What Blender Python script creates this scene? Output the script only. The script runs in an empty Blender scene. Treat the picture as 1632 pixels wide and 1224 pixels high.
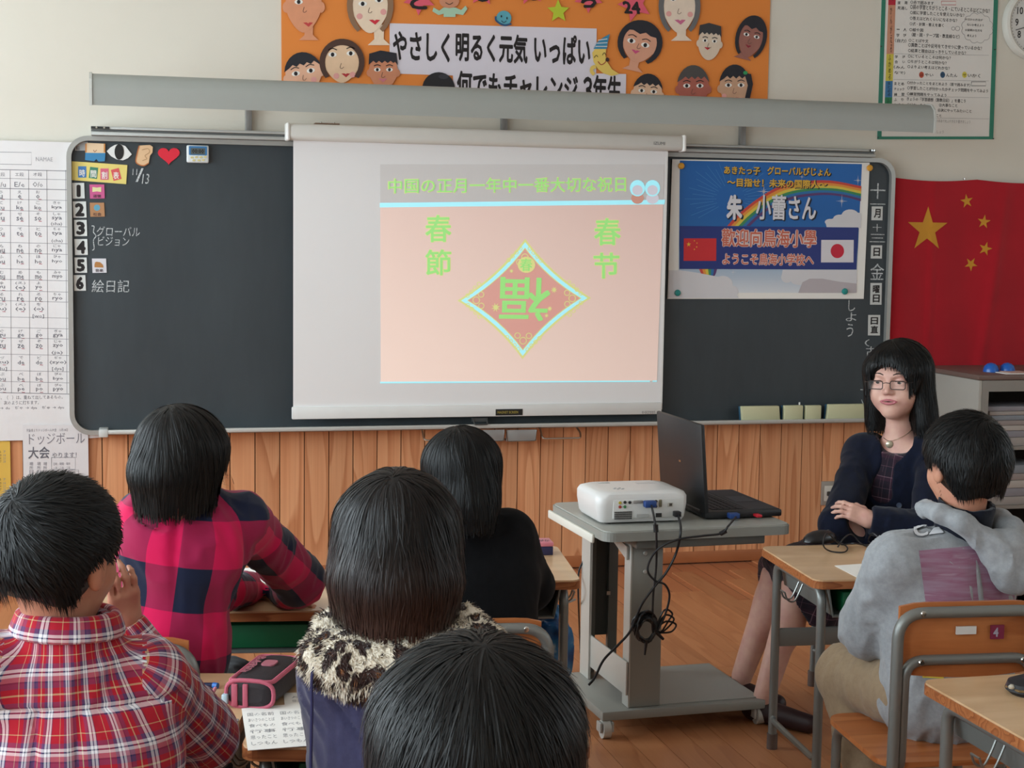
import bpy, bmesh, math, random
import numpy as np
from mathutils import Vector, Matrix
random.seed(7); RNG = np.random.default_rng(7)
S = bpy.context.scene
COL = S.collection
PI = math.pi
# ------------------------------------------------------------------ camera
F_PX, YAW, PITCH, ROLL = 2465.0, 0.243128, 0.09376, 0.013867
CAM = np.array([0.0, -6.499, 1.448])
_cy, _sy, _cp, _sp = math.cos(YAW), math.sin(YAW), math.cos(PITCH), math.sin(PITCH)
FW = np.array([_sy*_cp, _cy*_cp, -_sp]); _R0 = np.array([_cy, -_sy, 0.0]); _U0 = np.cross(_R0, FW)
RT = _R0*math.cos(ROLL) + _U0*math.sin(ROLL); UP = _U0*math.cos(ROLL) - _R0*math.sin(ROLL)
cam = bpy.data.cameras.new('camera'); camo = bpy.data.objects.new('camera', cam); COL.objects.link(camo)
cam.sensor_width = 36; cam.sensor_fit = 'HORIZONTAL'; cam.lens = 36*F_PX/1632; cam.clip_start = .05
camo.matrix_world = Matrix(((RT[0], UP[0], -FW[0], CAM[0]), (RT[1], UP[1], -FW[1], CAM[1]), (RT[2], UP[2], -FW[2], CAM[2]), (0, 0, 0, 1)))
S.camera = camo
# ------------------------------------------------------------------ light
S.view_settings.view_transform = 'Standard'; S.view_settings.look = 'None'
S.view_settings.gamma = 1; S.view_settings.use_curve_mapping = False
S.view_settings.exposure = 0.14
w = bpy.data.worlds.new('overcast_sky'); S.world = w; w.use_nodes = True
w.node_tree.nodes['Background'].inputs[0].default_value = (.80, .88, 1, 1)
w.node_tree.nodes['Background'].inputs[1].default_value = 1.0
def area(name, loc, rot, sx, sy, power, col):
    l = bpy.data.lights.new(name, 'AREA'); l.shape = 'RECTANGLE'; l.size = sx; l.size_y = sy; l.energy = power; l.color = col
    o = bpy.data.objects.new(name, l); COL.objects.link(o); o.location = loc; o.rotation_euler = rot
    return o
ROOM = dict(x0=-2.1, x1=5.2, y0=-8.6, z1=2.95)
WINDOWS = [(-1.9, -.55), (-3.9, -2.3), (-5.9, -4.3), (-7.9, -6.3)]       # y ranges of the left windows
for a, b in WINDOWS:
    area('window_daylight', (ROOM['x0']-.30, (a+b)/2, 1.75), (0, -PI/2, 0), 1.75, b-a, 96, (.80, .93, 1.0))
for a, b in ((-7.6, -5.6), (-4.6, -2.6)):
    area('corridor_daylight', (ROOM['x1']+.25, (a+b)/2, 1.95), (0, PI/2, 0), 1.0, b-a, 17, (.82, .93, 1.0))

# ------------------------------------------------------------------ picture -> place
def _ray(px, py): return FW + RT*(px-816)/F_PX - UP*(py-612)/F_PX
def PY(px, py, y):
    d = _ray(px, py); return CAM + d*(y-CAM[1])/d[1]
def PZ(px, py, z):
    d = _ray(px, py); return CAM + d*(z-CAM[2])/d[2]
def rect(x0, y0, x1, y1, y):
    """picture box -> world x0,x1,z0,z1 on the upright plane at depth y"""
    my, mx = (y0+y1)/2, (x0+x1)/2
    return PY(x0, my, y)[0], PY(x1, my, y)[0], PY(mx, y1, y)[2], PY(mx, y0, y)[2]
# ------------------------------------------------------------------ materials
def lin(c):
    if isinstance(c, str):
        c = c.lstrip('#'); c = [int(c[i:i+2], 16)/255 for i in (0, 2, 4)]
    return tuple((v/12.92 if v <= .04045 else ((v+.055)/1.055)**2.4) for v in c) + (1,)
MATS = {}
class NT:
    def __init__(s, name):
        s.m = bpy.data.materials.new(name); s.m.use_nodes = True; s.t = s.m.node_tree
        s.b = s.t.nodes['Principled BSDF']; MATS[name] = s.m
    def n(s, typ, ins=None, **kw):
        nd = s.t.nodes.new('ShaderNode'+typ)
        for k, v in kw.items(): setattr(nd, k, v)
        for k, v in (ins or {}).items(): s.set(nd.inputs[k], v)
        return nd
    def set(s, sock, v):
        if hasattr(v, 'is_output') or isinstance(v, bpy.types.NodeSocket): s.t.links.new(v, sock)
        else: sock.default_value = v
    def math(s, op, a, b=0.0, c=0.0):
        nd = s.n('Math', operation=op); s.set(nd.inputs[0], a); s.set(nd.inputs[1], b); s.set(nd.inputs[2], c); return nd.outputs[0]
    def mix(s, fac, a, b, mode='MIX'):
        nd = s.n('Mix', data_type='RGBA', blend_type=mode); s.set(nd.inputs[0], fac); s.set(nd.inputs[6], a); s.set(nd.inputs[7], b); return nd.outputs[2]
    def ramp(s, fac, stops, interp='LINEAR'):
        nd = s.n('ValToRGB'); nd.color_ramp.interpolation = interp; e = nd.color_ramp.elements
        while len(e) < len(stops): e.new(.5)
        for i, (p, c) in enumerate(stops): e[i].position = p; e[i].color = lin(c) if isinstance(c, str) else c
        s.set(nd.inputs[0], fac); return nd.outputs[0]
    def noise(s, vec=None, scale=5, detail=3, rough=.5, **k):
        nd = s.n('TexNoise', ins={'Scale': scale, 'Detail': detail, 'Roughness': rough, **k})
        if vec is not None: s.set(nd.inputs['Vector'], vec)
        return nd.outputs[0]
    def coord(s, which='Object'): return s.n('TexCoord').outputs[which]
    def mapping(s, vec, scale=(1, 1, 1), rot=(0, 0, 0), loc=(0, 0, 0)):
        nd = s.n('Mapping'); s.set(nd.inputs[0], vec); nd.inputs[1].default_value = loc; nd.inputs[2].default_value = rot; nd.inputs[3].default_value = scale; return nd.outputs[0]
    def color(s, v): s.set(s.b.inputs['Base Color'], v)
    def bump(s, h, strength=.3, dist=.002):
        nd = s.n('Bump', ins={'Strength': strength, 'Distance': dist}); s.set(nd.inputs['Height'], h); s.set(s.b.inputs['Normal'], nd.outputs[0])
    def p(s, **k):
        for a, b in k.items():
            s.b.inputs[{'rough': 'Roughness', 'metal': 'Metallic', 'spec': 'Specular IOR Level', 'sheen': 'Sheen Weight', 'coat': 'Coat Weight', 'aniso': 'Anisotropic', 'sss': 'Subsurface Weight', 'alpha': 'Alpha', 'trans': 'Transmission Weight'}[a]].default_value = b
        return s
def M(c, rough=.6, metal=0.0, spec=.5, var=.06, vscale=9, bump=0.0, bscale=120, name=None):
    """plain material with a slight procedural variation of tone; cached"""
    key = name or 'm_%s_%d_%d_%d' % (c.lstrip('#'), rough*100, metal*100, bump*100)
    if key in MATS: return MATS[key]
    t = NT(key); base = lin(c)
    if var:
        n = t.noise(t.coord(), vscale, 3)
        f = t.math('MULTIPLY_ADD', n, var*2, 1-var)
        mx = t.n('Mix', data_type='RGBA', blend_type='MULTIPLY', ins={0: 1.0}); mx.inputs[6].default_value = base
        cb = t.n('CombineColor'); [t.set(cb.inputs[i], f) for i in range(3)]
        t.set(mx.inputs[7], cb.outputs[0]); t.color(mx.outputs[2])
    else: t.color(base)
    t.p(rough=rough, metal=metal, spec=spec)
    if bump: t.bump(t.noise(t.coord(), bscale, 3), bump)
    return t.m
# ------------------------------------------------------------------ mesh building
class MB:
    def __init__(s): s.v = []; s.f = []; s.mi = []; s.m = []; s.n = 0; s.attr = {}; s.sm = []
    def add(s, v, f, mat, smooth=False):
        v = np.asarray(v, float).reshape(-1, 3)
        if mat not in s.m: s.m.append(mat)
        k = s.m.index(mat); s.v.append(v)
        s.f += [tuple(int(i)+s.n for i in q) for q in f] if s.n else [tuple(int(i) for i in q) for q in f]
        s.mi += [k]*len(f); s.sm += [smooth]*len(f); s.n += len(v); return s
    def box(s, x0, x1, y0, y1, z0, z1, mat, r=0, M4=None, seg=2):
        if r <= 0:
            v = np.array([(x, y, z) for x in (x0, x1) for y in (y0, y1) for z in (z0, z1)])
            f = [(0, 1, 3, 2), (4, 6, 7, 5), (0, 4, 5, 1), (2, 3, 7, 6), (0, 2, 6, 4), (1, 5, 7, 3)]
            if M4 is not None: v = xf(M4, v)
            return s.add(v, f, mat)
        bm = bmesh.new(); bmesh.ops.create_cube(bm, size=1)
        for q in bm.verts: q.co = Vector(((x0+x1)/2+q.co.x*(x1-x0), (y0+y1)/2+q.co.y*(y1-y0), (z0+z1)/2+q.co.z*(z1-z0)))
        bmesh.ops.bevel(bm, geom=list(bm.edges), offset=r, segments=seg, profile=.5, affect='EDGES')
        v = np.array([q.co[:] for q in bm.verts]); bm.verts.index_update(); f = [[q.index for q in fc.verts] for fc in bm.faces]; bm.free()
        if M4 is not None: v = xf(M4, v)
        return s.add(v, f, mat, True)
    def tube(s, pts, r, mat, n=10, closed=False, caps=True):
        v, f = tube(pts, r, n, closed, caps); return s.add(v, f, mat, True)
    def cyl(s, a, b, r, mat, n=20, r2=None): return s.tube([a, b], [r, r if r2 is None else r2], mat, n)
    def prism(s, poly, y0, y1, mat, smooth=False):
        """poly: (x,z) outline, counter-clockwise seen from -y; extruded from y0 (front) to y1 (back)"""
        n = len(poly); v = [(x, y0, z) for x, z in poly] + [(x, y1, z) for x, z in poly]
        f = [tuple(range(n)), tuple(range(2*n-1, n-1, -1))] + [(i, i+n, (i+1) % n+n, (i+1) % n) for i in range(n)]
        return s.add(v, f, mat, smooth)
    def plate(s, poly, z0, z1, mat):
        n = len(poly); v = [(x, y, z0) for x, y in poly] + [(x, y, z1) for x, y in poly]
        f = [tuple(range(n-1, -1, -1)), tuple(range(n, 2*n))] + [(i, (i+1) % n, (i+1) % n+n, i+n) for i in range(n)]
        return s.add(v, f, mat)
    def lathe(s, prof, mat, n=24, M4=None):
        """prof: (r,z) from bottom to top"""
        v = [(r*math.cos(2*PI*j/n), r*math.sin(2*PI*j/n), z) for r, z in prof for j in range(n)]
        f = [(i*n+j, i*n+(j+1) % n, (i+1)*n+(j+1) % n, (i+1)*n+j) for i in range(len(prof)-1) for j in range(n)]
        f += [tuple(range(n-1, -1, -1)), tuple((len(prof)-1)*n+j for j in range(n))]
        v = np.array(v)
        if M4 is not None: v = xf(M4, v)
        return s.add(v, f, mat, True)
    def rbox(s, rc, y0, y1, mat, r=0): return s.box(rc[0], rc[1], y0, y1, rc[2], rc[3], mat, r)
    def xform(s, M4): s.v = [xf(M4, v) for v in s.v]; return s
    def mesh(s, name, off=(0, 0, 0)):
        me = bpy.data.meshes.new(name); v = np.concatenate(s.v) - np.asarray(off)
        me.from_pydata(v.tolist(), [], s.f)
        for m in s.m: me.materials.append(m)
        me.polygons.foreach_set('material_index', s.mi); me.polygons.foreach_set('use_smooth', s.sm)
        for k, a in s.attr.items():
            a = np.asarray(a, np.float32)
            if a.ndim == 2: at = me.attributes.new(k, 'FLOAT_VECTOR', 'POINT'); at.data.foreach_set('vector', a.ravel())
            else: at = me.attributes.new(k, 'FLOAT', 'POINT'); at.data.foreach_set('value', a)
        if getattr(s, 'corner', None) is not None: at = me.attributes.new('cuv', 'FLOAT_VECTOR', 'CORNER'); at.data.foreach_set('vector', np.asarray(s.corner, np.float32).ravel())
        me.update()
        if any(s.sm) and len(s.f) < 60000:
            try: me.set_sharp_from_angle(angle=math.radians(42))
            except Exception: pass
        return me
def xf(M4, v):
    M4 = np.array(M4); return v @ M4[:3, :3].T + M4[:3, 3]
def rotz(a, loc=(0, 0, 0)):
    c, s_ = math.cos(a), math.sin(a); return np.array([[c, -s_, 0, loc[0]], [s_, c, 0, loc[1]], [0, 0, 1, loc[2]], [0, 0, 0, 1.]])
def eul(rx, ry, rz, loc=(0, 0, 0)):
    m = np.array(Matrix.Translation(loc) @ Matrix.Rotation(rz, 4, 'Z') @ Matrix.Rotation(ry, 4, 'Y') @ Matrix.Rotation(rx, 4, 'X')); return m
def tube(pts, r, n=10, closed=False, caps=True):
    P = np.array(pts, float); k = len(P); R = np.full(k, r, float) if np.isscalar(r) else np.array(r, float)
    T = np.zeros_like(P)
    for i in range(k):
        a = P[(i-1) % k] if (closed or i > 0) else P[i]; b = P[(i+1) % k] if (closed or i < k-1) else P[i]
        T[i] = (b-a)/(np.linalg.norm(b-a)+1e-12)
    ref = np.array([0, 0, 1.]) if abs(T[0][2]) < .9 else np.array([1., 0, 0])
    N = ref - T[0]*(ref@T[0]); N /= np.linalg.norm(N); v = []
    for i in range(k):
        N = N - T[i]*(N@T[i]); N /= np.linalg.norm(N)+1e-12; B = np.cross(T[i], N)
        for j in range(n):
            a = 2*PI*j/n; v.append(P[i] + R[i]*(math.cos(a)*N + math.sin(a)*B))
    f = []; m = k if closed else k-1
    for i in range(m):
        for j in range(n):
            a, b = i*n+j, i*n+(j+1) % n; c, d = ((i+1) % k)*n+(j+1) % n, ((i+1) % k)*n+j; f.append((a, b, c, d))
    if caps and not closed: f += [tuple(range(n-1, -1, -1)), tuple((k-1)*n+j for j in range(n))]
    return np.array(v), f
def curve(pts, n=8):
    """Catmull-Rom through pts"""
    P = [np.array(p, float) for p in pts]; P = [2*P[0]-P[1]] + P + [2*P[-1]-P[-2]]; o = []
    for i in range(1, len(P)-2):
        for t in np.linspace(0, 1, n, endpoint=False):
            a, b, c, d = P[i-1:i+3]; o.append(.5*((2*b)+(c-a)*t+(2*a-5*b+4*c-d)*t*t+(3*b-a-3*c+d)*t**3))
    o.append(P[-2]); return np.array(o)
def fillet(pts, r, n=5):
    """polyline with rounded corners"""
    P = [np.array(p, float) for p in pts]; o = [P[0]]
    for i in range(1, len(P)-1):
        a, b = P[i-1]-P[i], P[i+1]-P[i]; la, lb = np.linalg.norm(a), np.linalg.norm(b); q = min(r, la*.49, lb*.49)
        s0, s1 = P[i]+a/la*q, P[i]+b/lb*q
        for t in np.linspace(0, 1, n+1): o.append((1-t)**2*s0+2*t*(1-t)*P[i]+t*t*s1)
    o.append(P[-1]); return np.array(o)
def rrect(x0, x1, y0, y1, r, n=4):
    o = []
    for cx, cy, a in ((x1-r, y0+r, -PI/2), (x1-r, y1-r, 0), (x0+r, y1-r, PI/2), (x0+r, y0+r, PI)):
        for i in range(n+1): t = a+PI/2*i/n; o.append((cx+r*math.cos(t), cy+r*math.sin(t)))
    return o
def link(name, me, parent=None, kind=None, label=None, cat=None, group=None, loc=None):
    o = bpy.data.objects.new(name, me); COL.objects.link(o)
    if parent is not None: o.parent = parent
    if loc is not None: o.location = loc
    for k, v in (('kind', kind), ('label', label), ('category', cat), ('group', group)):
        if v: o[k] = v
    return o
class Thing:
    """Empty at loc that parents its parts. Part meshes are given in world coordinates (local=False) or in the thing's own."""
    def __init__(s, name, label, cat, loc, group=None, rz=0, local=False, kind=None):
        s.r = bpy.data.objects.new(name, None); COL.objects.link(s.r); s.r.location = loc; s.r.rotation_euler = (0, 0, rz); s.r.empty_display_size = .1
        s.off = np.zeros(3) if local else np.array(loc, float)
        if kind: s.r['kind'] = kind
        else: s.r['label'] = label; s.r['category'] = cat
        if group: s.r['group'] = group
    def part(s, name, mb, parent=None, label=None, kind=None):
        return link(name, mb.mesh(name, s.off), parent or s.r, kind=kind, label=label)
def single(name, mb, label, cat, group=None, kind=None):
    v = np.concatenate(mb.v); c = (v.min(0)+v.max(0))/2; c[2] = v[:, 2].min()
    return link(name, mb.mesh(name, c), None, kind, label if not kind or kind == 'stuff' else None, cat if not kind or kind == 'stuff' else None, group, c)
def copy_tree(o, parent=None):
    c = o.copy(); COL.objects.link(c)
    if parent: c.parent = parent
    for ch in [x for x in bpy.data.objects if x.parent == o]: copy_tree(ch, c)
    return c
# ------------------------------------------------------------------ lettering
_TC = {}
def glyphs(s, bold=0.0, res=2, spacing=1.0):
    key = (s, bold, res, spacing)
    if key in _TC: return _TC[key]
    c = bpy.data.curves.new('t', 'FONT'); c.body = s; c.size = 1; c.offset = 0; c.resolution_u = res; c.space_character = spacing; c.space_line = 1.05
    o = bpy.data.objects.new('t', c); COL.objects.link(o); dg = bpy.context.evaluated_depsgraph_get(); dg.update()
    me = bpy.data.meshes.new_from_object(o.evaluated_get(dg)); v = np.array([q.co[:] for q in me.vertices]).reshape(-1, 3); f = [tuple(p.vertices) for p in me.polygons]
    bpy.data.objects.remove(o); bpy.data.curves.remove(c); bpy.data.meshes.remove(me)
    if bold > .005 and len(v):      # heavier strokes: the outline repeated a hair's breadth around itself
        d = bold; sh = [(0, 0), (d, 0), (-d, 0), (0, d), (0, -d), (d*.7, d*.7), (-d*.7, d*.7), (d*.7, -d*.7), (-d*.7, -d*.7)]; n = len(v)
        if bold < .03: sh = sh[:1]+sh[5:]
        f = [tuple(i+k*n for i in q) for k in range(len(sh)) for q in f]; v = np.concatenate([v*[1, 1, 0]+[a, b, k] for k, (a, b) in enumerate(sh)])
    _TC[key] = (v, f); return v, f
def text_in(mb, s, x0, x1, z0, z1, y, mat, bold=0.0, res=2, rot=0, shear=0.0, spacing=1.0):
    """lettering fitted to a box on an upright plane at depth y; rot in radians turns the glyphs about their centre first"""
    v, f = glyphs(s, bold, res, spacing)
    if not len(v): return
    a = v[:, :2].copy()
    if rot: c, s_ = math.cos(rot), math.sin(rot); a = a @ np.array([[c, s_], [-s_, c]])
    a[:, 0] += shear*a[:, 1]
    mn, mx = a.min(0), a.max(0); a = (a-mn)/np.maximum(mx-mn, 1e-6)
    mb.add(np.stack([x0+a[:, 0]*(x1-x0), y-v[:, 2]*4e-5, z0+a[:, 1]*(z1-z0)], 1), f, mat)
def T(mb, s, box, y, mat, **k):
    r = rect(*box, y); text_in(mb, s, r[0], r[1], r[2], r[3], y, mat, **k)
def TV(mb, s, box, y, mat, **k):
    """vertical writing: one character per cell, top to bottom"""
    x0, y0, x1, y1 = box; h = (y1-y0)/len(s)
    for i, ch in enumerate(s):
        if ch.strip(): T(mb, ch, (x0, y0+h*(i+.07), x1, y0+h*(i+.93)), y, mat, **k)
def poly_px(pts, y): return [(p[0], p[2]) for p in (PY(a, b, y) for a, b in pts)]
def disc(cx, cz, rx, rz, n=20, a0=0): return [(cx+rx*math.cos(a0+2*PI*i/n), cz+rz*math.sin(a0+2*PI*i/n)) for i in range(n)]
def star(cx, cz, r, a0=PI/2, inner=.382, n=5):
    return [(cx+(r if i % 2 == 0 else r*inner)*math.cos(a0+PI*i/n), cz+(r if i % 2 == 0 else r*inner)*math.sin(a0+PI*i/n)) for i in range(2*n)]
def ellip_px(x, y, rx, ry, depth, n=18):
    """ellipse given in picture pixels -> world outline (ccw seen from the front)"""
    return poly_px([(x+rx*math.cos(2*PI*i/n), y-ry*math.sin(2*PI*i/n)) for i in range(n)], depth)
# ================================================================== materials used widely
def mat_sugi(name, base, dark, light, axis='Z', gs=1.0, rough=.45, bands=12):
    """planed softwood: stretched growth rings with cathedral figure, offset per object"""
    t = NT(name); oi = t.n('ObjectInfo').outputs['Random']; co = t.coord()
    sc = {'Z': (1, 1, .085), 'Y': (1, .13, 1), 'X': (.13, 1, 1)}[axis]
    v = t.mapping(co, sc); off = t.n('CombineXYZ', ins={0: t.math('MULTIPLY', oi, 37.0), 1: t.math('MULTIPLY', oi, 11.0), 2: t.math('MULTIPLY', oi, 23.0)}).outputs[0]
    va = t.n('VectorMath', operation='ADD'); t.set(va.inputs[0], v); t.set(va.inputs[1], off); v = va.outputs[0]
    n1 = t.noise(v, 5.5*gs, 2, .35)
    ring = t.math('FRACT', t.math('MULTIPLY', n1, bands))
    fine = t.noise(t.mapping(v, (6, 6, 1) if axis == 'Z' else (6, 1, 6) if axis == 'Y' else (1, 6, 6)), 22*gs, 3)
    c = t.ramp(ring, [(0, light), (.6, base), (.92, dark), (1, light)])
    c = t.mix(.35, c, t.ramp(fine, [(.3, dark), (.6, base), (.8, light)]))
    hv = t.n('HueSaturation'); t.set(hv.inputs['Value'], t.math('MULTIPLY_ADD', oi, .22, .89)); t.set(hv.inputs['Color'], c); hv.inputs['Saturation'].default_value = 1
    t.color(hv.outputs[0]); t.p(rough=rough, spec=.35); t.bump(ring, .12, .001); return t.m
SUGI = mat_sugi('sugi_board', '#D6966A', '#B9774E', '#DEA478', bands=12, rough=.5)
FLOORW = mat_sugi('floor_board', '#B97B52', '#AB6D47', '#BF8259', axis='Y', gs=1.6, rough=.36, bands=5)
BASEW = M('#AA673E', .45, var=.12)
WALLP = M('#D9D3C6', .85, var=.015, bump=.08, bscale=90, name='wall_paint')
CEIL = M('#DAD8D0', .9, name='ceiling_board')
ALU = M('#A9A9A5', .42, .55, var=.03); ALU2 = M('#BDBDB8', .45, .35, var=.03)
STEEL = M('#7D7F7C', .38, .45, var=.05, name='grey_tube'); CHROME = M('#C8C8C4', .18, 1.0, var=0)
WHITEP = M('#E6E4DF', .5, var=.02); PAPER = M('#E2DED8', .8, var=.02); PAPERB = M('#EDEAE4', .8, var=.02)
BLACKI = M('#16181A', .6, var=0); GREYI = M('#8D8C8A', .7, var=0); REDI = M('#C04A40', .7, var=0)
def GLASS(name):
    t = NT(name); t.b.inputs['Base Color'].default_value = (.9, .97, .95, 1); t.p(rough=.02, alpha=.12, spec=.5); return t.m
# ================================================================== room shell
x0, x1, y0, z1 = ROOM['x0'], ROOM['x1'], ROOM['y0'], ROOM['z1']
def struct(name, mb, parent=None):
    v = np.concatenate(mb.v); c = (v.min(0)+v.max(0))/2; c[2] = v[:, 2].min()
    return link(name, mb.mesh(name, c if parent is None else np.array(parent.location)), parent, None if parent is not None else 'structure', loc=c if parent is None else None)
def plain_planks():
    t = NT('floor_far'); br = t.n('TexBrick', offset=.37, ins={'Scale': 1.0, 'Mortar Size': .002, 'Brick Width': .9, 'Row Height': .09, 'Bias': 0.0})
    t.set(br.inputs[0], t.mapping(t.coord(), rot=(0, 0, PI/2))); br.inputs['Color1'].default_value = lin('#C07C53'); br.inputs['Color2'].default_value = lin('#AF6C47'); br.inputs['Mortar'].default_value = lin('#6E3C22')
    t.color(br.outputs[0]); t.p(rough=.4); return t.m
floor = struct('floor', MB().box(x0-.2, x1+.2, y0-.2, .2, -.06, -.006, plain_planks()))
shared = {}
PW, PL = .09, .92
def plank_mesh(key, w, l, h, mat, along):
    if key in shared: return shared[key]
    mb = MB(); g = .0008; a, b = w/2-g, l/2-g
    if along == 'Y': mb.box(-a, a, -b, b, -h, 0, mat)
    else: mb.box(-a+.0012, a-.0012, -.0125, -.004, -b, b, mat)
    shared[key] = mb.mesh('plank'); return shared[key]
fl = np.array(floor.location); i = 0
for c in range(53):
    xx = -1.12+PW*(c+.5); yy = -(RNG.integers(0, 5)/5*PL)
    while yy > -4.55:
        a = min(0, yy); b = yy-PL
        if b < 0 and a-b > .05:
            L = round(a-b, 2); o = link('plank', plank_mesh(('f', L), PW, a-b, .012, FLOORW, 'Y'), floor, loc=Vector((xx, (a+b)/2, 0.0))-Vector(fl)); i += 1
        yy -= PL
for nm, bx in (('ceiling', (x0, x1, y0, 0, z1, z1+.06)), ('wall_back', (x0, x1, y0-.1, y0, 0, z1))):
    struct(nm, MB().box(*bx, CEIL if nm == 'ceiling' else WALLP))
wallf = struct('wall_front', MB().box(x0, x1, 0, .12, 0, z1, WALLP))
def wall_side(name, x, xo, wins, za, zb):
    mb = MB(); ys = sorted([y0, 0]+[v for q in wins for v in q]); a, b = min(x, xo), max(x, xo)
    mb.box(a, b, y0, 0, 0, za, WALLP); mb.box(a, b, y0, 0, zb, z1, WALLP)
    for k in range(0, len(ys)-1, 2): mb.box(a, b, ys[k], ys[k+1], za, zb, WALLP)
    struct(name, mb)
wall_side('wall_left', x0, x0-.12, WINDOWS, .85, 2.65)
CW = [(-7.6, -5.6), (-4.6, -2.6)]
wall_side('wall_right', x1, x1+.12, CW, 1.45, 2.45)
FRM = M('#C9CBCB', .4, .3); GP = GLASS('pane_glass')
def window(n, x, a, b, za, zb):
    r = bpy.data.objects.new('window_%d' % n, None); COL.objects.link(r); r['kind'] = 'structure'; r.location = (x, (a+b)/2, za)
    mb = MB(); off = np.array(r.location); t = .04; m = (a+b)/2
    for bx in ((a, a+t, za, zb), (b-t, b, za, zb), (a, b, za, za+t), (a, b, zb-t, zb), (m-t/2, m+t/2, za, zb)): mb.box(x-.03, x+.03, *bx, FRM)
    link('window_frame', mb.mesh('window_frame', off), r)
    for p, q in ((a+t, m-t/2), (m+t/2, b-t)): link('window_pane', MB().box(x-.003, x+.003, p, q, za+t, zb-t, GP).mesh('window_pane', off), r)
for k, (a, b) in enumerate(WINDOWS): window(k+1, x0-.06, a, b, .85, 2.65)
for k, (a, b) in enumerate(CW): window(k+5, x1+.06, a, b, 1.45, 2.45)
# wainscot of vertical boards, each its own piece
xa, xb = PY(485, 790, -.012)[0], PY(967.5, 790, -.012)[0]; pw = (xb-xa)/13
link('panel_backing', MB().box(x0, x1, -.0035, -.0002, .05, .69, M('#4A2A18', .9)).mesh('panel_backing', np.array(wallf.location)), wallf)
k0 = math.floor((x0-xa)/pw); wl = np.array(wallf.location)
for k in range(k0, int((x1-xa)/pw)+1):
    a, b = max(x0, xa+k*pw), min(x1, xa+(k+1)*pw)
    if b-a < .02: continue
    me = plank_mesh(('w', round(b-a, 3)), b-a, .645, .012, SUGI, 'Z'); link('plank', me, wallf, loc=Vector(((a+b)/2, 0, .05+.3225))-Vector(wl))
struct('baseboard_front', MB().box(x0, x1, -.016, 0, 0, .052, BASEW, .003))
struct('baseboard_left', MB().box(x0, x0+.016, y0, -.017, 0, .052, BASEW)); struct('baseboard_right', MB().box(x1-.016, x1, y0, -.017, 0, .052, BASEW))
struct('trim_1', MB().box(x0, x1, -.022, 0, .695, .712, BASEW, .003))
# ================================================================== blackboard
def ring(mb, outer, inner, ya, yb, mat):
    n = len(outer); v = [(x, ya, z) for x, z in outer]+[(x, ya, z) for x, z in inner]+[(x, yb, z) for x, z in outer]+[(x, yb, z) for x, z in inner]; f = []
    for i in range(n):
        j = (i+1) % n; f += [(i, j, n+j, n+i), (i+2*n, i+3*n, j+3*n, j+2*n), (i, i+2*n, j+2*n, j), (n+i, n+j, 3*n+j, 3*n+i)]
    return mb.add(v, f, mat, True)
bx0, bx1 = PY(107.5, 400, -.065)[0], PY(1427, 289, -.065)[0]; bz1 = PY(450, 225, -.065)[2]; bz0 = PY(400, 689.5, -.066)[2]
t = NT('chalkboard'); n = t.noise(t.mapping(t.coord(), (1, 1, .4)), 2.2, 5, .6); n2 = t.noise(t.mapping(t.coord(), (6, 1, 1.2), rot=(0, .5, 0)), 5, 4)
t.color(t.mix(t.math('MULTIPLY', n2, .35), t.ramp(n, [(.3, '#2A3136'), (.7, '#373F44')]), lin('#454D50'))); t.p(rough=.5, spec=.45); BOARD = t.m
bb = Thing('blackboard', 'long dark green blackboard in a grey round-cornered frame on the front wall', 'blackboard', ((bx0+bx1)/2, -.03, bz0))
bb.part('board_surface', MB().prism(rrect(bx0+.01, bx1-.01, bz0+.01, bz1-.01, .075, 6), -.042, -.002, BOARD))
bb.part('frame', ring(MB(), rrect(bx0, bx1, bz0, bz1, .085, 8), rrect(bx0+.019, bx1-.019, bz0+.019, bz1-.019, .068, 8), -.066, -.02, ALU))
tz = PY(400, 688.5, -.14)[2]; ta, tb = PY(165, 688, -.14)[0], PY(1396, 672, -.14)[0]
tr = bb.part('chalk_tray', MB().box(ta, tb, -.142, -.064, tz, tz+.008, ALU2, .003).box(ta, tb, -.144, -.138, tz, tz+.017, ALU2, .0025))
for a in (ta, tb): bb.part('tray_bracket', MB().box(a-.018, a+.018, -.146, -.062, tz-.012, tz+.02, M('#C4C6C3', .3), .004), tr)
# rail above
ra, rb = PY(145, 205, -.09)[0], PY(1396, 242, -.09)[0]; rz = PY(145, 200.5, -.09)[2]
rl = Thing('picture_rail', 'grey metal double-groove rail along the top of the blackboard', 'rail', ((ra+rb)/2, -.05, rz-.045))
rl.part('rail_channel', MB().box(ra, rb, -.09, 0, rz-.012, rz, ALU, .002).box(ra, rb, -.075, 0, rz-.022, rz-.013, M('#6F706E', .5, .3)).box(ra, rb, -.09, 0, rz-.036, rz-.021, ALU, .002))
for a, b in ((ra, ra+.07), (rb-.03, rb-.005)):
    k = rl.part('end_clip', MB().box(a, b, -.094, -.06, rz-.011, rz-.002, M('#2C2D2C', .4)))
    for q in (.3, .72): rl.part('screw', MB().lathe([(.0045, 0), (.004, .003)], CHROME, 10, eul(PI/2, 0, 0, (a+(b-a)*q, -.094, rz-.006))), k)
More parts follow.
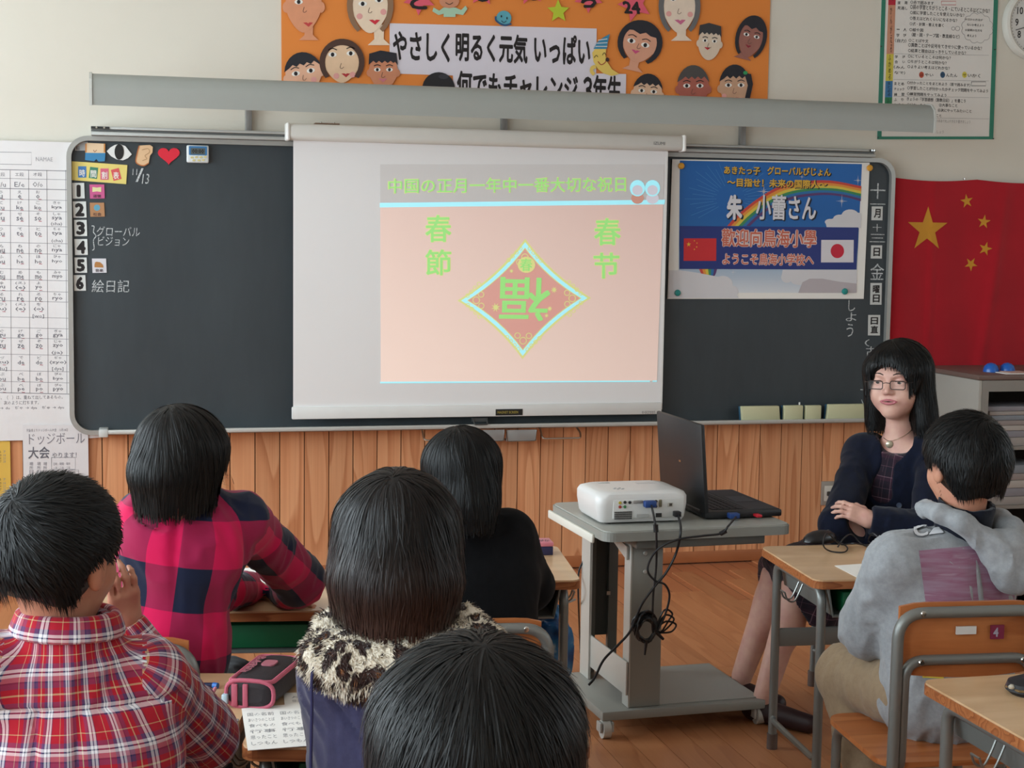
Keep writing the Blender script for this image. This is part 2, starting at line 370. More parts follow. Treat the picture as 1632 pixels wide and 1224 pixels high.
# blackboard lamp
la, lb = PY(145, 145, -.5)[0], PY(1478, 190, -.5)[0]; lz = PY(145, 145, -.5)[2]; lr = .061
lamp = Thing('blackboard_lamp', 'long grey half-round blackboard lamp reaching out above the blackboard', 'lamp', ((la+lb)/2, -.45, lz-.07))
v = [];
prof = [(-.062, -.056), (-.066, 0), (-.058, .036), (-.035, .058), (0, .064), (.05, .06), (.075, .03), (.075, .02), (.045, .02), (0, .0), (-.04, -.052)]
lampm = M('#9FA29D', .5, .1, var=.03)
lamp.part('reflector', MB().add([(x, -.5+a, lz+b) for x in (la, lb) for a, b in prof], [tuple(range(10, -1, -1)), tuple(range(11, 22))]+[(i, (i+1) % 11, (i+1) % 11+11, i+11) for i in range(11)], lampm, True))
for x in (la, lb): lamp.part('end_cap', MB().add([(x+d, -.5+a*1.06, lz+b*1.06+.001) for d in (-.005, .005) for a, b in prof], [tuple(range(10, -1, -1)), tuple(range(11, 22))]+[(i, (i+1) % 11, (i+1) % 11+11, i+11) for i in range(11)], M('#C3C3BD', .5)))
lamp.part('fluorescent_tube', MB().cyl((la+.05, -.46, lz-.02), (lb-.05, -.46, lz-.02), .013, M('#DDDDD8', .3)))
for px in (397, 806, 1188):
    xx = PY(px, 195, -.05)[0]; k = lamp.part('wall_arm', MB().box(xx-.013, xx+.013, -.03, -.002, lz-.22, lz+.1, M('#8B8A88', .4, .4), .002).box(xx-.012, xx+.012, -.47, -.0, lz+.02, lz+.045, M('#8B8A88', .4, .4), .002))
# below the board: towel bars, trays
for (a, b, yy, lab) in ((668, 716, 702, 'bent steel towel bar under the blackboard, left of the small trays'), (857, 929, 699, 'bent steel towel bar under the blackboard, right of the small trays')):
    p, q = PY(a, yy-8, -.13)[0], PY(b, yy-8, -.13)[0]; z = PY((a+b)/2, yy, -.13)[2]
    mb = MB().tube(fillet([(p+.01, -.05, z+.05), (p+.02, -.09, z+.045), (p+.022, -.13, z), (q-.01, -.13, z), (q, -.09, z+.02), (q-.015, -.05, z+.05)], .015), .0045, CHROME, 8)
    single('towel_bar', mb.box(p, p+.02, -.07, -.045, z+.04, z+.055, ALU).box(q-.025, q-.005, -.07, -.045, z+.04, z+.055, ALU), lab, 'rail')
for (a, b, lab) in ((768, 804, 'small grey metal tray under the blackboard, next to the black-haired girl\'s head'), (807, 855, 'small grey metal tray under the blackboard, nearer the right towel bar')):
    rc = rect(a, 685, b, 703, -.13); mb = MB()
    mb.box(rc[0], rc[1], -.13, -.126, rc[2], rc[3], M('#9B9A98', .4, .4), .001).box(rc[0], rc[1], -.126, -.05, rc[2], rc[2]+.003, M('#9B9A98', .4, .4))
    th = Thing('chalk_drawer', lab, 'tray', ((rc[0]+rc[1])/2, -.09, rc[2])); th.part('front_panel', mb)
    th.part('rim', MB().tube([(rc[0], -.131, rc[3]), (rc[0]+.004, -.131, rc[2]+.004), (rc[0]+.01, -.131, rc[2]), (rc[1]-.01, -.131, rc[2]), (rc[1]-.004, -.131, rc[2]+.004), (rc[1], -.131, rc[3])], .0022, CHROME, 6))
hx = PY(767, 672, -.15)
single('board_magnet_handle', MB().tube(fillet([hx+[-.03, .03, .01], hx+[-.028, 0, -.012], hx+[.028, 0, -.012], hx+[.03, .03, .01]], .006), .003, M('#3A3B3B', .4), 6).box(hx[0]-.034, hx[0]+.034, -.125, -.11, hx[2]-.004, hx[2]+.012, M('#4C4D4D', .4, .3)), 'small dark pull handle hanging under the middle of the white screen', 'handle')
# erasers standing on the tray
EC, EB = M('#C9C7A2', .95, var=.06, bump=.4, bscale=300), M('#23506A', .7)
for i, (a, b, c, d, lab) in enumerate(((1183, 1243, 647, 671, 'long cream blackboard eraser, leftmost on the chalk tray'), (1249, 1279, 646, 670, 'narrow cream eraser with a curved side beside the long left one'),
                                (1283, 1308, 646, 670, 'narrow cream eraser standing between a curved eraser and the long right one'), (1317, 1380, 644, 669, 'long cream blackboard eraser beside the seated woman\'s shoulder'))):
    r = rect(a, c, b, d, -.11); th = Thing('blackboard_eraser', lab, 'eraser', ((r[0]+r[1])/2, -.1, tz+.008), group='erasers on the chalk tray')
    sk = .012 if i in (0, 3) else 0; z0_ = tz+.008
    M4 = np.eye(4); M4[0, 2] = -sk/.06*(-1 if i == 3 else 1)*.5; M4[0, 3] = -M4[0, 2]*z0_
    th.part('felt_pad', MB().box(r[0], r[1], -.118, -.095, z0_, r[3], EC, .004, M4)); th.part('backing', MB().box(r[0]-.003, r[1]-.001, -.095, -.083, z0_, r[3]-.002, EB, .002, M4))
    if i == 1: th.part('loop', MB().box(r[1]-.012, r[1]-.006, -.096, -.092, r[3]-.004, r[3]+.012, WHITEP))
# ================================================================== projection screen
fx0, fx1 = PY(467.3, 440, -.115)[0], PY(1058.5, 440, -.115)[0]; fz0 = PY(760, 664, -.115)[2]
c0, c1 = PY(458, 210, -.13)[0], PY(1087, 228, -.13)[0]; cz = PY(770, 219.5, -.13)[2]; ch = .033
sc = Thing('projection_screen', 'white pull-down projection screen hanging in front of the blackboard', 'screen', ((c0+c1)/2, -.12, fz0))
sc.part('screen_case', MB().box(c0, c1, -.165, -.1, cz-ch, cz+ch, M('#D6D4CD', .45), .018, seg=4))
for x in (c0, c1): sc.part('end_cap', MB().box(x-.008, x+.008, -.168, -.096, cz-ch-.003, cz+ch+.003, M('#F2F1EC', .4), .007, seg=3))
t = NT('screen_fabric'); t.color(t.ramp(t.noise(t.coord(), 1.5, 2), [(.3, '#E9E7E6'), (.7, '#ECEAE9')])); t.p(rough=.8, spec=.2); FAB = t.m
fab = sc.part('screen_fabric', MB().box(fx0, fx1, -.116, -.114, fz0+.02, cz, FAB))
sc.part('edge_strip', MB().box(fx1-.004, fx1+.004, -.117, -.113, fz0+.02, cz-.02, M('#E6E4E0', .6)))
bar = sc.part('bottom_bar', MB().box(fx0-.006, fx1+.0, -.126, -.106, fz0, fz0+.052, M('#DEDEDB', .4), .005))
r = rect(790, 652, 833, 662, -.1275); lb_ = sc.part('bar_label', MB().box(r[0], r[1], -.1275, -.1262, r[2], r[3], M('#1B1B18', .5)), bar, label='black maker label with small gold lettering')
mb = MB(); text_in(mb, 'MAGNET SCREEN', r[0]+.008, r[1]-.02, r[2]+.008, r[3]-.008, -.1279, M('#9B8A3C', .5, var=0), .02); link('lettering', mb.mesh('lettering', sc.off), bar)
mb = MB(); T(mb, 'IZUMI', (1042, 226, 1060, 231), -.1665, GREYI, bold=.02); T(mb, 'e-screen', (1023, 655, 1044, 659), -.1275, GREYI); sc.part('lettering', mb)
rr = Thing('hanger_plate', 'small bronze fixing plate on top of the screen case', 'bracket', tuple(PY(521, 196, -.11))); p = PY(521, 197, -.12); rr.part('plate', MB().box(p[0]-.05, p[0]+.05, -.14, -.09, p[2]-.004, p[2]+.001, M('#8A6F5C', .4, .4)))
for d in (-.025, .028): rr.part('screw', MB().lathe([(.006, 0), (.005, .006)], CHROME, 10, eul(0, 0, 0, (p[0]+d, -.12, p[2]))))
# projected picture: light thrown on the fabric, built as thin luminous prints lying on it
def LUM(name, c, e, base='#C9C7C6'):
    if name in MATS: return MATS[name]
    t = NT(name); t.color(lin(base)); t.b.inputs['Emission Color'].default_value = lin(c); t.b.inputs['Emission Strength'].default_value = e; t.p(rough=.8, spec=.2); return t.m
ys = -.1166
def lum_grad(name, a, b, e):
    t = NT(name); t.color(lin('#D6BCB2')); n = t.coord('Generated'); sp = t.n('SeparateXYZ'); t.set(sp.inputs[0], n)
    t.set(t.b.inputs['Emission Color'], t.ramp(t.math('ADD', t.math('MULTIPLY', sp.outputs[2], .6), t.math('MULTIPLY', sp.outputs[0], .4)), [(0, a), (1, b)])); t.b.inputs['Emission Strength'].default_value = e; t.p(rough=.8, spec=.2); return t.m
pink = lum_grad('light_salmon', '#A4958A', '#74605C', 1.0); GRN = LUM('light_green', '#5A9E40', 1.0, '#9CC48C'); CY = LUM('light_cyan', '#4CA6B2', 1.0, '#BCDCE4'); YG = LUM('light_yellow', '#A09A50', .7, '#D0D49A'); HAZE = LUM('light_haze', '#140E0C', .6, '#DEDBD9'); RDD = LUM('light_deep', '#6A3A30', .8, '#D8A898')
def lum_poly(pts, mat, dy, mb=None):
    mb = mb or MB(); p = poly_px(pts, ys-dy)
    return mb.prism(p, ys-dy, ys-dy+.0003, mat)
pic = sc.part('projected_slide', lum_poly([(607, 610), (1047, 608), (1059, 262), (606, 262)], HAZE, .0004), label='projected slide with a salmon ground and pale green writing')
so = sc.off
def sl(name, mb, parent=pic): return link(name, mb.mesh(name, so), parent)
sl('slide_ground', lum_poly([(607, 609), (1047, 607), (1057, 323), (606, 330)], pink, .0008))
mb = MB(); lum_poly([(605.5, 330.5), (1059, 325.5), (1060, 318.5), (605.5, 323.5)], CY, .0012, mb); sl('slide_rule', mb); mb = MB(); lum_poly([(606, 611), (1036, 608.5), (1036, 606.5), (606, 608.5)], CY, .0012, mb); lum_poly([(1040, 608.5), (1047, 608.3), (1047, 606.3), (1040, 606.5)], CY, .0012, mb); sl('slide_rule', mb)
def tq(mb, s, q, y, mat, bold=0.0, rot=0, res=2):
    """lettering fitted to a four-cornered field tl,tr,br,bl on the plane at depth y"""
    v, f = glyphs(s, bold, res); a = v[:, :2].copy()
    if rot: c, s_ = math.cos(rot), math.sin(rot); a = a @ np.array([[c, s_], [-s_, c]])
    mn, mx = a.min(0), a.max(0); a = (a-mn)/(mx-mn); u, w_ = a[:, 0:1], 1-a[:, 1:2]; Q = [PY(*p, y) for p in q]
    mb.add((Q[0]*(1-u)*(1-w_)+Q[1]*u*(1-w_)+Q[2]*u*w_+Q[3]*(1-u)*w_)-np.array([[0, 4e-5, 0]])*v[:, 2:3], f, mat)
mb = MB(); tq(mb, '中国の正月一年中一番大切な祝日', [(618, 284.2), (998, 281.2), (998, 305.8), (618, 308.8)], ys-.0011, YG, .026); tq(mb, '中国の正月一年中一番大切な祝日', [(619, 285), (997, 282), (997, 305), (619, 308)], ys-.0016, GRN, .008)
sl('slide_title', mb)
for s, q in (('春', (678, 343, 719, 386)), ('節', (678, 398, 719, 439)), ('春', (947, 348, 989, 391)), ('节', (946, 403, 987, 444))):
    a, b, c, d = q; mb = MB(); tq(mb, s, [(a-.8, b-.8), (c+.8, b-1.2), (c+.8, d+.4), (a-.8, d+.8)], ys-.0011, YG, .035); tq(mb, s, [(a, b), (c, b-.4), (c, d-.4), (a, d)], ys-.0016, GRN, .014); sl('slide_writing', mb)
# lucky charm: concave diamond, scalloped corners, upside-down character
Cx, Cy_ = 835.5, 477; tips = [(837, 386), (936, 475), (833, 567), (735, 479)]
def dia(k, bow=.10, n=8):
    o = []
    for i in range(4):
        a, b = np.array(tips[i], float), np.array(tips[(i+1) % 4], float); c = np.array([Cx, Cy_]); a, b = c+(a-c)*k, c+(b-c)*k; m = (a+b)/2; ctl = m+(c-m)*bow*2
        for t_ in np.linspace(0, 1, n, endpoint=False): o.append((1-t_)**2*a+2*t_*(1-t_)*ctl+t_*t_*b)
    return o
def ringpx(mb, A, B, dy, mat):
    a, b = poly_px(A, ys-dy), poly_px(B, ys-dy); n = len(a)
    mb.add([(x, ys-dy, z) for x, z in a]+[(x, ys-dy, z) for x, z in b], [(i, n+i, n+(i+1) % n, (i+1) % n) for i in range(n)], mat)
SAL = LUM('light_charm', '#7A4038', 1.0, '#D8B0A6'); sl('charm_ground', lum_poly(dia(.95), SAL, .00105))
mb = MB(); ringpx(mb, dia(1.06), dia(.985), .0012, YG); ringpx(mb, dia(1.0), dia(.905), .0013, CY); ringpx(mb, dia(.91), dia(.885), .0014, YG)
for i, tp in enumerate(tips):
    c = np.array([Cx, Cy_]); d = (c-tp)/np.linalg.norm(c-tp); e = np.array([-d[1], d[0]])
    for s_ in (-1, 1):
        for k in range(1, 5):
            q = np.array(tp)+d*(4+k*6.2)+e*s_*(k*6.2*.98+1.5); pp = [(q[0]+3.6*math.cos(a), q[1]-3.6*math.sin(a)) for a in np.linspace(0, 2*PI, 12, endpoint=False)]; p2 = [(q[0]+2.3*math.cos(a), q[1]-2.3*math.sin(a)) for a in np.linspace(0, 2*PI, 12, endpoint=False)]
            ringpx(mb, pp, p2, .0015, YG)
    for q, rr_ in ((np.array(tp)+d*24, 6), (np.array(tp)+d*32+e*9, 5), (np.array(tp)+d*32-e*9, 5)):
        an = np.linspace(0, 2*PI, 16, endpoint=False); ringpx(mb, [(q[0]+rr_*math.cos(a), q[1]-rr_*math.sin(a)) for a in an], [(q[0]+(rr_-1.3)*math.cos(a), q[1]-(rr_-1.3)*math.sin(a)) for a in an], .0015, YG)
sl('charm_border', mb)
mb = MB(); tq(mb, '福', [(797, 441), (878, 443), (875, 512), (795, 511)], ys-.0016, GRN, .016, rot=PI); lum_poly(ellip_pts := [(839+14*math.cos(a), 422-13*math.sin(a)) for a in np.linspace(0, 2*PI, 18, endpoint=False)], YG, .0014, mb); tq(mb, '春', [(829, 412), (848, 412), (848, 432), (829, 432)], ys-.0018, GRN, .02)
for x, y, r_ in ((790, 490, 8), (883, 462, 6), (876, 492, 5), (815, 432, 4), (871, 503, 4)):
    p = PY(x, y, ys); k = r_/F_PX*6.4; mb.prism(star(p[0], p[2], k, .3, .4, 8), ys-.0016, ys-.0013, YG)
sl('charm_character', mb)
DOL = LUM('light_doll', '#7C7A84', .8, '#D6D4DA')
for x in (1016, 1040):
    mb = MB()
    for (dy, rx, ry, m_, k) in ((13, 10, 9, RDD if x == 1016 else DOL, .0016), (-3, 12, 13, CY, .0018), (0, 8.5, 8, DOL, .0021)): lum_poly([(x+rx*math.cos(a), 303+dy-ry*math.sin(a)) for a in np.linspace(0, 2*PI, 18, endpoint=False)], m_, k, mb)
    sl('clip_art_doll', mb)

# ================================================================== papers on the wall
def pp(mb, pts, y, mat, th=.0005): return mb.prism(poly_px(pts, y), y, y+th, mat)
def ell(mb, x, y, rx, ry, d, mat, th=.0004, n=16): return mb.prism(ellip_px(x, y, rx, ry, d, n), d, d+th, mat)
def stroke(mb, pts, wpx, d, mat, smooth=True):
    """flat drawn line through picture points on the plane at depth d"""
    P = np.array([PY(a, b, d) for a, b in pts]); P = curve(P, 5) if smooth and len(P) > 2 else P; w_ = wpx*(d-CAM[1])/F_PX/2
    T_ = np.gradient(P, axis=0); T_ /= np.linalg.norm(T_, axis=1)[:, None]+1e-9; N = np.stack([-T_[:, 2], np.zeros(len(P)), T_[:, 0]], 1)*w_
    k = len(P); mb.add(np.concatenate([P+N, P-N]), [(i, i+k, i+k+1, i+1) for i in range(k-1)], mat)
INK = M('#1A1416', .6, var=0, name='black_ink'); ORANGE = M('#E08437', .7, var=.05, vscale=3, name='orange_paper')
bx = [(448, -60), (1229, -40), (1223, 165), (449, 152)]
ban = Thing('class_banner', 'large orange class banner with white lettered strips above the blackboard lamp', 'poster', tuple(PY(830, 160, -.006)))
ban.part('backing_sheet', pp(MB(), bx[::-1], -.006, ORANGE, .004))
STR = M('#D9D3DC', .75, var=.03, name='strip_paper')
for q, s in (([(621, 37), (951, 45.5), (950, 128), (621, 117)], 0), ([(722, 112), (998, 118), (997, 172), (722, 162)], 1)):
    k = ban.part('lettered_strip', pp(MB(), q[::-1], -.0085-.001*s, STR, .0012)); mb = MB(); yy = -.0092-.001*s
    if s == 0:
        for tx, b in (('やさしく', (626, 51, 717, 98)), ('明るく元気', (726, 53, 841, 100)), ('いっぱい', (851, 55, 941, 103))): T(mb, tx, b, yy, INK, bold=.032)
    else:
        for tx, b in (('何でもチャレンジ', (728, 116, 921, 161)), ('３', (929, 122, 944, 166)), ('年生', (945, 120, 990, 168))): T(mb, tx, b, yy, INK, bold=.032)
    link('lettering', mb.mesh('lettering', ban.off), k)
SK = lambda c: M(c, .7, var=.10, vscale=25)
HAIRP = M('#22222A', .7, var=.2, vscale=40)
def face(label, cx, cy, rx, ry, skin, hair='', hc=None, neck=None, mouth=None, eyes=None, nose=None, cheeks=None, jaw=1.0, tilt=0, shape=None, group='painted paper faces on the orange banner', name='paper_portrait'):
    hc = hc or HAIRP; d = -.013; an = np.linspace(0, 2*PI, 30, endpoint=False); c_, s_ = math.cos(tilt), math.sin(tilt)
    def L(pts): return [(cx+x*c_-y*s_, cy+x*s_+y*c_) for x, y in pts]
    th = Thing(name, label, 'paper portrait', tuple(PY(cx, cy+ry, d)), group=group)
    o = [(rx*math.cos(a)*(1-.30*jaw*max(0, -math.sin(a))**1.5), -ry*math.sin(a)) for a in an] if shape is None else shape
    mb = MB()
    if neck: nx, ny, nw = neck; pp(mb, L([(nx-nw*.55, ry*.7), (nx-nw*.5, ny*.85), (nx-nw*1.2, ny), (nx+nw*1.2, ny), (nx+nw*.5, ny*.85), (nx+nw*.55, ry*.7)]), d+.0012, SK(skin), .0012)
    pp(mb, L(o), d, SK(skin), .002)
    for e in (-1, 1): pp(mb, L([(e*rx*.96+rx*.2*math.cos(a), ry*.08-ry*.2*math.sin(a)) for a in an]), d+.0006, SK(skin), .001)
    th.part('face_cutout', mb)
    if hair:
        mb = MB()
        if hair == 'flat': h = [(-rx*1.02, -ry*.35), (-rx*.98, -ry*.95), (-rx*.2, -ry*1.12), (rx*.9, -ry*.98), (rx*1.0, -ry*.35), (rx*.8, -ry*.52)]+[(rx*(.7-.2*k), -ry*(.45+.12*(k % 2))) for k in range(8)]
        elif hair == 'cap': h = [(rx*1.06*math.cos(a), -ry*1.1*math.sin(a)) for a in np.linspace(.25, PI-.25, 12)]; h = h[::-1]+[(rx*(.9-.2*k), -ry*(.42+.13*(k % 2))) for k in range(1, 9)]; h = h[:12]+h[12:]
        elif hair in ('rim', 'long'):
            lo = -1.0 if hair == 'long' else -.75; A = np.linspace(PI-lo*1.0, lo, 26); k1, k2 = (1.24, 1.0)
            a_ = L([(rx*k1*math.cos(a), -ry*1.13*math.sin(a)) for a in A]); b_ = L([(rx*.93*math.cos(a), -ry*(.82 if math.sin(a) > 0 else 1)*math.sin(a)) for a in A])
            P1, P2 = poly_px(a_, d-.0012), poly_px(b_, d-.0012); n = 26
            mb.add([(x, d-.0012, z) for x, z in P1+P2], [(i, i+1, n+i+1, n+i) for i in range(n-1)], hc); h = None
            if hair == 'long': h = [(-rx*.95, -ry*.5), (-rx*.6, -ry*.95), (0, -ry*1.08), (rx*.6, -ry*.95), (rx*.97, -ry*.4), (rx*.5, -ry*.42), (rx*.2, -ry*.55), (-.1*rx, -ry*.42), (-rx*.5, -ry*.55)]
        if h: pp(mb, L(h[::-1]) if hair in ('flat',) else L(h), d-.0008, hc, .0007)
        th.part('painted_hair', mb)
    for q in (eyes or [(-rx*.42, -ry*.1), (rx*.42, -ry*.1)]):
        mb = MB(); er = max(2.0, rx*.17); pp(mb, L([(q[0]+er*1.35*math.cos(a), q[1]-er*.8*math.sin(a)) for a in an[::2]]), d-.0008, PAPERB, .0005); pp(mb, L([(q[0]+er*.6*math.cos(a), q[1]-er*.7*math.sin(a)) for a in an[::3]]), d-.0012, INK, .0003)
        stroke(mb, L([(q[0]-er*1.4, q[1]-er*1.5), (q[0], q[1]-er*2.0), (q[0]+er*1.4, q[1]-er*1.5)]), 1.4, d-.0012, INK); th.part('eye', mb)
    mx, my, mw, mc = mouth or (0, ry*.55, rx*.26, '#C2434F'); mb = MB()
    pp(mb, L([(mx-mw, my-mw*.25), (mx-mw*.3, my-mw*.3), (mx, my-mw*.1), (mx+mw*.3, my-mw*.3), (mx+mw, my-mw*.25), (mx+mw*.1, my+mw*.6)])[::-1], d-.0008, M(mc, .6), .0005); th.part('mouth', mb)
    nx, ny = nose or (0, ry*.2); mb = MB(); stroke(mb, L([(nx-1, ny-5), (nx-3, ny+2), (nx, ny+3.5), (nx+3, ny+1)]), .8, d-.0008, M('#6B4A40', .7)); th.part('nose', mb)
    for q in cheeks or ():
        mb = MB(); pp(mb, L([(q[0]+rx*.16*math.cos(a), q[1]-rx*.16*math.sin(a)) for a in an[::2]]), d-.0006, M('#E0A09A', .7), .0003); th.part('cheek', mb)
    return th
face('cut-out orange-tan face at the banner\'s upper left corner, cut by the picture edge', 484, 8, 29, 44, '#D9946F', 'cap', neck=(8, 56, 13), mouth=(7, 30, 8, '#C0403F'), eyes=[(-8, -5), (18, -12)], nose=(2, 8))
face('pale cut-out face with pink glasses and red triangular mouth above the white strip', 590, 8, 30, 45, '#E9D2B8', 'long', hc=M('#8A6A50', .7), neck=(14, 64, 15), mouth=(7, 26, 9, '#CC2C3C'), eyes=[(-12, -2), (14, -8)], cheeks=[(-17, 18), (21, 11)])
face('cut-out boy face with spiky black fringe beside the banner\'s left edge', 484, 118, 29, 32, '#E3B193', 'cap', tilt=-.2, cheeks=[(14, 12)])
face('round pale cut-out face with thin brown hair outline between two black-fringed faces', 545, 99, 29, 33, '#E0BE9C', 'rim', hc=M('#4A3228', .7), mouth=(6, 20, 7, '#B02C34'), eyes=[(-15, -12), (14, -14)], cheeks=[(-9, 22), (17, 20)])
face('tan cut-out face with flat black hair and frowning brows at the white strip\'s left end', 611, 114, 23, 30, '#C98563', 'flat', mouth=(-1, 13, 7, '#C77480'))
face('tilted cut-out face with long black bob and pink lips beside the crescent moon', 1020, 68, 29, 32, '#D59A7E', 'long', neck=(-2, 46, 14), tilt=.22, mouth=(-4, 15, 7, '#C8507A'), eyes=[(-14, 0), (9, 2)])
face('large pale cut-out face with grey hair edge and open pink mouth at the banner\'s top', 1083, 10, 27, 43, '#E4D0BC', 'long', hc=M('#6A6868', .7), neck=(3, 55, 14), mouth=(1, 24, 9, '#C8688A'), eyes=[(-10, -12), (13, -14)], cheeks=[(-17, 12), (17, 13)])
face('narrow pale cut-out face with short flat dark hair and small red mouth', 1131, 68, 18, 28, '#D8C4AE', 'flat', jaw=.3, tilt=.08, mouth=(-3, 9, 5, '#C02838'), hc=M('#3A3A3C', .8))
face('purple-brown tilted cut-out face with a peeling corner at the banner\'s right edge', 1197, 60, 20, 32, '#9A6458', 'long', tilt=.25, neck=(-5, 36, 12), mouth=(-1, 14, 5, '#8A2030'))
face('half hidden cut-out face with black fringe just above the lamp, right of the lower strip', 1032, 148, 23, 28, '#DDB79A', 'cap', tilt=.1)
face('red-brown cut-out face with grey cropped hair above the lamp', 1105, 140, 25, 33, '#AB5F50', 'cap', hc=M('#4E4A48', .8), mouth=(-6, 18, 5, '#8C3A38'))
face('beige cut-out face with dark hair and green hair tie above the lamp\'s right half', 1171, 139, 24, 33, '#C99E80', 'cap', cheeks=[(-17, 14), (10, 20)])
mb = MB(); ell(mb, 1188, 116, 3.5, 3, -.0155, M('#2E9A5A', .6)); pp(mb, [(1186, 116), (1197, 118), (1200, 134), (1194, 162), (1186, 162), (1192, 136)][::-1], -.0145, HAIRP); single('paper_ponytail', mb, 'painted black ponytail with green tie on the banner\'s lower right face', 'paper cut-out')
mb = MB(); ell(mb, 699, 141, 26, 26, -.013, M('#1B1B20', .5, var=.2, vscale=60), .002, 28); ell(mb, 707, 122, 8, 4, -.0135, M('#35353C', .4), .0004); single('black_paper_dome', mb, 'plain black rounded cut-out rising behind the lamp beside the lower strip', 'paper cut-out')
PINKS = M('#DD5A6E', .6); LIME = M('#B8C832', .6)
for (x, y, r_, a0, m_, ch, lab) in ((668, -2, 26, -.35, PINKS, 'と', 'pink paper star with black character, leftmost on the banner\'s top'), (768, -14, 24, .3, PINKS, 'も', 'pink paper star just above the blue planet, mostly cut off by the picture'), (845, -16, 25, .5, PINKS, 'だ', 'pink paper star tip next to the lime star'), (890, 18, 19, PI/2+.05, LIME, '', 'lime green paper star without lettering at the banner\'s top middle'), (938, -4, 25, -.3, PINKS, 'ち', 'pink paper star with black character, right of the lime star'), (1012, 6, 30, -.55, PINKS, '24', 'pink paper star marked 24')):
    p = PY(x, y, -.013); k = r_/F_PX*6.5; th = Thing('paper_star', lab, 'paper star', tuple(p), group='paper stars on the orange banner'); th.part('star_cutout', MB().prism(star(p[0], p[2], k, a0, .46), -.013, -.011, m_))
    if ch: mb = MB(); T(mb, ch, (x-15, y-11, x+13, y+17) if ch != '24' else (992, 2, 1021, 22), -.0135, INK, bold=.04, shear=-.2 if ch == '24' else 0); th.part('lettering', mb)
th = Thing('paper_doll', 'small pale green paper doll with raised arms between two pink stars', 'paper cut-out', tuple(PY(717, 25, -.013)))
mb = MB(); pp(mb, [(707, 12), (700, 17), (691, 12), (689, 18), (699, 24), (707, 22), (707, 27), (726, 27), (726, 22), (738, 24), (745, 14), (742, 9), (735, 16), (726, 12)][::-1], -.012, M('#A9CBB0', .7)); th.part('body_cutout', mb); mb = MB(); ell(mb, 716, 2, 16, 11, -.0132, SK('#C98A6A')); th.part('head_cutout', mb)
mb = MB(); stroke(mb, [(710, 4), (716, 7), (722, 4)], 1, -.0145, INK); th.part('mouth', mb)
th = Thing('paper_planet', 'small smiling blue paper planet above the white strip', 'paper cut-out', tuple(PY(803, 40, -.013)))
mb = MB(); ell(mb, 803, 29, 12, 12, -.0125, M('#5AA5B5', .7), .0015, 24); th.part('planet_disc', mb); mb = MB(); stroke(mb, [(790, 26), (791, 33), (803, 40), (815, 38)], 3, -.014, M('#2B5278', .7)); th.part('planet_ring', mb)
mb = MB(); ell(mb, 799, 26, 1, 2, -.014, INK); ell(mb, 808, 29, 1, 2, -.014, INK); stroke(mb, [(799, 33), (803, 36), (807, 33)], 1, -.014, INK); th.part('face_drawing', mb)
th = Thing('paper_moon', 'yellow crescent moon cut-out with striped blue nightcap at the strip\'s right end', 'paper cut-out', tuple(PY(965, 118, -.014)))
mb = MB(); pp(mb, [(950, 76), (966, 77), (965, 90), (968, 99), (975, 110), (987, 118), (975, 121), (962, 117), (953, 110), (946, 98), (944, 84)], -.0135, M('#E3C463', .7), .0015)
stroke(mb, [(950, 106), (944, 108), (943, 114), (947, 119)], 6, -.0132, M('#E3C463', .7)); th.part('moon_cutout', mb); mb = MB(); pp(mb, [(946, 78), (952, 67), (961, 60), (972, 54), (969, 66), (967, 78)], -.0142, M('#3C86A8', .7)); 
for k in range(3): stroke(mb, [(949+k*2, 74-k*5), (968, 74-k*6)], 1, -.0148, PAPERB)
th.part('nightcap', mb); mb = MB(); stroke(mb, [(947, 92), (950, 88), (953, 91)], 1, -.0145, INK); stroke(mb, [(960, 88), (963, 84), (966, 88)], 1, -.0145, INK); stroke(mb, [(953, 98), (958, 103), (964, 100), (966, 96)], 1.3, -.0145, M('#A02828', .6)); ell(mb, 968, 95, 3, 3.4, -.0147, M('#3A1C18', .6)); th.part('face_drawing', mb)
# ---- maths poster
GRNF = M('#2E7D66', .6, var=.05)
o4 = [(1407, -60), (1593, -60), (1583, 222), (1398, 222)]; i4 = [(1413.5, -60), (1586, -60), (1576.5, 217.5), (1405, 217.5)]
mp = Thing('study_poster', 'white study chart with green border and coloured side tabs at the wall\'s upper right', 'poster', tuple(PY(1490, 222, -.004)))
mp.part('sheet', pp(MB(), o4[::-1], -.004, PAPER, .003)); mb = MB()
for a, b in ((0, 1), (1, 2), (2, 3), (3, 0)): pp(mb, [o4[a], i4[a], i4[b], o4[b]], -.005, GRNF, .0008)
mp.part('green_border', mb)
for (ya, yb, c, s) in ((-60, 8, '#B82438', '題'), (8, 86, '#C98F72', 'かんがえる'), (86, 129, '#CDBE4B', 'ふかめる'), (129, 155, '#3E78A8', 'まとめる'), (155, 200, '#2F7F55', 'ふりかえる')):
    q = lambda y: 1416-(y)*.036
    k = mp.part('side_tab', pp(MB(), [(q(ya), ya), (q(yb), yb), (q(yb)+11.5, yb), (q(ya)+11.5, ya)], -.0048, M(c, .7), .0006)); mb = MB(); TV(mb, s, (q(ya)+3, ya+1, q(yb)+9, yb-1), -.0056, INK, res=1); link('lettering', mb.mesh('lettering', mp.off), k)
mb = MB(); c4 = lambda x, y: (1380+x/5.1, y/5.1)
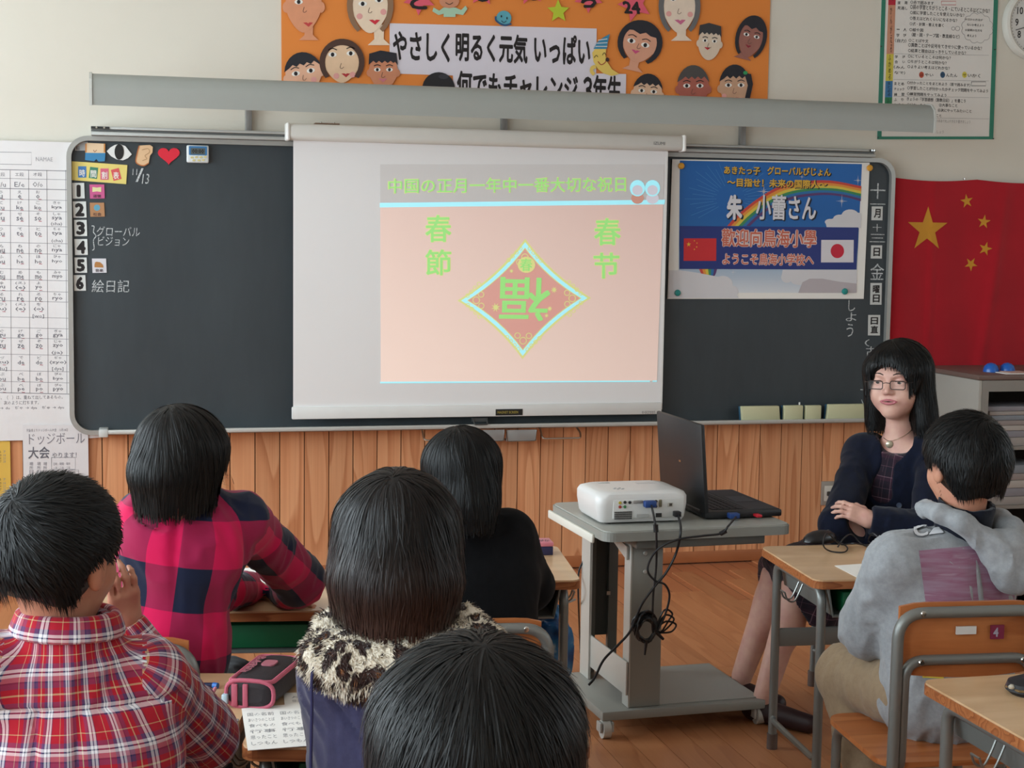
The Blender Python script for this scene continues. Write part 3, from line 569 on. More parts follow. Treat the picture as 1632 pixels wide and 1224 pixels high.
LN = [('課', 258, 10, 280, 36), ('題', 315, 10, 338, 36), ('○赤で囲みます', 362, 8, 552, 36), ('見通し', 256, 53, 338, 80), ('○前の学習とちがうところ・にているところはどこかな？', 360, 52, 1008, 92), ('○前に学習したことを使えないかな？', 360, 97, 800, 128), ('○答えはどれくらいになるかな？', 358, 142, 742, 172), ('○式・計算・答えを書く', 356, 186, 632, 214), ('一', 250, 236, 275, 242), ('人', 305, 228, 330, 256), ('○絵や図', 354, 229, 466, 257), ('学', 248, 273, 272, 300), ('び', 303, 273, 328, 300), ('（絵・図・テープ図・数直線など）', 372, 273, 762, 306), ('（自力）', 236, 316, 330, 346), ('○ことばや文', 348, 317, 508, 345), ('○算数ことばや記号をてきせつに使っているかな？', 344, 362, 944, 396), ('○結果と理由ははっきりしているかな？', 344, 405, 814, 436), ('学', 236, 449, 260, 474), ('び', 296, 449, 318, 474), ('○にているところは何かな？', 342, 449, 690, 478), ('合', 234, 491, 260, 516), ('い', 298, 494, 318, 514), ('○ちがうところは何かな？', 340, 491, 656, 520), ('（みん', 226, 534, 318, 560), ('○よりよい考えはどれかな？', 338, 534, 682, 562), ('なで）', 232, 578, 320, 604), ('やい', 480, 596, 548, 622), ('んたん', 652, 598, 744, 626), ('いかく', 828, 600, 930, 630), ('まとめ', 230, 668, 312, 694), ('○分かったことをまとめよう（青で囲みます）', 336, 668, 850, 696), ('チェック', 230, 712, 312, 736), ('○学習したことが分かったかチェック問題をやってみよう', 336, 712, 994, 742), ('練', 230, 755, 254, 780), ('習', 288, 755, 312, 780), ('○練習問題をやってみよう', 334, 755, 656, 782), ('ふ', 230, 798, 252, 822), ('り', 288, 798, 308, 822), ('きょうの「学習感想（算数日記）」を書こう', 332, 797, 812, 828), ('かえり', 228, 840, 312, 866), ('①分かったこと', 334, 840, 514, 868), ('②大事なこと', 594, 842, 744, 870), ('④次にやってみたいこと', 584, 886, 858, 914), ('んたこと', 522, 926, 614, 950)]
for s, a, b, c, d in LN: T(mb, s, (*c4(a, b), *c4(c, d)), -.0046, INK, res=1, bold=.012)
GI = M('#9A9694', .7, var=0)
for s, a, b, c, d in (('・学習のめあてをふりかえり書きましょう', 524, 972, 850, 1000), ('・いましょう', 512, 1060, 634, 1084)): T(mb, s, (*c4(a, b), *c4(c, d)), -.0046, GI, res=1)
for s, a, b, c, d in (('☆ほかの方法が', 804, 150, 950, 170), ('ないか考えよう', 822, 193, 958, 214), ('☆説明の仕方を', 804, 236, 946, 257), ('考えよう', 822, 280, 898, 302)): T(mb, s, (*c4(a, b), *c4(c, d)), -.0046, INK, res=1, bold=.01)
an = np.linspace(0, 2*PI, 61); cl = [(905+(118+12*abs(math.sin(6*a)))*math.cos(a), 228+(112+14*abs(math.sin(6*a)))*math.sin(a)) for a in an]; stroke(mb, [c4(*p) for p in cl], .8, -.0046, GI, False)
for x, y, r_ in ((745, 232, 18), (710, 232, 14)): stroke(mb, [c4(x+r_*math.cos(a), y+r_*math.sin(a)) for a in an[::5]], .8, -.0046, GI, False)
for a, b, c, d, m_ in ((858, 664, 975, 698, INK), (614, 10, 732, 40, M('#C0404A', .7))): stroke(mb, [c4(a, b), c4(c, b), c4(c, d), c4(a, d), c4(a, b)], .9, -.0046, m_, False)
for y in (443, 652, 788, 960): stroke(mb, [c4(225, y-6), c4(1000, y+6)], .5, -.0046, GI, False)
for x, s, c in ((452, 'は', '#C05038'), (624, 'か', '#3A5A78'), (802, 'せ', '#D8C850')): ell(mb, *c4(x, 608), 3.8, 5, -.0047, M(c, .7), .0003); T(mb, s, (*c4(x-14, 596), *c4(x+14, 620)), -.0052, INK, res=1)
mp.part('lettering', mb)
for x, y in ((1399, 219), (1583, 221), (1585.5, 79), (1404, 74)): k = PY(x, y, -.006); mp.part('pin', MB().lathe([(.003, 0), (.0025, .004)], M('#3A3230', .4), 8, eul(PI/2, 0, 0, tuple(k))))
# ---- clock
ck = PY(1655, 37, -.04); ckt = Thing('wall_clock', 'round white wall clock at the upper right corner, half out of view', 'clock', (ck[0], -.02, ck[2]-.17)); R_ = .165
fm = eul(PI/2, 0, 0, tuple(ck+[0, .038, 0]))
ckt.part('case', MB().lathe([(R_, 0), (R_+.004, .02), (R_-.004, .038), (R_-.016, .042), (R_-.024, .03)], M('#DDDBD2', .4), 48, fm)); ckt.part('dial', MB().lathe([(R_-.026, .026), (R_-.026, .0305)], M('#DAD9D5', .6), 48, fm))
mb = MB()
for h in range(1, 13):
    a = PI/2-h*PI/6; x, z = ck[0]+.107*math.cos(a), ck[2]+.107*math.sin(a); w_ = .0135 if h < 10 else .024; text_in(mb, str(h), x-w_*.62, x+w_*.62, z-.0165, z+.0165, .0075-.001, INK, bold=.015)
mb.v = [v-[0, .0, 0] for v in mb.v]; mb.xform(np.array([[1, 0, 0, 0], [0, 1, 0, ck[1]+.038-.031-.0005-.0065], [0, 0, 1, 0], [0, 0, 0, 1.]]))
for k in range(60):
    a = k*PI/30; p = ck+np.array([.133*math.cos(a), .038-.0312, .133*math.sin(a)]); mb.box(p[0]-.0012, p[0]+.0012, p[1]-.0003, p[1], p[2]-(.004 if k % 5 == 0 else .0018), p[2]+.0018, INK)
ckt.part('numerals', mb)
for nm, ex, ey, w_, l_ in (('minute_hand', 1609, 51, .0045, .12), ('hour_hand', 1628, 10, .008, .075)):
    d = PY(ex, ey, ck[1])-ck; d[1] = 0; d /= np.linalg.norm(d); n_ = np.array([-d[2], 0, d[0]]); a = ck+[0, .0, 0]; mb = MB(); b = a+d*l_; y_ = ck[1]+(.001 if nm[0] == 'm' else .003)
    q = [a-d*.02-n_*w_*.5, a-d*.02+n_*w_*.5, b+n_*w_*.3, b-n_*w_*.3]; mb.prism([(p[0], p[2]) for p in q][::-1], y_, y_+.001, INK); ckt.part(nm, mb)
# ---- romaji chart on the left
chs = Thing('romaji_chart', 'large white kana and romaji table sheet left of the blackboard', 'poster', tuple(PY(20, 702, -.018)))
chs.part('sheet', pp(MB(), [(-60, 222), (-60, 704), (112, 700), (166, 697), (166, 690), (118, 690), (118, 227)], -.026, M('#DEDAD9', .8, var=.03, vscale=4), .002))
mb = MB(); yy = -.0266; LNm = M('#8F8C90', .7, var=0); VX = [-14, 16, 45.5, 74.5, 104.5]; HY = [271, 285, 301, 318, 336, 360, 387, 404, 429, 446, 464, 480, 505.6, 522.6, 539, 565, 591, 608.6, 626.5]
for i, x in enumerate(VX): stroke(mb, [(x, 271 if i < 4 else 271), (x+2.2, 627)], .7, yy, LNm, False)
for k, y in enumerate(HY): stroke(mb, [(-20, y-1.2), (113, y+1.6)], 1.2 if k in (0, 2, 18) else .7, yy, LNm, False)
stroke(mb, [(-30, 242), (50, 243), (50, 262.5), (-30, 261)], .8, yy, LNm, False); GR = M('#6C6A72', .7, var=0); T(mb, 'NAMAE', (57, 250.5, 84, 257), yy, M('#A09EA2', .7), res=1)
CXS = [1, 31, 60, 90]
for s, c in (('ウ段', 0), ('エ段', 1), ('オ段', 2)): T(mb, s, (CXS[c]-7, 275, CXS[c]+7, 281), yy, GR, res=1)
for s, c in (('U/u', 0), ('E/e', 1), ('O/o', 2)): T(mb, s, (CXS[c]-8, 290, CXS[c]+8, 298), yy, GR, res=1)
CELL = [('う え お', 'u e o'), ('く け こ きゃ', 'ku ke ko kya'), ('す せ そ しゃ', 'su se so sya'), ('つ て と ちゃ', 'tu te to tya'), ('ぬ ね の にゃ', 'nu ne no nya'), ('ふ へ ほ ひゃ', 'hu he ho hyo'), ('む め も みゃ', 'mu me mo myo'), ('ゆ (え) よ', 'yu (e) yo'), ('る れ ろ りゃ', 'ru re ro ryo'), ('(う) (え) を', '(u) (e) (o)'), ('', ''), ('ぐ げ ご ぎゃ', 'gu ge go gya'), ('ず ぜ ぞ じゃ', 'zu ze zo zyo'), ('づ で ど ぢゃ', '(zu) de do (zyo)'), ('ぶ べ ぼ びゃ', 'bu be bo byo'), ('ぷ ぺ ぽ ぴゃ', 'pu pe po pyo')]
REDM = M('#B0606A', .7, var=0)
for r_, (a, b) in enumerate(CELL):
    y = HY[r_+2]+1.5
    for c, (s1, s2) in enumerate(zip(a.split(), b.split())):
        x = CXS[c]+.008*(y-270); w1 = 2.4*len(s1)+1; w2 = 2.7*len(s2); T(mb, s1, (x-w1, y+1.2, x+w1, y+6), yy, GR, res=1); T(mb, s2, (x-w2, y+8, x+w2, y+14.2), yy, GR, res=1, bold=.01)
        if c < 3: stroke(mb, [(x+1, y+15), (x+6, y+15.4)], 1, yy, REDM, False)
for s, x, y in (('(sha)', 90, 354), ('(cha)', 91, 381), ('(ja)', 91, 559), ('[dya]', 92, 585), ('[wo]', 61, 501), ('[du]', 2, 585)): T(mb, s, (x-9, y, x+9, y+6.5), yy, GR, res=1)
for s, b in (('。（　）は、重ねて出してあるもの。', (1, 630, 100, 636.5)), ('次のように打ちます。', (6, 638.5, 62, 645)), ('→ du　ぢゃ → dya　ぢゅ → dyu', (0, 647, 102, 653))): T(mb, s, b, yy, GR, res=1)
chs.part('lettering', mb)
fly = Thing('handwritten_flyer', 'white handwritten tournament flyer below the kana chart', 'poster', tuple(PY(90, 800, -.024)))
fly.part('sheet', pp(MB(), [(36, 677), (38, 812), (142, 812), (140.5, 695), (140, 677)], -.031, M('#DAD6D6', .8, var=.03, vscale=4), .001)); mb = MB(); yy = -.0318; PEN = M('#85828A', .7, var=0)
T(mb, 'ドッジボール', (46, 690, 135, 708), yy, PEN); T(mb, '大会', (45, 712, 79, 731), yy, M('#66646C', .7, var=0), bold=.02); T(mb, 'やります！', (83, 721, 122, 730), yy, PEN, bold=.01); T(mb, '児童会よりドッジボール大会　11月18日', (42, 683, 108, 688), yy, PEN, res=1)
for x in (50, 62, 72): TV(mb, '場所日時間予定', (x-3, 736, x+3, 780), yy, PEN, res=1)
for k in range(7): T(mb, ['日時・時間・場所', '一年・二年・三年', '四年・五年・六年', 'チームの人数', 'コートとルール', '終わりの時間', '体育館にて'][k], (85, 737+6.4*k, 112, 741.5+6.4*k), yy, PEN, res=1); 
for a, b, c, d in ((82, 729, 120, 748), (82, 750, 110, 782), (112, 749, 125, 774)): stroke(mb, [(a, b), (c, b), (c, d), (a, d), (a, b)], .8, yy, PEN, False)
fly.part('lettering', mb)
cal = Thing('yellow_calendar', 'yellow calendar sheet on the wood panelling at the left edge of view', 'calendar', tuple(PY(0, 803, -.02))); cal.part('sheet', pp(MB(), [(-60, 703), (-60, 804), (18, 802), (16, 703)], -.02, M('#D8B04C', .7), .001)); mb = MB()
for r_, y in enumerate((720, 725.5, 730.5, 735.5, 764, 770, 775, 780)):
    for c, x in enumerate((-16, -8, 0, 7)): T(mb, str((r_ % 4)*7+c+4), (x-2, y-1.8, x+2, y+1.8), -.0206, INK if c < 3 else GREYI, res=1)
cal.part('lettering', mb)
# ================================================================== on the blackboard
CH = -.0435
def magnet(name, label, cat, pts, mat, y=-.047, group=None, th=.004): return single(name, pp(MB(), pts, y, mat, th), label, cat, group)
def px_rect(a, b, c, d, sk=0): return [(a, b), (a+sk, d), (c+sk, d-sk*.3), (c, b)]
single('inventory_sticker', pp(T(mb := MB(), '備品', (121, 233, 127, 239), -.0444, BLACKI, res=1) or mb, px_rect(119.5, 226, 140, 240), -.0438, M('#A9ACAE', .6), .0006), 'small grey inventory sticker in the blackboard\'s top left corner', 'sticker')
FELT = M('#E2BC92', .8, var=.05)
th = Thing('tummy_magnet', 'felt magnet of a bare tummy in blue shorts at the blackboard\'s top left', 'magnet', tuple(PY(152, 257, -.048))); th.part('tummy', pp(MB(), [(138, 227.5), (136, 244), (168, 245), (167, 229)], -.048, M('#E6C8A4', .8), .004)); th.part('shorts', pp(MB(), [(136, 243.5), (135.5, 255), (150, 257), (153.5, 253.5), (157, 257.5), (167, 257), (168, 244)], -.049, M('#3F84B2', .8), .005)); mb = MB()
for e in (137, 166.5): stroke(mb, [(e, 229), (e, 243)], 2.2, -.0485, M('#CF8A4A', .8), False)
stroke(mb, [(149, 239), (151, 242), (154, 239)], 1, -.0485, M('#A06A50', .7)); th.part('outline', mb)
th = Thing('eye_magnet', 'white felt magnet shaped like an eye with black pupil', 'magnet', tuple(PY(190, 255, -.048))); th.part('eye_white', pp(MB(), [(170, 241), (176, 235), (183, 231), (191, 229.5), (200, 233), (210, 246), (204, 252), (196, 255.5), (186, 254), (177, 249)], -.048, M('#E5E5E2', .8), .004)); mb = MB(); ell(mb, 190, 242, 7.5, 12.5, -.0492, M('#1A1A1A', .7), .001, 20); th.part('pupil', mb)
th = Thing('ear_magnet', 'tan felt magnet shaped like an ear', 'magnet', tuple(PY(230, 263, -.048))); th.part('ear_shape', pp(MB(), [(222, 232), (219, 243), (216.5, 257), (221, 262), (229, 264), (237, 260), (239, 248), (243, 243), (243.5, 234), (239, 231)], -.048, FELT, .004)); mb = MB(); stroke(mb, [(226, 239), (236, 237), (238, 243), (231, 248), (234, 253), (227, 256)], 1, -.0486, M('#B58A60', .7)); stroke(mb, [(222, 232), (219, 243), (216.5, 257), (221, 262), (229, 264), (237, 260)], 1.6, -.0487, M('#B96F3C', .7)); th.part('outline', mb)
hp = [(269+17.5*(16*math.sin(a)**3)/16, 247-(15*(13*math.cos(a)-5*math.cos(2*a)-2*math.cos(3*a)-math.cos(4*a))/16)) for a in np.linspace(0, -2*PI, 28, endpoint=False)]
magnet('heart_magnet', 'bright red felt heart magnet', 'magnet', hp, M('#DE2B3E', .85, var=.06))
tm = Thing('kitchen_timer', 'small white and blue digital timer stuck to the blackboard beside the red heart', 'timer', tuple(PY(315, 258, -.06))); r = rect(297.5, 231.5, 333, 259.5, -.062)
tm.part('body', MB().box(r[0], r[1], -.064, -.044, r[2], r[3], M('#D9DEDE', .35), .006, seg=3)); tm.part('display_bezel', MB().prism(rrect(*rect(301, 233, 330, 247.5, -.065), .004), -.065, -.0635, M('#3B76A8', .4))); k = tm.part('display', MB().prism(rrect(*rect(304, 236, 327, 246, -.0655), .001), -.0655, -.0648, M('#545E5E', .3))); mb = MB(); T(mb, '00:00', (306, 237.5, 325, 244.5), -.0659, INK, res=1, bold=.02); link('lettering', mb.mesh('lettering', tm.off), k)
for x, y in ((306, 251), (313, 250.5), (320, 250.5), (327, 250), (309, 255.5), (317, 255.5), (324, 255)): mb = MB(); ell(mb, x, y, 2.6, 1.7, -.0655, M('#D2C58A', .5), .002, 10); tm.part('button', mb)
yc = Thing('timetable_card', 'yellow card with four small coloured character tiles at the blackboard\'s left edge', 'card', tuple(PY(158, 291, -.046))); yc.part('card_sheet', pp(MB(), [(114.5, 257), (114.5, 287), (201, 293.5), (203, 263)], -.046, M('#E2D077', .7, var=.03), .002)); 
for x, y, c, s, a in ((131, 273.5, '#3F79B5', '時', 0), (149, 275, '#3F8468', '間', .12), (166.5, 277, '#D5657F', '割', 0), (185, 277.5, '#D8595A', '表', -.25)):
    ca, sa = math.cos(a), math.sin(a); q = [(x+u*ca-v_*sa, y+u*sa+v_*ca) for u, v_ in ((-6.5, -8.5), (-6.5, 9.5), (6.5, 9.5), (6.5, -8.5))]; k = yc.part('tile', pp(MB(), q, -.0468, M(c, .6), .0008)); mb = MB(); T(mb, s, (x-4.5, y-3.5, x+4.5, y+8), -.0473, PAPERB, bold=.02); stroke(mb, [(x-5, y-5.5), (x+5, y-5.5)], 1.2, -.0473, M(c, .5), False); link('lettering', mb.mesh('lettering', yc.off), k)
for n_, (a, b, c, d) in zip('123456', ((115, 291.5, 134, 316.5), (116, 321, 137, 347), (118, 350.5, 138, 376.5), (118.5, 381, 139, 406.5), (118.5, 410.5, 138, 435), (117.5, 438.5, 136, 463.5))):
    th = Thing('number_card', 'white card with bold black numeral %s at the blackboard\'s left edge' % dict(zip('123456', ('one', 'two', 'three', 'four', 'five', 'six')))[n_], 'card', tuple(PY((a+c)/2, d, -.045)), group='period number cards'); th.part('card_sheet', pp(MB(), px_rect(a, b, c, d, 1), -.046, M('#DDE2E0', .5), .002)); mb = MB(); T(mb, n_, (a+3.5, b+2.5, c-2.5, d-2) if n_ != '1' else (a+7, b+3, c-5.5, d-2.5), -.0466, INK, bold=.06); th.part('numeral', mb)
for lab, (a, b, c, d), col, s, extra in (('pink subject card with a small open book beside number 1', (142.5, 294, 166, 316.5), '#C8588C', '道徳', 'book'), ('brown subject card with a little globe beside number 2', (143, 323, 166, 345.5), '#B08058', '社会', 'globe'), ('white subject card with a brown piano beside number 5', (146.5, 412, 169, 435), '#D5D3D8', '音楽', 'piano')):
    th = Thing('subject_card', lab, 'card', tuple(PY((a+c)/2, d, -.045)), group='subject cards beside the numbers'); th.part('card_sheet', pp(MB(), px_rect(a, b, c, d, 1), -.046, M(col, .5), .002)); mb = MB(); m_ = (a+c)/2
    if extra == 'book': pp(mb, [(m_-7, b+4), (m_-7, b+12), (m_, b+11), (m_+7, b+12), (m_+7, b+4), (m_, b+5)], -.0466, M('#DDD9A0', .6))
    elif extra == 'globe': ell(mb, m_, b+8, 5, 5, -.0466, M('#5D9FB8', .6))
    else: pp(mb, [(a+4, d-13), (a+4, d-9), (c-4, d-8.5), (c-5, d-13), (m_+2, d-17), (m_-4, d-18), (a+5, d-17)], -.0466, M('#B07A42', .6))
    th.part('drawing', mb); mb = MB(); T(mb, s, (m_-6, d-6.5, m_+7, d-1.5), -.0466, M('#402A30', .6), res=1, bold=.02); th.part('lettering', mb)
t = NT('chalk'); t.color(t.ramp(t.noise(t.coord(), 260, 2), [(.35, '#8E9495'), (.6, '#D2D6D6')])); t.p(rough=.95, spec=.1); CHALK = t.m
def chalk(lab, items):
    for it in items:
        mb = MB()
        if isinstance(it[0], str): T(mb, it[0], it[1], CH, CHALK, shear=it[2] if len(it) > 2 else 0)
        else: stroke(mb, it, 1.3, CH, CHALK, len(it) > 2)
        bb.part('chalk_writing', mb)
chalk('', (('11', (211, 269, 219, 279), .1), ('/', (216, 268, 229, 290)), ('13', (226, 277, 238, 293), .2), ('グローバル', (154, 361, 223, 377), .1), ('ビジョン', (156, 377, 206, 392), .1), ('絵日記', (146, 446, 206, 466), .05), [(146, 360), (150, 361), (149, 370), (153, 376), (149, 383), (150, 396), (147, 399)],
    ('十', (1387, 292, 1411, 317)), ('一', (1387, 324.6, 1411, 326)), ('十', (1391, 357, 1405, 369)), ('三', (1386, 373, 1411, 386)), ('金', (1387, 420, 1409, 446)), ('し', (1352, 478, 1363, 496)), ('よ', (1348, 498, 1365, 512)), ('う', (1349, 516, 1360, 537)), ('（', (1378, 541, 1386, 552)), ('古', (1380, 552, 1396, 568)),
    [(1371, 621), (1379, 621)], [(1373, 637), (1377, 645), (1386, 646)]))
for s, (a, b, c, d), lab in (('月', (1389.5, 329, 1407, 351), 'white tag with the black month character in the date column'), ('日', (1388.5, 391, 1406, 412), 'white tag with the black day character in the date column'), ('曜日', (1387.5, 451, 1405.5, 485.5), 'tall white two-character weekday tag in the date column'), ('日直', (1384, 502, 1403, 534.5), 'tall white two-character tag lowest in the date column')):
    th = Thing('date_tag', lab, 'tag', tuple(PY((a+c)/2, d, -.045)), group='white tags in the date column'); th.part('tag_sheet', pp(MB(), px_rect(a, b, c, d, -.6), -.046, M('#C9CBC8', .5), .002)); mb = MB(); TV(mb, s, (a+3.5, b+2.5, c-3.5, d-2.5), -.0466, INK, bold=.03); th.part('lettering', mb)
# ---- welcome poster
yp = -.05; wp = Thing('welcome_poster', 'blue welcome poster with rainbow, two flags and clouds pinned to the blackboard', 'poster', tuple(PY(1225, 477, yp)))
c7 = lambda x, y: (1050+x/4.41, 240+y/4.41)
wp.part('sheet', pp(MB(), [c7(95, 60), c7(60, 1042), c7(1440, 1042), c7(1482, 85)], yp, PAPERB, .0015))
def lay(mb, pts, k, mat): return pp(mb, [c7(*p) for p in pts], yp-.0004*k, mat, .0003)
t = NT('poster_sky'); sp = t.n('SeparateXYZ'); t.set(sp.inputs[0], t.coord('Generated')); t.color(t.ramp(sp.outputs[2], [(0, '#DADDE2'), (.12, '#B8C4D2'), (.30, '#7FA6C4'), (.36, '#1F68A6'), (.6, '#175FA6'), (1, '#1B66B2')])); t.p(rough=.55)
wp.part('printed_sky', lay(MB(), [(148, 70), (140, 835), (150, 1000), (1385, 1000), (1428, 95)], 1, t.m))
RAY = M('#4E8CC0', .6, var=0); mb = MB()
for k in range(44):
    a = 2*PI*k/44; r0, r1 = 100+(k % 2)*20, 230+(k*37 % 5)*16; p, q = (505+r0*math.cos(a), 340+r0*math.sin(a)), (505+r1*math.cos(a)*1.1, 340+r1*math.sin(a))
    if q[0] > 160 and 75 < q[1] < 520: stroke(mb, [c7(*p), c7(*q)], .55, yp-.0008, RAY, False)
wp.part('sun_rays', mb)
O = [(480, 530), (560, 445), (700, 335), (850, 250), (1000, 218), (1200, 210), (1424, 250)]; I = [(640, 530), (705, 470), (800, 400), (950, 338), (1150, 312), (1300, 325), (1420, 356)]
mb = MB(); cols = ['#C8463A', '#E0903C', '#D9C24A', '#3E8A58', '#2A6FA8', '#5A3A6E']
def band(O, I, k):
    for i, c in enumerate(cols):
        a, b = i/6, (i+1)/6; A = [np.array(o)*(1-a)+np.array(q)*a for o, q in zip(O, I)]; B = [np.array(o)*(1-b)+np.array(q)*b for o, q in zip(O, I)]
        A = curve([(*x, 0) for x in A], 4)[:, :2]; B = curve([(*x, 0) for x in B], 4)[:, :2]; n = len(A)
        V = [PY(*c7(*p), yp-.0004*k) for p in list(A)+list(B)]; mb.add(V, [(j, n+j, n+j+1, j+1) for j in range(n-1)], M(c, .6, var=0))
band(O, I, 3); band([(283, 832), (300, 870), (325, 905)], [(410, 832), (400, 865), (385, 890)], 3); wp.part('rainbow', mb)
CLD = M('#D5D3D6', .7, var=.03)
def cloud(mb, blobs, k, base, m=CLD):
    for j, (x, y, rx, ry) in enumerate(blobs): lay(mb, [(x+rx*math.cos(a), y-ry*math.sin(a)) for a in np.linspace(0, 2*PI, 18, endpoint=False)], k+.05*j, m)
mb = MB(); lay(mb, [(1170, 500), (1180, 538), (1420, 545), (1422, 440), (1330, 425), (1240, 470)], 4, CLD); cloud(mb, [(1205, 502, 38, 22), (1270, 480, 45, 30), (1345, 455, 60, 42), (1395, 480, 28, 45)], 4.1, 0); wp.part('cloud', mb); mb = MB()
lay(mb, [(70, 840), (64, 1036), (560, 1036), (520, 960), (430, 890), (280, 860), (180, 845)], 4, CLD); cloud(mb, [(140, 890, 70, 50), (250, 910, 80, 50), (350, 940, 80, 60), (450, 940, 70, 60), (500, 990, 60, 45)], 4.1, 0); wp.part('cloud', mb); mb = MB()
lay(mb, [(870, 838), (860, 900), (1000, 940), (1250, 930), (1392, 930), (1392, 838)], 4, CLD); cloud(mb, [(900, 890, 40, 40), (1000, 920, 70, 25), (1340, 915, 55, 25)], 4.1, 0); lay(mb, [(1010, 925), (1060, 900), (1150, 900), (1260, 920), (1390, 935), (1390, 1000), (980, 1000)], 5, M('#B9B0B4', .7, var=.05)); wp.part('cloud', mb)
NV = M('#1C2F78', .5, var=.02); wp.part('navy_band', lay(MB(), [(148, 530), (145, 832), (1388, 836), (1402, 540)], 6, NV))
for nm, (a, b, c, d), col in (('chinese_flag_print', (176, 617, 405, 775), '#CB2A30'), ('japanese_flag_print', (1142, 628, 1370, 786), '#DAD5DA')):
    mb = MB(); lay(mb, [(a, b), (a-2, d), (c-2, d), (c, b)], 8, M(col, .6))
    if nm[0] == 'j': lay(mb, [(1255+47*math.cos(t_), 706-50*math.sin(t_)) for t_ in np.linspace(0, 2*PI, 28, endpoint=False)], 9, M('#C8203A', .6))
    else:
        for x, y, r_ in ((210, 659, 19), (250, 634, 7), (268, 650, 7), (266, 677, 7), (250, 694, 7)): p = PY(*c7(x, y), yp-.0036); mb.prism(star(p[0], p[2], r_/4.41*6.45/F_PX), yp-.0038, yp-.0035, M('#E8B83C', .6))
    wp.part(nm, mb)
mb = MB(); YE = M('#DDAE3C', .55, var=0); WH = M('#DAD8DC', .5, var=0); RO = M('#C8664F', .55, var=0); SHD = M('#101C30', .6, var=0); RIM = M('#DCC8C4', .6, var=0)
def tp(s, a, b, c, d, m, k, bold, back=None, sh=(0, 0), bb_=.05):
    p, q = c7(a, b), c7(c, d)
    if back: T(mb, s, (p[0]-1+sh[0], p[1]-.6+sh[1], q[0]+1+sh[0], q[1]+.6+sh[1]), yp-.0004*(k-1), back, bold=bb_)
    T(mb, s, (*p, *q), yp-.0004*k, m, bold=bold)
tp('あきたっ子', 458, 112, 712, 168, YE, 6, .03, SHD, (.8, .8)); tp('グローバルびじょん', 762, 116, 1208, 175, YE, 6, .03, SHD, (.8, .8)); tp('～目指せ！未来の国際人～', 480, 200, 1182, 260, YE, 6, .03, SHD, (.8, .8))
tp('朱', 476, 310, 588, 488, WH, 6, .05, SHD, (1.6, 1.6), .06); tp('小蕾さん', 684, 312, 1105, 488, WH, 6, .028, SHD, (1.6, 1.6), .045)
tp('歓迎向鳥海小學'.replace('歓', '歡'), 442, 552, 1108, 680, RO, 10, .02, RIM, (0, 0), .075); tp('ようこそ鳥海小学校へ', 448, 722, 1088, 806, RO, 10, .02, RIM, (0, 0), .075); wp.part('lettering', mb)
mb = MB()
for x, y, r_ in ((736, 288, 55), (1284, 355, 50), (1398, 210, 40), (1004, 185, 25), (520, 855, 28)): p = PY(*c7(x, y), yp); k = r_/4.41*6.45/F_PX; mb.prism(star(p[0], p[2], k, 0, .07, 4), yp-.0024, yp-.0022, WH); mb.prism(star(p[0], p[2], k*.45, PI/4, .1, 4), yp-.0024, yp-.0022, WH)
wp.part('sparkles', mb)
for x, y, c, lab in ((156, 108, '#E0A030', 'orange round magnet at the welcome poster\'s top left corner'), (1480, 122, '#E0A030', 'orange round magnet at the welcome poster\'s top right corner'), (130, 1000, '#1F8A84', 'teal round magnet at the welcome poster\'s bottom left corner'), (1305, 990, '#1F8A84', 'teal round magnet at the welcome poster\'s bottom right corner')):
    p = PY(*c7(x, y), -.052); mb = MB().lathe([(.0135, 0), (.0145, .004), (.013, .009), (.008, .012), (.002, .0128)], M(c, .35), 20, eul(PI/2, 0, 0, (p[0], -.0515, p[2]))); single('round_magnet', mb, lab, 'magnet', 'round magnets on the welcome poster')
# ---- flag, cabinet, outlet
t = NT('flag_cloth'); t.color(t.ramp(t.noise(t.coord(), 4, 3), [(.3, '#A30E1E'), (.7, '#B01222')])); t.p(rough=.8, spec=.2, sheen=.3); RED = t.m
fl0, fl1, fz1, fz0_ = PY(1419, 300, -.02)[0], PY(1616, 300, -.02)[0]+.62, PY(1500, 285, -.02)[2], PY(1500, 585, -.02)[2]
flg = Thing('chinese_flag', 'red flag with one large and four small yellow stars hanging above the grey cabinet', 'flag', ((fl0+fl1)/2, -.03, fz0_))
def fy(x, z):
    u = (x-fl0)/(fl1-fl0); w_ = .006*np.sin(13*u+1.2)+.004*np.sin(31*u+2*(z-fz0_))+.010*np.exp(-((u-.47+.10*(fz1-z))/.02)**2)+.014*np.exp(-((u-.17)/.012)**2)*.4
    return -.034-w_*(.4+.6*np.clip((fz1-z)/.5, 0, 1))
nx, nz = 90, 24; V = [];
for s_ in (0, 1):
    for i in range(nz+1):
        for j in range(nx+1):
            x = fl0+(fl1-fl0)*j/nx; z = fz0_+(fz1-fz0_)*i/nz; sag = -.012*math.sin(PI*((x-fl0)/.43 % 1))*(i/nz); V.append((x, fy(x, z)+s_*.0012, z+sag))
N_ = (nx+1)*(nz+1); F = [(i*(nx+1)+j, i*(nx+1)+j+1, (i+1)*(nx+1)+j+1, (i+1)*(nx+1)+j) for i in range(nz) for j in range(nx)]; F += [tuple(q+N_ for q in f[::-1]) for f in F]
flg.part('cloth', MB().add(V, F, RED, True)); GOLD = M('#C98C1E', .6, var=.04)
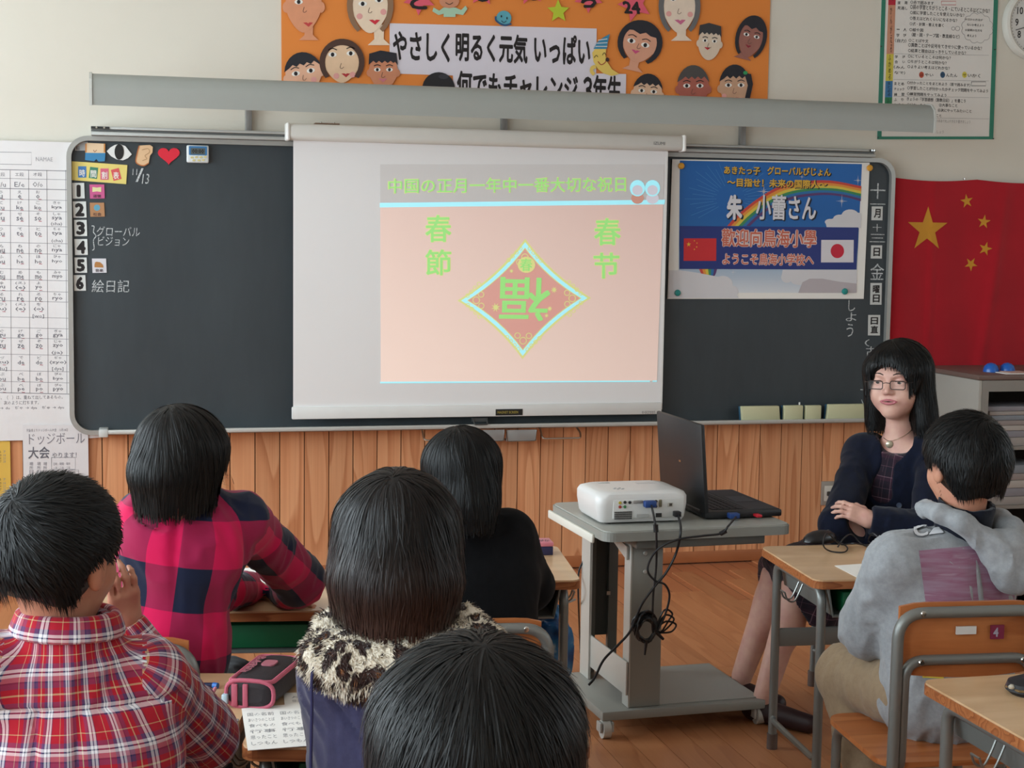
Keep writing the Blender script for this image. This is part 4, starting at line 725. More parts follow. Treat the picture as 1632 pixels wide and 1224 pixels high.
for x, y, r_, a0 in ((1478, 366, 38, PI/2), (1541.5, 320.5, 12, .5), (1568, 353.5, 12, .2), (1570, 396.5, 12, 0.05), (1548.5, 421, 12, -.25)):
    p = PY(x, y, -.035); k = r_/F_PX*6.9; st = star(p[0], p[2], k, a0); m_ = []
    cx, cz_ = p[0], p[2]; pts = []
    for a, b in zip(st, st[1:]+st[:1]):
        for t_ in np.linspace(0, 1, 6, endpoint=False): pts.append((a[0]+(b[0]-a[0])*t_, a[1]+(b[1]-a[1])*t_))
    V = [(cx, fy(cx, cz_)-.0015, cz_)]; n = len(pts)
    for rr_ in (.33, .66, 1): V += [(cx+(x-cx)*rr_, fy(cx+(x-cx)*rr_, z)-.0015, cz_+(z-cz_)*rr_) for x, z in pts]
    F = [(0, 1+i, 1+(i+1) % n) for i in range(n)]+[(1+q*n+i, 1+(q+1)*n+i, 1+(q+1)*n+(i+1) % n, 1+q*n+(i+1) % n) for q in range(2) for i in range(n)]
    mb = MB(); 
    for f in F: pass
    mb.add(V, F, GOLD, True); flg.part('star', mb)
p = PY(1536, 285, -.05); flg.part('pin', MB().lathe([(.004, 0), (.003, .006)], CHROME, 10, eul(PI/2, 0, 0, tuple(p))))
CAB = M('#8E8A84', .5, .1, var=.03); CABL = M('#A8A49C', .5, .1, var=.03); DARK = M('#2A2624', .8)
ct = PZ(1515, 590, .88); A_ = PY(1500, 600, -.50); cx0 = PY(1560, 610, -.55)[0]; cz1 = PY(1562, 606, -.55)[2]
cb = Thing('storage_cabinet', 'grey metal open-fronted cabinet below the red flag', 'cabinet', (cx0+.45, -.3, 0)); cx1 = cx0+.88; cy0 = -.55
cb.part('side_panel', MB().box(cx0, cx0+.018, cy0, -.05, .0, cz1-.001, CABL, .003)); cb.part('side_panel', MB().box(cx1-.018, cx1, cy0, -.05, .0, cz1-.001, CABL, .003)); cb.part('top_panel', MB().box(cx0-.004, cx1+.004, cy0-.004, -.045, cz1, cz1+.022, M('#6B5750', .45, var=.05), .004))
cb.part('back_panel', MB().box(cx0+.018, cx1-.018, -.065, -.05, .02, cz1-.002, DARK)); mb = MB()
for bx_ in ((cx0+.018, cx0+.05, .05, cz1-.05), (cx1-.05, cx1-.018, .05, cz1-.05), (cx0+.018, cx1-.018, cz1-.05, cz1-.002), (cx0+.018, cx1-.018, 0, .05)): mb.box(bx_[0], bx_[1], cy0, cy0+.02, bx_[2], bx_[3], CAB)
cb.part('front_frame', mb)
for z in (.30, .56): cb.part('shelf', MB().box(cx0+.019, cx1-.019, cy0+.021, -.067, z, z+.016, CAB))
PS = [M(c, .8, var=.05) for c in ('#A39C98', '#8E8C93', '#B5AEA8', '#9A8F8C', '#848A92')]
for zb, hmax in ((.576, .17), (.316, .17)):
    z = zb; k = 0
    while z < zb+hmax:
        h = float(RNG.uniform(.018, .04)); dx = float(RNG.uniform(-.01, .01)); mb = MB().box(cx0+.07+dx, cx0+.36+dx, cy0+.03, cy0+.26, z, z+h-.001, PS[k % 5], .003)
        single('paper_stack', mb, 'bundle of papers %s from the bottom on the cabinet\'s %s shelf' % (('first', 'second', 'third', 'fourth', 'fifth', 'sixth', 'seventh', 'eighth', 'ninth', 'tenth')[k], 'upper' if zb > .5 else 'middle'), 'papers', 'bundles of papers on the cabinet shelves'); z += h; k += 1
BLUE = M('#1560B8', .3, spec=.6)
for px in (1579, 1605):
    p = PY(px, 597, -.40); single('blue_cup', MB().lathe([(.034, 0), (.033, .012), (.028, .026), (.017, .036), (.004, .04)], BLUE, 24, eul(0, 0, 0, (p[0], -.40, cz1+.0225))), 'glossy blue plastic dome on the grey cabinet, ' + ('nearer the seated woman' if px < 1590 else 'the one further from the seated woman'), 'cup', 'blue plastic domes on the cabinet')
p = PY(1608, 603, -.5); single('loose_papers', MB().box(p[0]-.03, p[0]+.12, -.53, -.44, cz1+.0225, cz1+.0255, PAPERB).box(p[0]+.0, p[0]+.1, -.52, -.42, cz1+.026, cz1+.028, M('#C8A49A', .7)), 'thin stack of loose papers on the grey cabinet\'s front edge', 'papers')
r = rect(1309, 767, 1335, 805, -.02); ot = Thing('wall_outlet', 'grey wall outlet plate on the wood panelling beside the seated woman', 'outlet', ((r[0]+r[1])/2, -.02, r[2])); ot.part('plate', MB().box(r[0], r[1], -.024, -.013, r[2], r[3], M('#9A938A', .4, .2), .003)); ot.part('socket', MB().box(r[0]+.012, r[1]-.012, -.028, -.0245, r[2]+.02, r[3]-.02, M('#CFC9BE', .4), .003))
ot.part('plug', MB().box(r[0]+.022, r[1]-.022, -.05, -.0285, r[2]+.045, r[3]-.045, M('#24221F', .5), .004))
# ================================================================== school desks and chairs
DESKM = {}
def mat_desk(name, a, b, c):
    t = NT(name); co = t.mapping(t.coord(), (.25, 1, 1)); n1 = t.noise(co, 16, 4, .6); n2 = t.noise(t.mapping(t.coord(), (.6, 2.5, 1)), 6, 2)
    t.color(t.mix(.35, t.ramp(n1, [(.3, a), (.55, b), (.75, c)]), t.ramp(n2, [(.35, a), (.65, c)]))); t.p(rough=.32, spec=.5, coat=.1); t.bump(n1, .05, .001); return t.m
DT1 = mat_desk('desk_top_pale', '#C09A72', '#CFAB84', '#D9B892'); EDGE = mat_sugi('desk_edge', '#9C5E38', '#7C4226', '#B57548', axis='X', gs=3, rough=.3)
PLY = mat_sugi('chair_plywood', '#B26A3C', '#A35D32', '#C07A49', axis='X', gs=1.2, rough=.32, bands=5)
BIN = M('#6E716E', .5, .3); GREEN = M('#12603A', .5, var=.1); CAPM = M('#4C4542', .7); RUB = M('#5B4B44', .6)
HOOKM = M('#8A8B88', .35, .8, var=0)
def make_desk(label, loc, rz, group='pupils\' desks', h=.58):
    d = Thing('school_desk', label, 'desk', (loc[0], loc[1], 0), group=group, rz=rz, local=True); w_, dp = .30, .225
    d.part('desktop', MB().plate(rrect(-w_+.002, w_-.002, -dp+.002, dp-.002, .028, 5), h-.004, h, DT1).plate(rrect(-w_, w_, -dp, dp, .03, 5), h-.024, h-.004, EDGE))
    tz_, tb = h-.026, .0125
    for s_ in (-1, 1):
        x = s_*.262
        for y, yy in ((-.175, -1), (.175, 1)):
            lg = d.part('leg', MB().tube(fillet([(x, 0, tz_-.013), (x, y, tz_-.013), (x, y, .025)], .04), tb, STEEL, 12)); d.part('foot_cap', MB().cyl((x, y, .0), (x, y, .045), tb+.003, RUB, 14), lg)
        d.part('side_rail', MB().tube(fillet([(x, .175, .10), (x+s_*.004, .16, .085), (x+s_*.004, -.16, .085), (x, -.175, .10)], .02), .009, STEEL, 8))
    d.part('crossbar', MB().box(-.262, .262, .168, .180, .30, .352, STEEL, .003))
    b = MB(); zb = h-.105
    b.box(-.235, .235, -.185, .19, zb, zb+.004, BIN).box(-.235, .235, .186, .19, zb, tz_, BIN)
    for s_ in (-1, 1): b.add([(s_*.235, -.185, zb), (s_*.235, .19, zb), (s_*.25, .19, tz_), (s_*.25, -.185, tz_), (s_*.231, -.185, zb), (s_*.231, .19, zb), (s_*.246, .19, tz_), (s_*.246, -.185, tz_)], [(0, 1, 2, 3), (7, 6, 5, 4), (0, 3, 7, 4), (1, 5, 6, 2), (0, 4, 5, 1), (3, 2, 6, 7)], BIN)
    d.part('book_bin', b); d.part('bin_lip', MB().tube([(-.25, -.187, tz_), (-.235, -.187, zb), (.235, -.187, zb), (.25, -.187, tz_)], .004, STEEL, 6))
    d.part('tool_drawer', MB().box(-.205, .19, -.178, .15, zb+.005, zb+.062, GREEN, .006), label='dark green tool drawer')
    for s_ in (-1, 1):
        hk = MB()
        for y in (-.03, .0): hk.tube(curve([(s_*.252, y, tz_-.005), (s_*.27, y, tz_-.05), (s_*.285, y, tz_-.075), (s_*.303, y, tz_-.07), (s_*.312, y, tz_-.05)], 5), .0026, HOOKM, 6)
        d.part('bag_hook', hk.tube([(s_*.312, -.03, tz_-.05), (s_*.312, 0, tz_-.05)], .0026, HOOKM, 6))
    return d
def R2(a): return np.array([[math.cos(a), -math.sin(a)], [math.sin(a), math.cos(a)]])
def from_corner(c, a, which):   # near-left / near-right / back-left corner -> centre
    k = {'NL': (.3, .225), 'NR': (-.3, .225), 'BL': (.3, -.225)}[which]; return np.array(c)+R2(a)@np.array(k)
D2R = PI/180
dA = make_desk('school desk in front of the boy in the red tartan shirt', from_corner((.158, -3.90), -11.7*D2R, 'NR'), -11.7*D2R)
dD = make_desk('school desk carrying the pink-edged pencil case and worksheets', from_corner((.175, -3.906), -11.8*D2R, 'NL'), -11.8*D2R)
dB = make_desk('school desk under the arm of the girl in the pink and navy checked shirt', from_corner((.505, -2.975), -7.4*D2R, 'NR'), -7.4*D2R)
dC = make_desk('school desk with a pink and navy box, beside the projector cart', from_corner((1.117, -2.766), -7.5*D2R, 'NR'), -7.5*D2R)
dR = make_desk('school desk with a black mouse, between the seated woman and the boy in grey', from_corner((1.712, -2.878), -4.4*D2R, 'NL'), -4.4*D2R)
dR2 = make_desk('nearest school desk at the lower right corner, with a dark pencil pouch', from_corner((1.528, -3.757), 0, 'BL'), 0)
def make_chair(label, loc, rz, bz=.66, sticker=None):
    c = Thing('school_chair', label, 'chair', (loc[0], loc[1], 0), group='pupils\' chairs', rz=rz, local=True); r_ = .0125; W = .165; yb = -.19
    o = fillet([(-W, yb+.005, .02), (-W, yb-.004, bz-.01), (W, yb-.004, bz-.01), (W, yb+.005, .02)], .06, 8); c.part('back_frame', MB().tube(o, r_, STEEL, 12))
    i_ = fillet([(-W+.012, .17, .02), (-W+.012, .165, .318), (-W+.022, yb+.012, .318), (-W+.022, yb+.006, bz-.115), (W-.022, yb+.006, bz-.115), (W-.022, yb+.012, .318), (W-.012, .165, .318), (W-.012, .17, .02)], .045, 7); c.part('seat_frame', MB().tube(i_, r_-.001, STEEL, 12))
    for x, y in ((-W, yb+.005), (W, yb+.005), (-W+.012, .17), (W-.012, .17)): c.part('foot_cap', MB().cyl((x, y, 0), (x, y, .05), r_+.003, RUB, 14))
    n = 10; V = []; zt, z0_ = bz+.008, bz-.155
    for k, yo in enumerate((0, .009)):
        for i in range(n+1):
            x = -.152+.304*i/n; bow = -.012*(1-(x/.152)**2); sag = .004*(x/.152)**2
            for z in (z0_+sag*2, zt-.01*(abs(x/.152)**6)): V.append((x, yb+.020+yo-bow*-1, z))
    F = []
    N_ = 2*(n+1)
    for i in range(n): F += [(2*i, 2*i+2, 2*i+3, 2*i+1), (N_+2*i, N_+2*i+1, N_+2*i+3, N_+2*i+2), (2*i+1, 2*i+3, N_+2*i+3, N_+2*i+1), (2*i, N_+2*i, N_+2*i+2, 2*i+2)]
    F += [(0, 1, N_+1, N_), (2*n, N_+2*n, N_+2*n+1, 2*n+1)]; bp = c.part('backrest', MB().add(V, F, PLY, True))
    for x in (-.115, .115):
        for z in (bz-.01, bz-.115): c.part('screw', MB().lathe([(.007, 0), (.005, .003), (.002, .0032)], CHROME, 12, eul(PI/2, 0, 0, (x, yb-.0145, z))))
    c.part('seat', MB().plate(rrect(-.18, .18, -.17, .18, .05, 5), .331, .343, PLY)); c.part('stretcher', MB().cyl((-W+.012, .17, .12), (W-.012, .17, .12), .008, STEEL, 8))
    if sticker == 'paper': k = c.part('sticker', MB().box(.065, .115, yb+.0020, yb+.0040, bz-.085, bz-.045, M('#D9D2BE', .6))); mb = MB(); text_in(mb, '6', .085, .096, bz-.07, bz-.058, yb+.0012, M('#7A8A2A', .6), .02); link('lettering', mb.mesh('lettering'), k)
    if sticker == 'tags':
        k = c.part('sticker', MB().box(-.033, .012, yb+.0005, yb+.0045, bz-.06, bz-.043, M('#D8D5D2', .5)), label='blank white sticker'); k = c.part('sticker', MB().box(.045, .075, yb+.0005, yb+.0045, bz-.072, bz-.042, M('#7A1E3E', .5)), label='dark red numbered sticker'); mb = MB(); text_in(mb, '4', .05, .062, bz-.067, bz-.047, yb+.0001, M('#A3A0B0', .5), .03); link('lettering', mb.mesh('lettering'), k)
    return c
make_chair('school chair behind the girl in the checked shirt, with a small paper sticker', (-.015, -3.31), -10*D2R, .665, 'paper')
make_chair('school chair behind the girl in black, mostly hidden by hair', (.735, -3.12), -7*D2R, .62)
make_chair('school chair in front view at the right, under the boy in the grey hoodie', (1.745, -3.42), -5*D2R, .685, 'tags')
make_chair('school chair under the boy in the tartan shirt', (-.12, -4.26), -11*D2R, .62); make_chair('school chair under the girl with the leopard hood', (.38, -4.24), -11*D2R, .62)
# ================================================================== cart with projector and laptop
CTM = M('#8F908A', .45, .1, var=.04); CTD = M('#6D6F6B', .5, .2); CTL = M('#B7B5AE', .4, .1); WPL = M('#D6D3C8', .5)
ca = 2.5*D2R; cc = np.array([1.59, -2.085]); ct = Thing('projector_cart', 'grey rolling cart carrying the projector and the laptop', 'cart', (cc[0], cc[1], 0), rz=ca, local=True)
TZ = .62
ct.part('table_top', MB().plate(rrect(-.295, .295, -.255, .255, .035, 6), TZ-.03, TZ-.004, CTM).plate(rrect(-.29, .29, -.25, .25, .033, 6), TZ-.004, TZ, M('#A2A29B', .4)))
ct.part('edge_guard', MB().box(-.304, -.294, -.17, .25, TZ-.048, TZ-.022, WPL, .004), label='cream side rail'); ct.part('under_frame', MB().box(-.19, .215, -.235, .22, TZ-.058, TZ-.031, CTD, .004))
ct.part('base_plate', MB().box(-.275, .245, -.21, .21, .052, .08, CTM, .004)); ct.part('base_trim', MB().box(-.10, .235, -.185, .19, .0805, .083, M('#9A9B96', .5)))
for y, nm in ((-.19, 'column'), (.15, 'column')):
    mb = MB()
    if y < 0: mb.box(-.185, -.088, y, y+.045, .081, TZ-.059, CTM, .003).box(-.19, -.184, y-.002, y+.05, .081, TZ-.03, CTL, .002)
    else: mb.box(-.205, -.197, y-.03, y+.05, .081, TZ-.03, CTL).box(-.196, -.16, y+.04, y+.048, .081, TZ-.059, CTD).box(-.12, -.09, y+.03, y+.048, .081, TZ-.059, CTD).box(-.16, -.12, y+.045, y+.05, .2, TZ-.059, M('#3F423F', .5)).box(-.197, -.09, y+.03, y+.048, TZ-.1, TZ-.059, CTD)
    k = ct.part(nm, mb)
    if y < 0:
        for x, z in ((-.145, TZ-.08), (-.145, TZ-.135)): ct.part('bolt', MB().lathe([(.007, 0), (.005, .003)], CTL, 12, eul(PI/2, 0, 0, (x, y-.001, z))), k)
ct.part('side_plate', MB().box(-.199, -.193, -.195, .17, .12, .22, CTL, .002)); ct.part('bracket', MB().add([(-.199, -.18, TZ-.06), (-.199, .06, TZ-.03), (-.199, -.18, TZ-.10), (-.193, -.18, TZ-.06), (-.193, .06, TZ-.03), (-.193, -.18, TZ-.10)], [(0, 1, 2), (3, 5, 4), (0, 3, 4, 1), (1, 4, 5, 2), (2, 5, 3, 0)], CTL))
for x, y in ((-.262, -.20), (.235, -.185), (-.262, .18), (.225, .18)):
    k = ct.part('caster', MB().cyl((x-.012, y, .027), (x+.012, y, .027), .027, M('#B9B7B0', .4), 20)); ct.part('caster_fork', MB().cyl((x, y, .03), (x, y, .054), .009, CTD, 10).box(x-.022, x-.014, y-.018, y+.018, .02, .05, M('#A6A49E', .4), .003).box(x+.014, x+.022, y-.018, y+.018, .02, .05, M('#A6A49E', .4), .003), k)
ct.part('power_socket', MB().box(-.14, -.128, .142, .149, .34, .352, CHROME))
Lc = rotz(ca, (cc[0], cc[1], 0))
# projector: flared rounded body, control pad, port panel
pa = 1*D2R; pc = np.array([1.315+.14, -2.25+.115]); PB = M('#D9D8D6', .3, var=.01, spec=.5); pj = Thing('projector', 'white projector with its cable sockets facing the class', 'projector', (pc[0], pc[1], TZ), rz=pa, local=True)
def loft(secs, mat, mb=None):
    """stack of equal-length outlines (x,y) at heights z"""
    mb = mb or MB(); n = len(secs[0][0]); V = [(x, y, z) for o, z in secs for x, y in o]
    F = [tuple(range(n-1, -1, -1)), tuple(range((len(secs)-1)*n, len(secs)*n))]+[(k*n+i, k*n+(i+1) % n, (k+1)*n+(i+1) % n, (k+1)*n+i) for k in range(len(secs)-1) for i in range(n)]
    return mb.add(V, F, mat, True)
rr4 = lambda w_, d, r: rrect(-w_, w_, -d, d, r, 6)
pj.part('body', loft([(rr4(.128, .103, .02), .006), (rr4(.135, .109, .024), .016), (rr4(.142, .114, .03), .055), (rr4(.143, .115, .035), .078), (rr4(.138, .111, .04), .089), (rr4(.124, .100, .045), .0945), (rr4(.10, .08, .045), .0955)], PB))
for x, y in ((-.1, -.08), (.1, -.08), (0, .08)): pj.part('foot', MB().cyl((x, y, 0), (x, y, .008), .01, M('#555552', .7), 12))
pn = pj.part('port_panel', MB().box(-.095, .125, -.1165, -.108, .018, .074, M('#CFCFCC', .45), .003)); yq = -.118
def port(x, z, w_, h_, c, nm='port', r=0): return pj.part(nm, MB().box(x-w_/2, x+w_/2, yq-.0022, yq+.003, z-h_/2, z+h_/2, M(c, .4), r), pn)
for x, z, c in ((-.075, .066, '#B9A83A'), (-.075, .054, '#A23A30'), (-.06, .054, '#3A7A48'), (-.06, .067, '#26282A'), (-.045, .066, '#26282A'), (.036, .067, '#303234'), (.036, .052, '#303234')): pj.part('port', MB().lathe([(.0045, 0), (.0045, .003), (.002, .0032)], M(c, .4), 12, eul(PI/2, 0, 0, (x, yq+.002, z))), pn)
port(-.02, .067, .03, .009, '#8E8A86', r=.002); port(.05, .061, .009, .022, '#6E6752', r=.002); port(.081, .056, .014, .012, '#B5B1A6'); port(.081, .056, .009, .008, '#3B2A22'); port(.045, .026, .018, .012, '#232323'); port(-.005, .026, .037, .009, '#A5A5A2')
gr = MB()
for i in range(13):
    for j in range(4): gr.box(-.091+i*.0042, -.0888+i*.0042, yq-.0012, yq+.002, .017+j*.0062, .0215+j*.0062, M('#3A3C3E', .6))
pj.part('vent_grille', gr, pn)
mb = MB(); 
for a in range(6): x, y = -.055+.014*math.cos(a*PI/3), -.045+.014*math.sin(a*PI/3); mb.lathe([(.0042, 0), (.004, .0012)], M('#8E9092', .4), 12, eul(0, 0, 0, (x, y, .0950)))
mb.lathe([(.006, 0), (.0055, .0012)], M('#9DA0A2', .4), 12, eul(0, 0, 0, (-.055, -.045, .0950)))
for x in (-.07, -.05, -.035): mb.lathe([(.004, 0), (.0037, .0012)], M('#55585A', .4), 12, eul(0, 0, 0, (x, -.072, .0935)))
pj.part('control_pad', mb); pj.part('top_label', MB().box(.03, .10, .03, .055, .0950, .0958, M('#BDBEBE', .3))); pj.part('focus_dial', MB().box(-.085, -.045, .055, .075, .0925, .0962, M('#A9ACAC', .25), .003)); pj.part('lens', MB().cyl((.07, .105, .05), (.07, .125, .05), .028, M('#202224', .2), 24))
# laptop: opened towards the seated woman, its lid's back to the pupils
LB = M('#1A1B1E', .42, var=.06, vscale=4); lp = Thing('laptop', 'open black laptop on the cart with its lid back turned left', 'laptop', (1.78, -2.03, TZ), rz=1*D2R, local=True)
bs = lp.part('base', MB().box(-.125, .125, -.19, .19, .004, .026, LB, .006)); kb = MB()
lp.part('palm_rest', MB().box(.02, .118, -.18, .18, .0255, .0268, M('#232427', .45)), bs); lp.part('touchpad', MB().box(.035, .10, -.05, .05, .0268, .0275, M('#2B2C30', .35)), bs)
for i in range(5):
    for j in range(14): kb.box(-.092+i*.0205, -.075+i*.0205, -.165+j*.0235, -.146+j*.0235, .0258, .0282, M('#111214', .5))
lp.part('keyboard', kb, bs, kind='stuff'); M4 = eul(0, 4*D2R, 0, (-.122, 0, .02)); M4b = np.array(Matrix.Translation((-.122, 0, .018)) @ Matrix.Rotation(-3.0*D2R, 4, 'Y'))
M4b = np.array(Matrix.Translation((-.116, 0, .016)) @ Matrix.Rotation(-4.5*D2R, 4, 'Y'))
ld = lp.part('lid', MB().box(-.009, .005, -.19, .19, 0, .272, LB, .005, M4b)); lp.part('screen_panel', MB().box(.0052, .0062, -.175, .175, .02, .26, M('#0C0D10', .15), 0, M4b), ld); lp.part('lid_badge', MB().box(-.0102, -.0092, -.012, .004, .135, .141, CHROME, 0, M4b), ld, label='tiny silver lid badge')
lp.part('hinge', MB().cyl((-.118, -.15, .022), (-.118, .15, .022), .009, LB, 12)); lp.part('video_plug', MB().box(-.055, -.022, -.214, -.189, .006, .022, M('#1F3F7A', .5), .003), label='blue video plug'); lp.part('usb_stick', MB().box(.03, .048, -.218, -.189, .008, .016, M('#C02030', .4), .002), label='red memory stick')
CAB_ = M('#15161A', .45, var=0)
pjw = rotz(pa, (pc[0], pc[1], TZ))
vga = xf(pjw, np.array([[.013, -.13, .062]]))[0]; pwr = xf(pjw, np.array([[.098, -.13, .03]]))[0]
def pth(pts): return [np.array(p) if len(p) == 3 and isinstance(p[0], float) and False else p for p in pts]
def cable(name, label, pts, r=.0032, extra=None):
    mb = MB().tube(curve(pts, 8), r, CAB_, 8)
    if extra: extra(mb)
    return single(name, mb, label, 'cable')
bun = PY(1027, 1000, -2.36)
P_ = lambda x, y, d=-2.375: tuple(PY(x, y, d))
mbp = MB().box(vga[0]-.018, vga[0]+.018, vga[1]-.012, vga[1]+.012, vga[2]-.01, vga[2]+.01, M('#20407C', .45), .004); single('video_plug', mbp, 'blue video plug pushed into the back of the white projector', 'plug')
cable('video_cable', 'black video cable hanging from the blue plug of the projector', [tuple(vga+[0, -.014, -.003]), P_(1043, 828, -2.39), P_(1046, 850, -2.39), P_(1046, 900), P_(1041, 950), P_(1040, 1000), P_(1043, 1012)], .0034, lambda m: m.cyl(P_(1045, 836, -2.39), P_(1045.5, 848, -2.39), .0075, CAB_, 10))
single('power_plug', MB().box(pwr[0]-.01, pwr[0]+.01, pwr[1]-.012, pwr[1]+.012, pwr[2]-.008, pwr[2]+.008, CAB_, .003), 'black power plug low on the back of the white projector', 'plug')
cable('power_cable', 'black power cord curving from the projector down past the cart to the left', [tuple(pwr+[0, -.012, -.004]), P_(1085, 845, -2.39), P_(1078, 880), P_(1062, 912), P_(1043, 935), P_(1022, 965), P_(1005, 1005), P_(985, 1028), P_(962, 1052), P_(948, 1080), P_(938, 1092)], .0036)
lv = xf(rotz(1*D2R, (1.78, -2.03, TZ)), np.array([[-.038, -.218, .012]]))[0]
cable('laptop_video_cable', 'black cable looping from the laptop\'s blue plug to the wound bundle on the cart', [tuple(lv), P_(1161, 838, -2.40), P_(1150, 850, -2.40), P_(1120, 854, -2.40), P_(1080, 860, -2.40), P_(1050, 874, -2.39), P_(1035, 895), P_(1033, 912), P_(1045, 926), P_(1060, 932), P_(1067, 950), P_(1060, 980), P_(1048, 1005)], .0032, lambda m: m.cyl(P_(1148, 851, -2.40), P_(1157, 846, -2.40), .007, CAB_, 10))
mb = MB()
for k in range(9):
    a = k*.35; q = [bun+np.array([(.034*math.cos(t_)+.004*math.sin(3*t_+k)), -.012+.012*math.sin(t_*2+k), (.043*math.sin(t_)+.003*k-.012)])*(.75+.03*k) for t_ in np.linspace(0, 2*PI, 20, endpoint=False)]; mb.tube(q, .0035, CAB_, 6, closed=True)
for dx, dz, l in ((.055, .03, .02), (.062, .012, .02), (.05, .045, .015)):
    c0_ = bun+[.03, -.01, -.005]; mb.tube(curve([c0_, c0_+[dx*.5, 0, dz+.01], c0_+[dx, 0, dz], c0_+[dx*.8, 0, dz-.02], c0_+[dx*.3, 0, -.01], c0_], 6), .0028, CAB_, 6)
mb.tube([bun+[.03, -.01, -.01], bun+[.055, -.01, -.035]], [.006, .004], CAB_, 8).tube([bun+[.0, -.02, -.03], bun+[-.004, -.02, -.075]], [.006, .003], CAB_, 8)
single('cable_bundle', mb, 'wound black cable bundle hanging on the front of the cart\'s column', 'cable')
cable('floor_cable', 'black cable hanging behind the cart\'s far left column', [tuple(PY(934, 880, -1.9)), tuple(PY(929, 895, -1.9)), tuple(PY(922, 915, -1.9)), tuple(PY(922, 960, -1.9)), tuple(PZ(925, 1040, .004))], .003)
# ================================================================== things on the desks
H = .58
ml = PZ(1306, 864, H); ms = Thing('computer_mouse', 'black computer mouse lying on the desk in front of the seated woman', 'mouse', (ml[0], ml[1], H), rz=-80*D2R, local=True)
MZ = M('#141518', .3); sec = []
for z, k in ((0, .93), (.004, 1), (.014, .97), (.024, .82), (.031, .55), (.035, .2)): sec.append(([(x*k, y*k+(.006*(z/.035))) for x, y in [(.030*math.cos(t_)*(1-.1*math.sin(t_)), .056*math.sin(t_)) for t_ in np.linspace(0, 2*PI, 28, endpoint=False)]], z))
ms.part('body', loft(sec, MZ)); ms.part('scroll_wheel', MB().cyl((-.003, .03, .027), (.003, .03, .027), .008, M('#3A3A3C', .5), 12))
Q = lambda x, y, h=.004: tuple(PZ(x, y, H+h)); mb = MB().tube(curve([Q(1334, 862), Q(1350, 872), Q(1345, 880), Q(1322, 878), Q(1312, 868, .03), Q(1318, 850, .05), Q(1332, 862, .02), Q(1342, 868), Q(1360, 866, .02), Q(1375, 868), Q(1392, 868), Q(1400, 858, .03), Q(1390, 850, .04), Q(1384, 862, .01), Q(1395, 868)], 8), .0022, CAB_, 6)
mb.tube(curve([Q(1335, 872), Q(1345, 858, .03), Q(1357, 852, .03), Q(1372, 866), Q(1384, 872)], 8), .0022, CAB_, 6); single('mouse_cable', mb, 'thin black mouse cable in loose loops on the desk', 'cable')
def sheet(name, label, pts, mat=None, th=.0008, z=H, lines=False, group=None):
    P = [PZ(x, y, z)[:2] for x, y in pts]; th_ = Thing(name, label, 'paper', (P[0][0], P[0][1], z), group=group); th_.part('sheet', MB().plate(P, z+.0004, z+.0004+th, mat or PAPERB)); return th_
def desk_text(th, rows, q, z, mat, res=1):
    """rows of small print on a lying sheet; q = picture corners tl,tr,br,bl"""
    mb = MB(); Q_ = [PZ(x, y, z) for x, y in q]
    for (u0, u1, v0, v1, s) in rows:
        v, f = glyphs(s, 0, res); a = v[:, :2]; mn, mx = a.min(0), a.max(0); a = (a-mn)/(mx-mn); u = (u0+a[:, 0:1]*(u1-u0)); w_ = (v1-a[:, 1:2]*(v1-v0)); mb.add(Q_[0]*(1-u)*(1-w_)+Q_[1]*u*(1-w_)+Q_[2]*u*w_+Q_[3]*(1-u)*w_, f, mat)
    th.part('lettering', mb)
sheet('paper_sheet', 'white paper sheet under the grey-sleeved arm, by the computer mouse', [(1330, 902), (1364, 920), (1420, 935), (1420, 896)])
sheet('paper_sheet', 'white paper sheet on the desk beside the checked sleeve', [(372, 906), (374, 930), (430, 946), (460, 905)])
s1 = sheet('worksheet', 'lower worksheet peeking out behind the pencil case\'s shadow side', [(452, 1105), (455, 1140), (560, 1140), (555, 1104)], z=H); 
s2 = sheet('worksheet', 'printed worksheet lying beside the hoodie at the desk\'s near edge', [(385, 1130), (395, 1197), (560, 1184), (555, 1122), (455, 1124)], z=H+.0014)
PR = M('#8C8C90', .8, var=0); desk_text(s1, [(.1, .9, .1, .35, '月　日　名前'), (.1, .9, .5, .8, '世界の国をしらべよう')], [(455, 1108), (556, 1107), (560, 1122), (455, 1122)], H+.0014, PR)
desk_text(s2, [(.03+.31*c, .28+.31*c, .08+.15*r_, .17+.15*r_, s) for c in range(3) for r_, s in enumerate(['国の名前', 'あいさつのことば', '食べもの', '行事', '思ったこと', 'しつもん'])], [(388, 1132), (556, 1124), (560, 1182), (397, 1194)], H+.0028, PR)
# pencil case
pcx = PZ(372, 1133, H); e1 = (PZ(447, 1108, H)-PZ(378, 1128, H)); ang = math.atan2(*(PZ(440, 1060, H)-PZ(385, 1120, H))[[1, 0]])-PI/2
cx_, cy_ = PZ(425, 1106, H)[:2]; pcs = Thing('pencil_case', 'dark zip pencil case with pink piping and pink print', 'pencil case', (cx_, cy_, H), rz=-24*D2R, local=True)
PK = M('#B5566A', .75, bump=.3, bscale=400); BK = M('#221A1E', .7, var=.2, vscale=40, bump=.3); W_, L_, Hh = .047, .098, .052
def loop_at(y, k=1.0, n=24):
    o = []
    for i in range(n):
        t_ = 2*PI*i/n; x, z = math.cos(t_), math.sin(t_); o.append((W_*k*np.sign(x)*abs(x)**.6, y, Hh/2+.001+(Hh/2)*k*np.sign(z)*abs(z)**.7))
    return o
ysn = [-L_, -L_*.98, -L_*.92, -L_*.5, 0, L_*.5, L_*.92, L_*.99, L_]; ks = [.55, .85, .98, 1.02, 1.03, 1.02, .97, .82, .5]; V = [p for y, k in zip(ysn, ks) for p in loop_at(y, k)]; n = 24
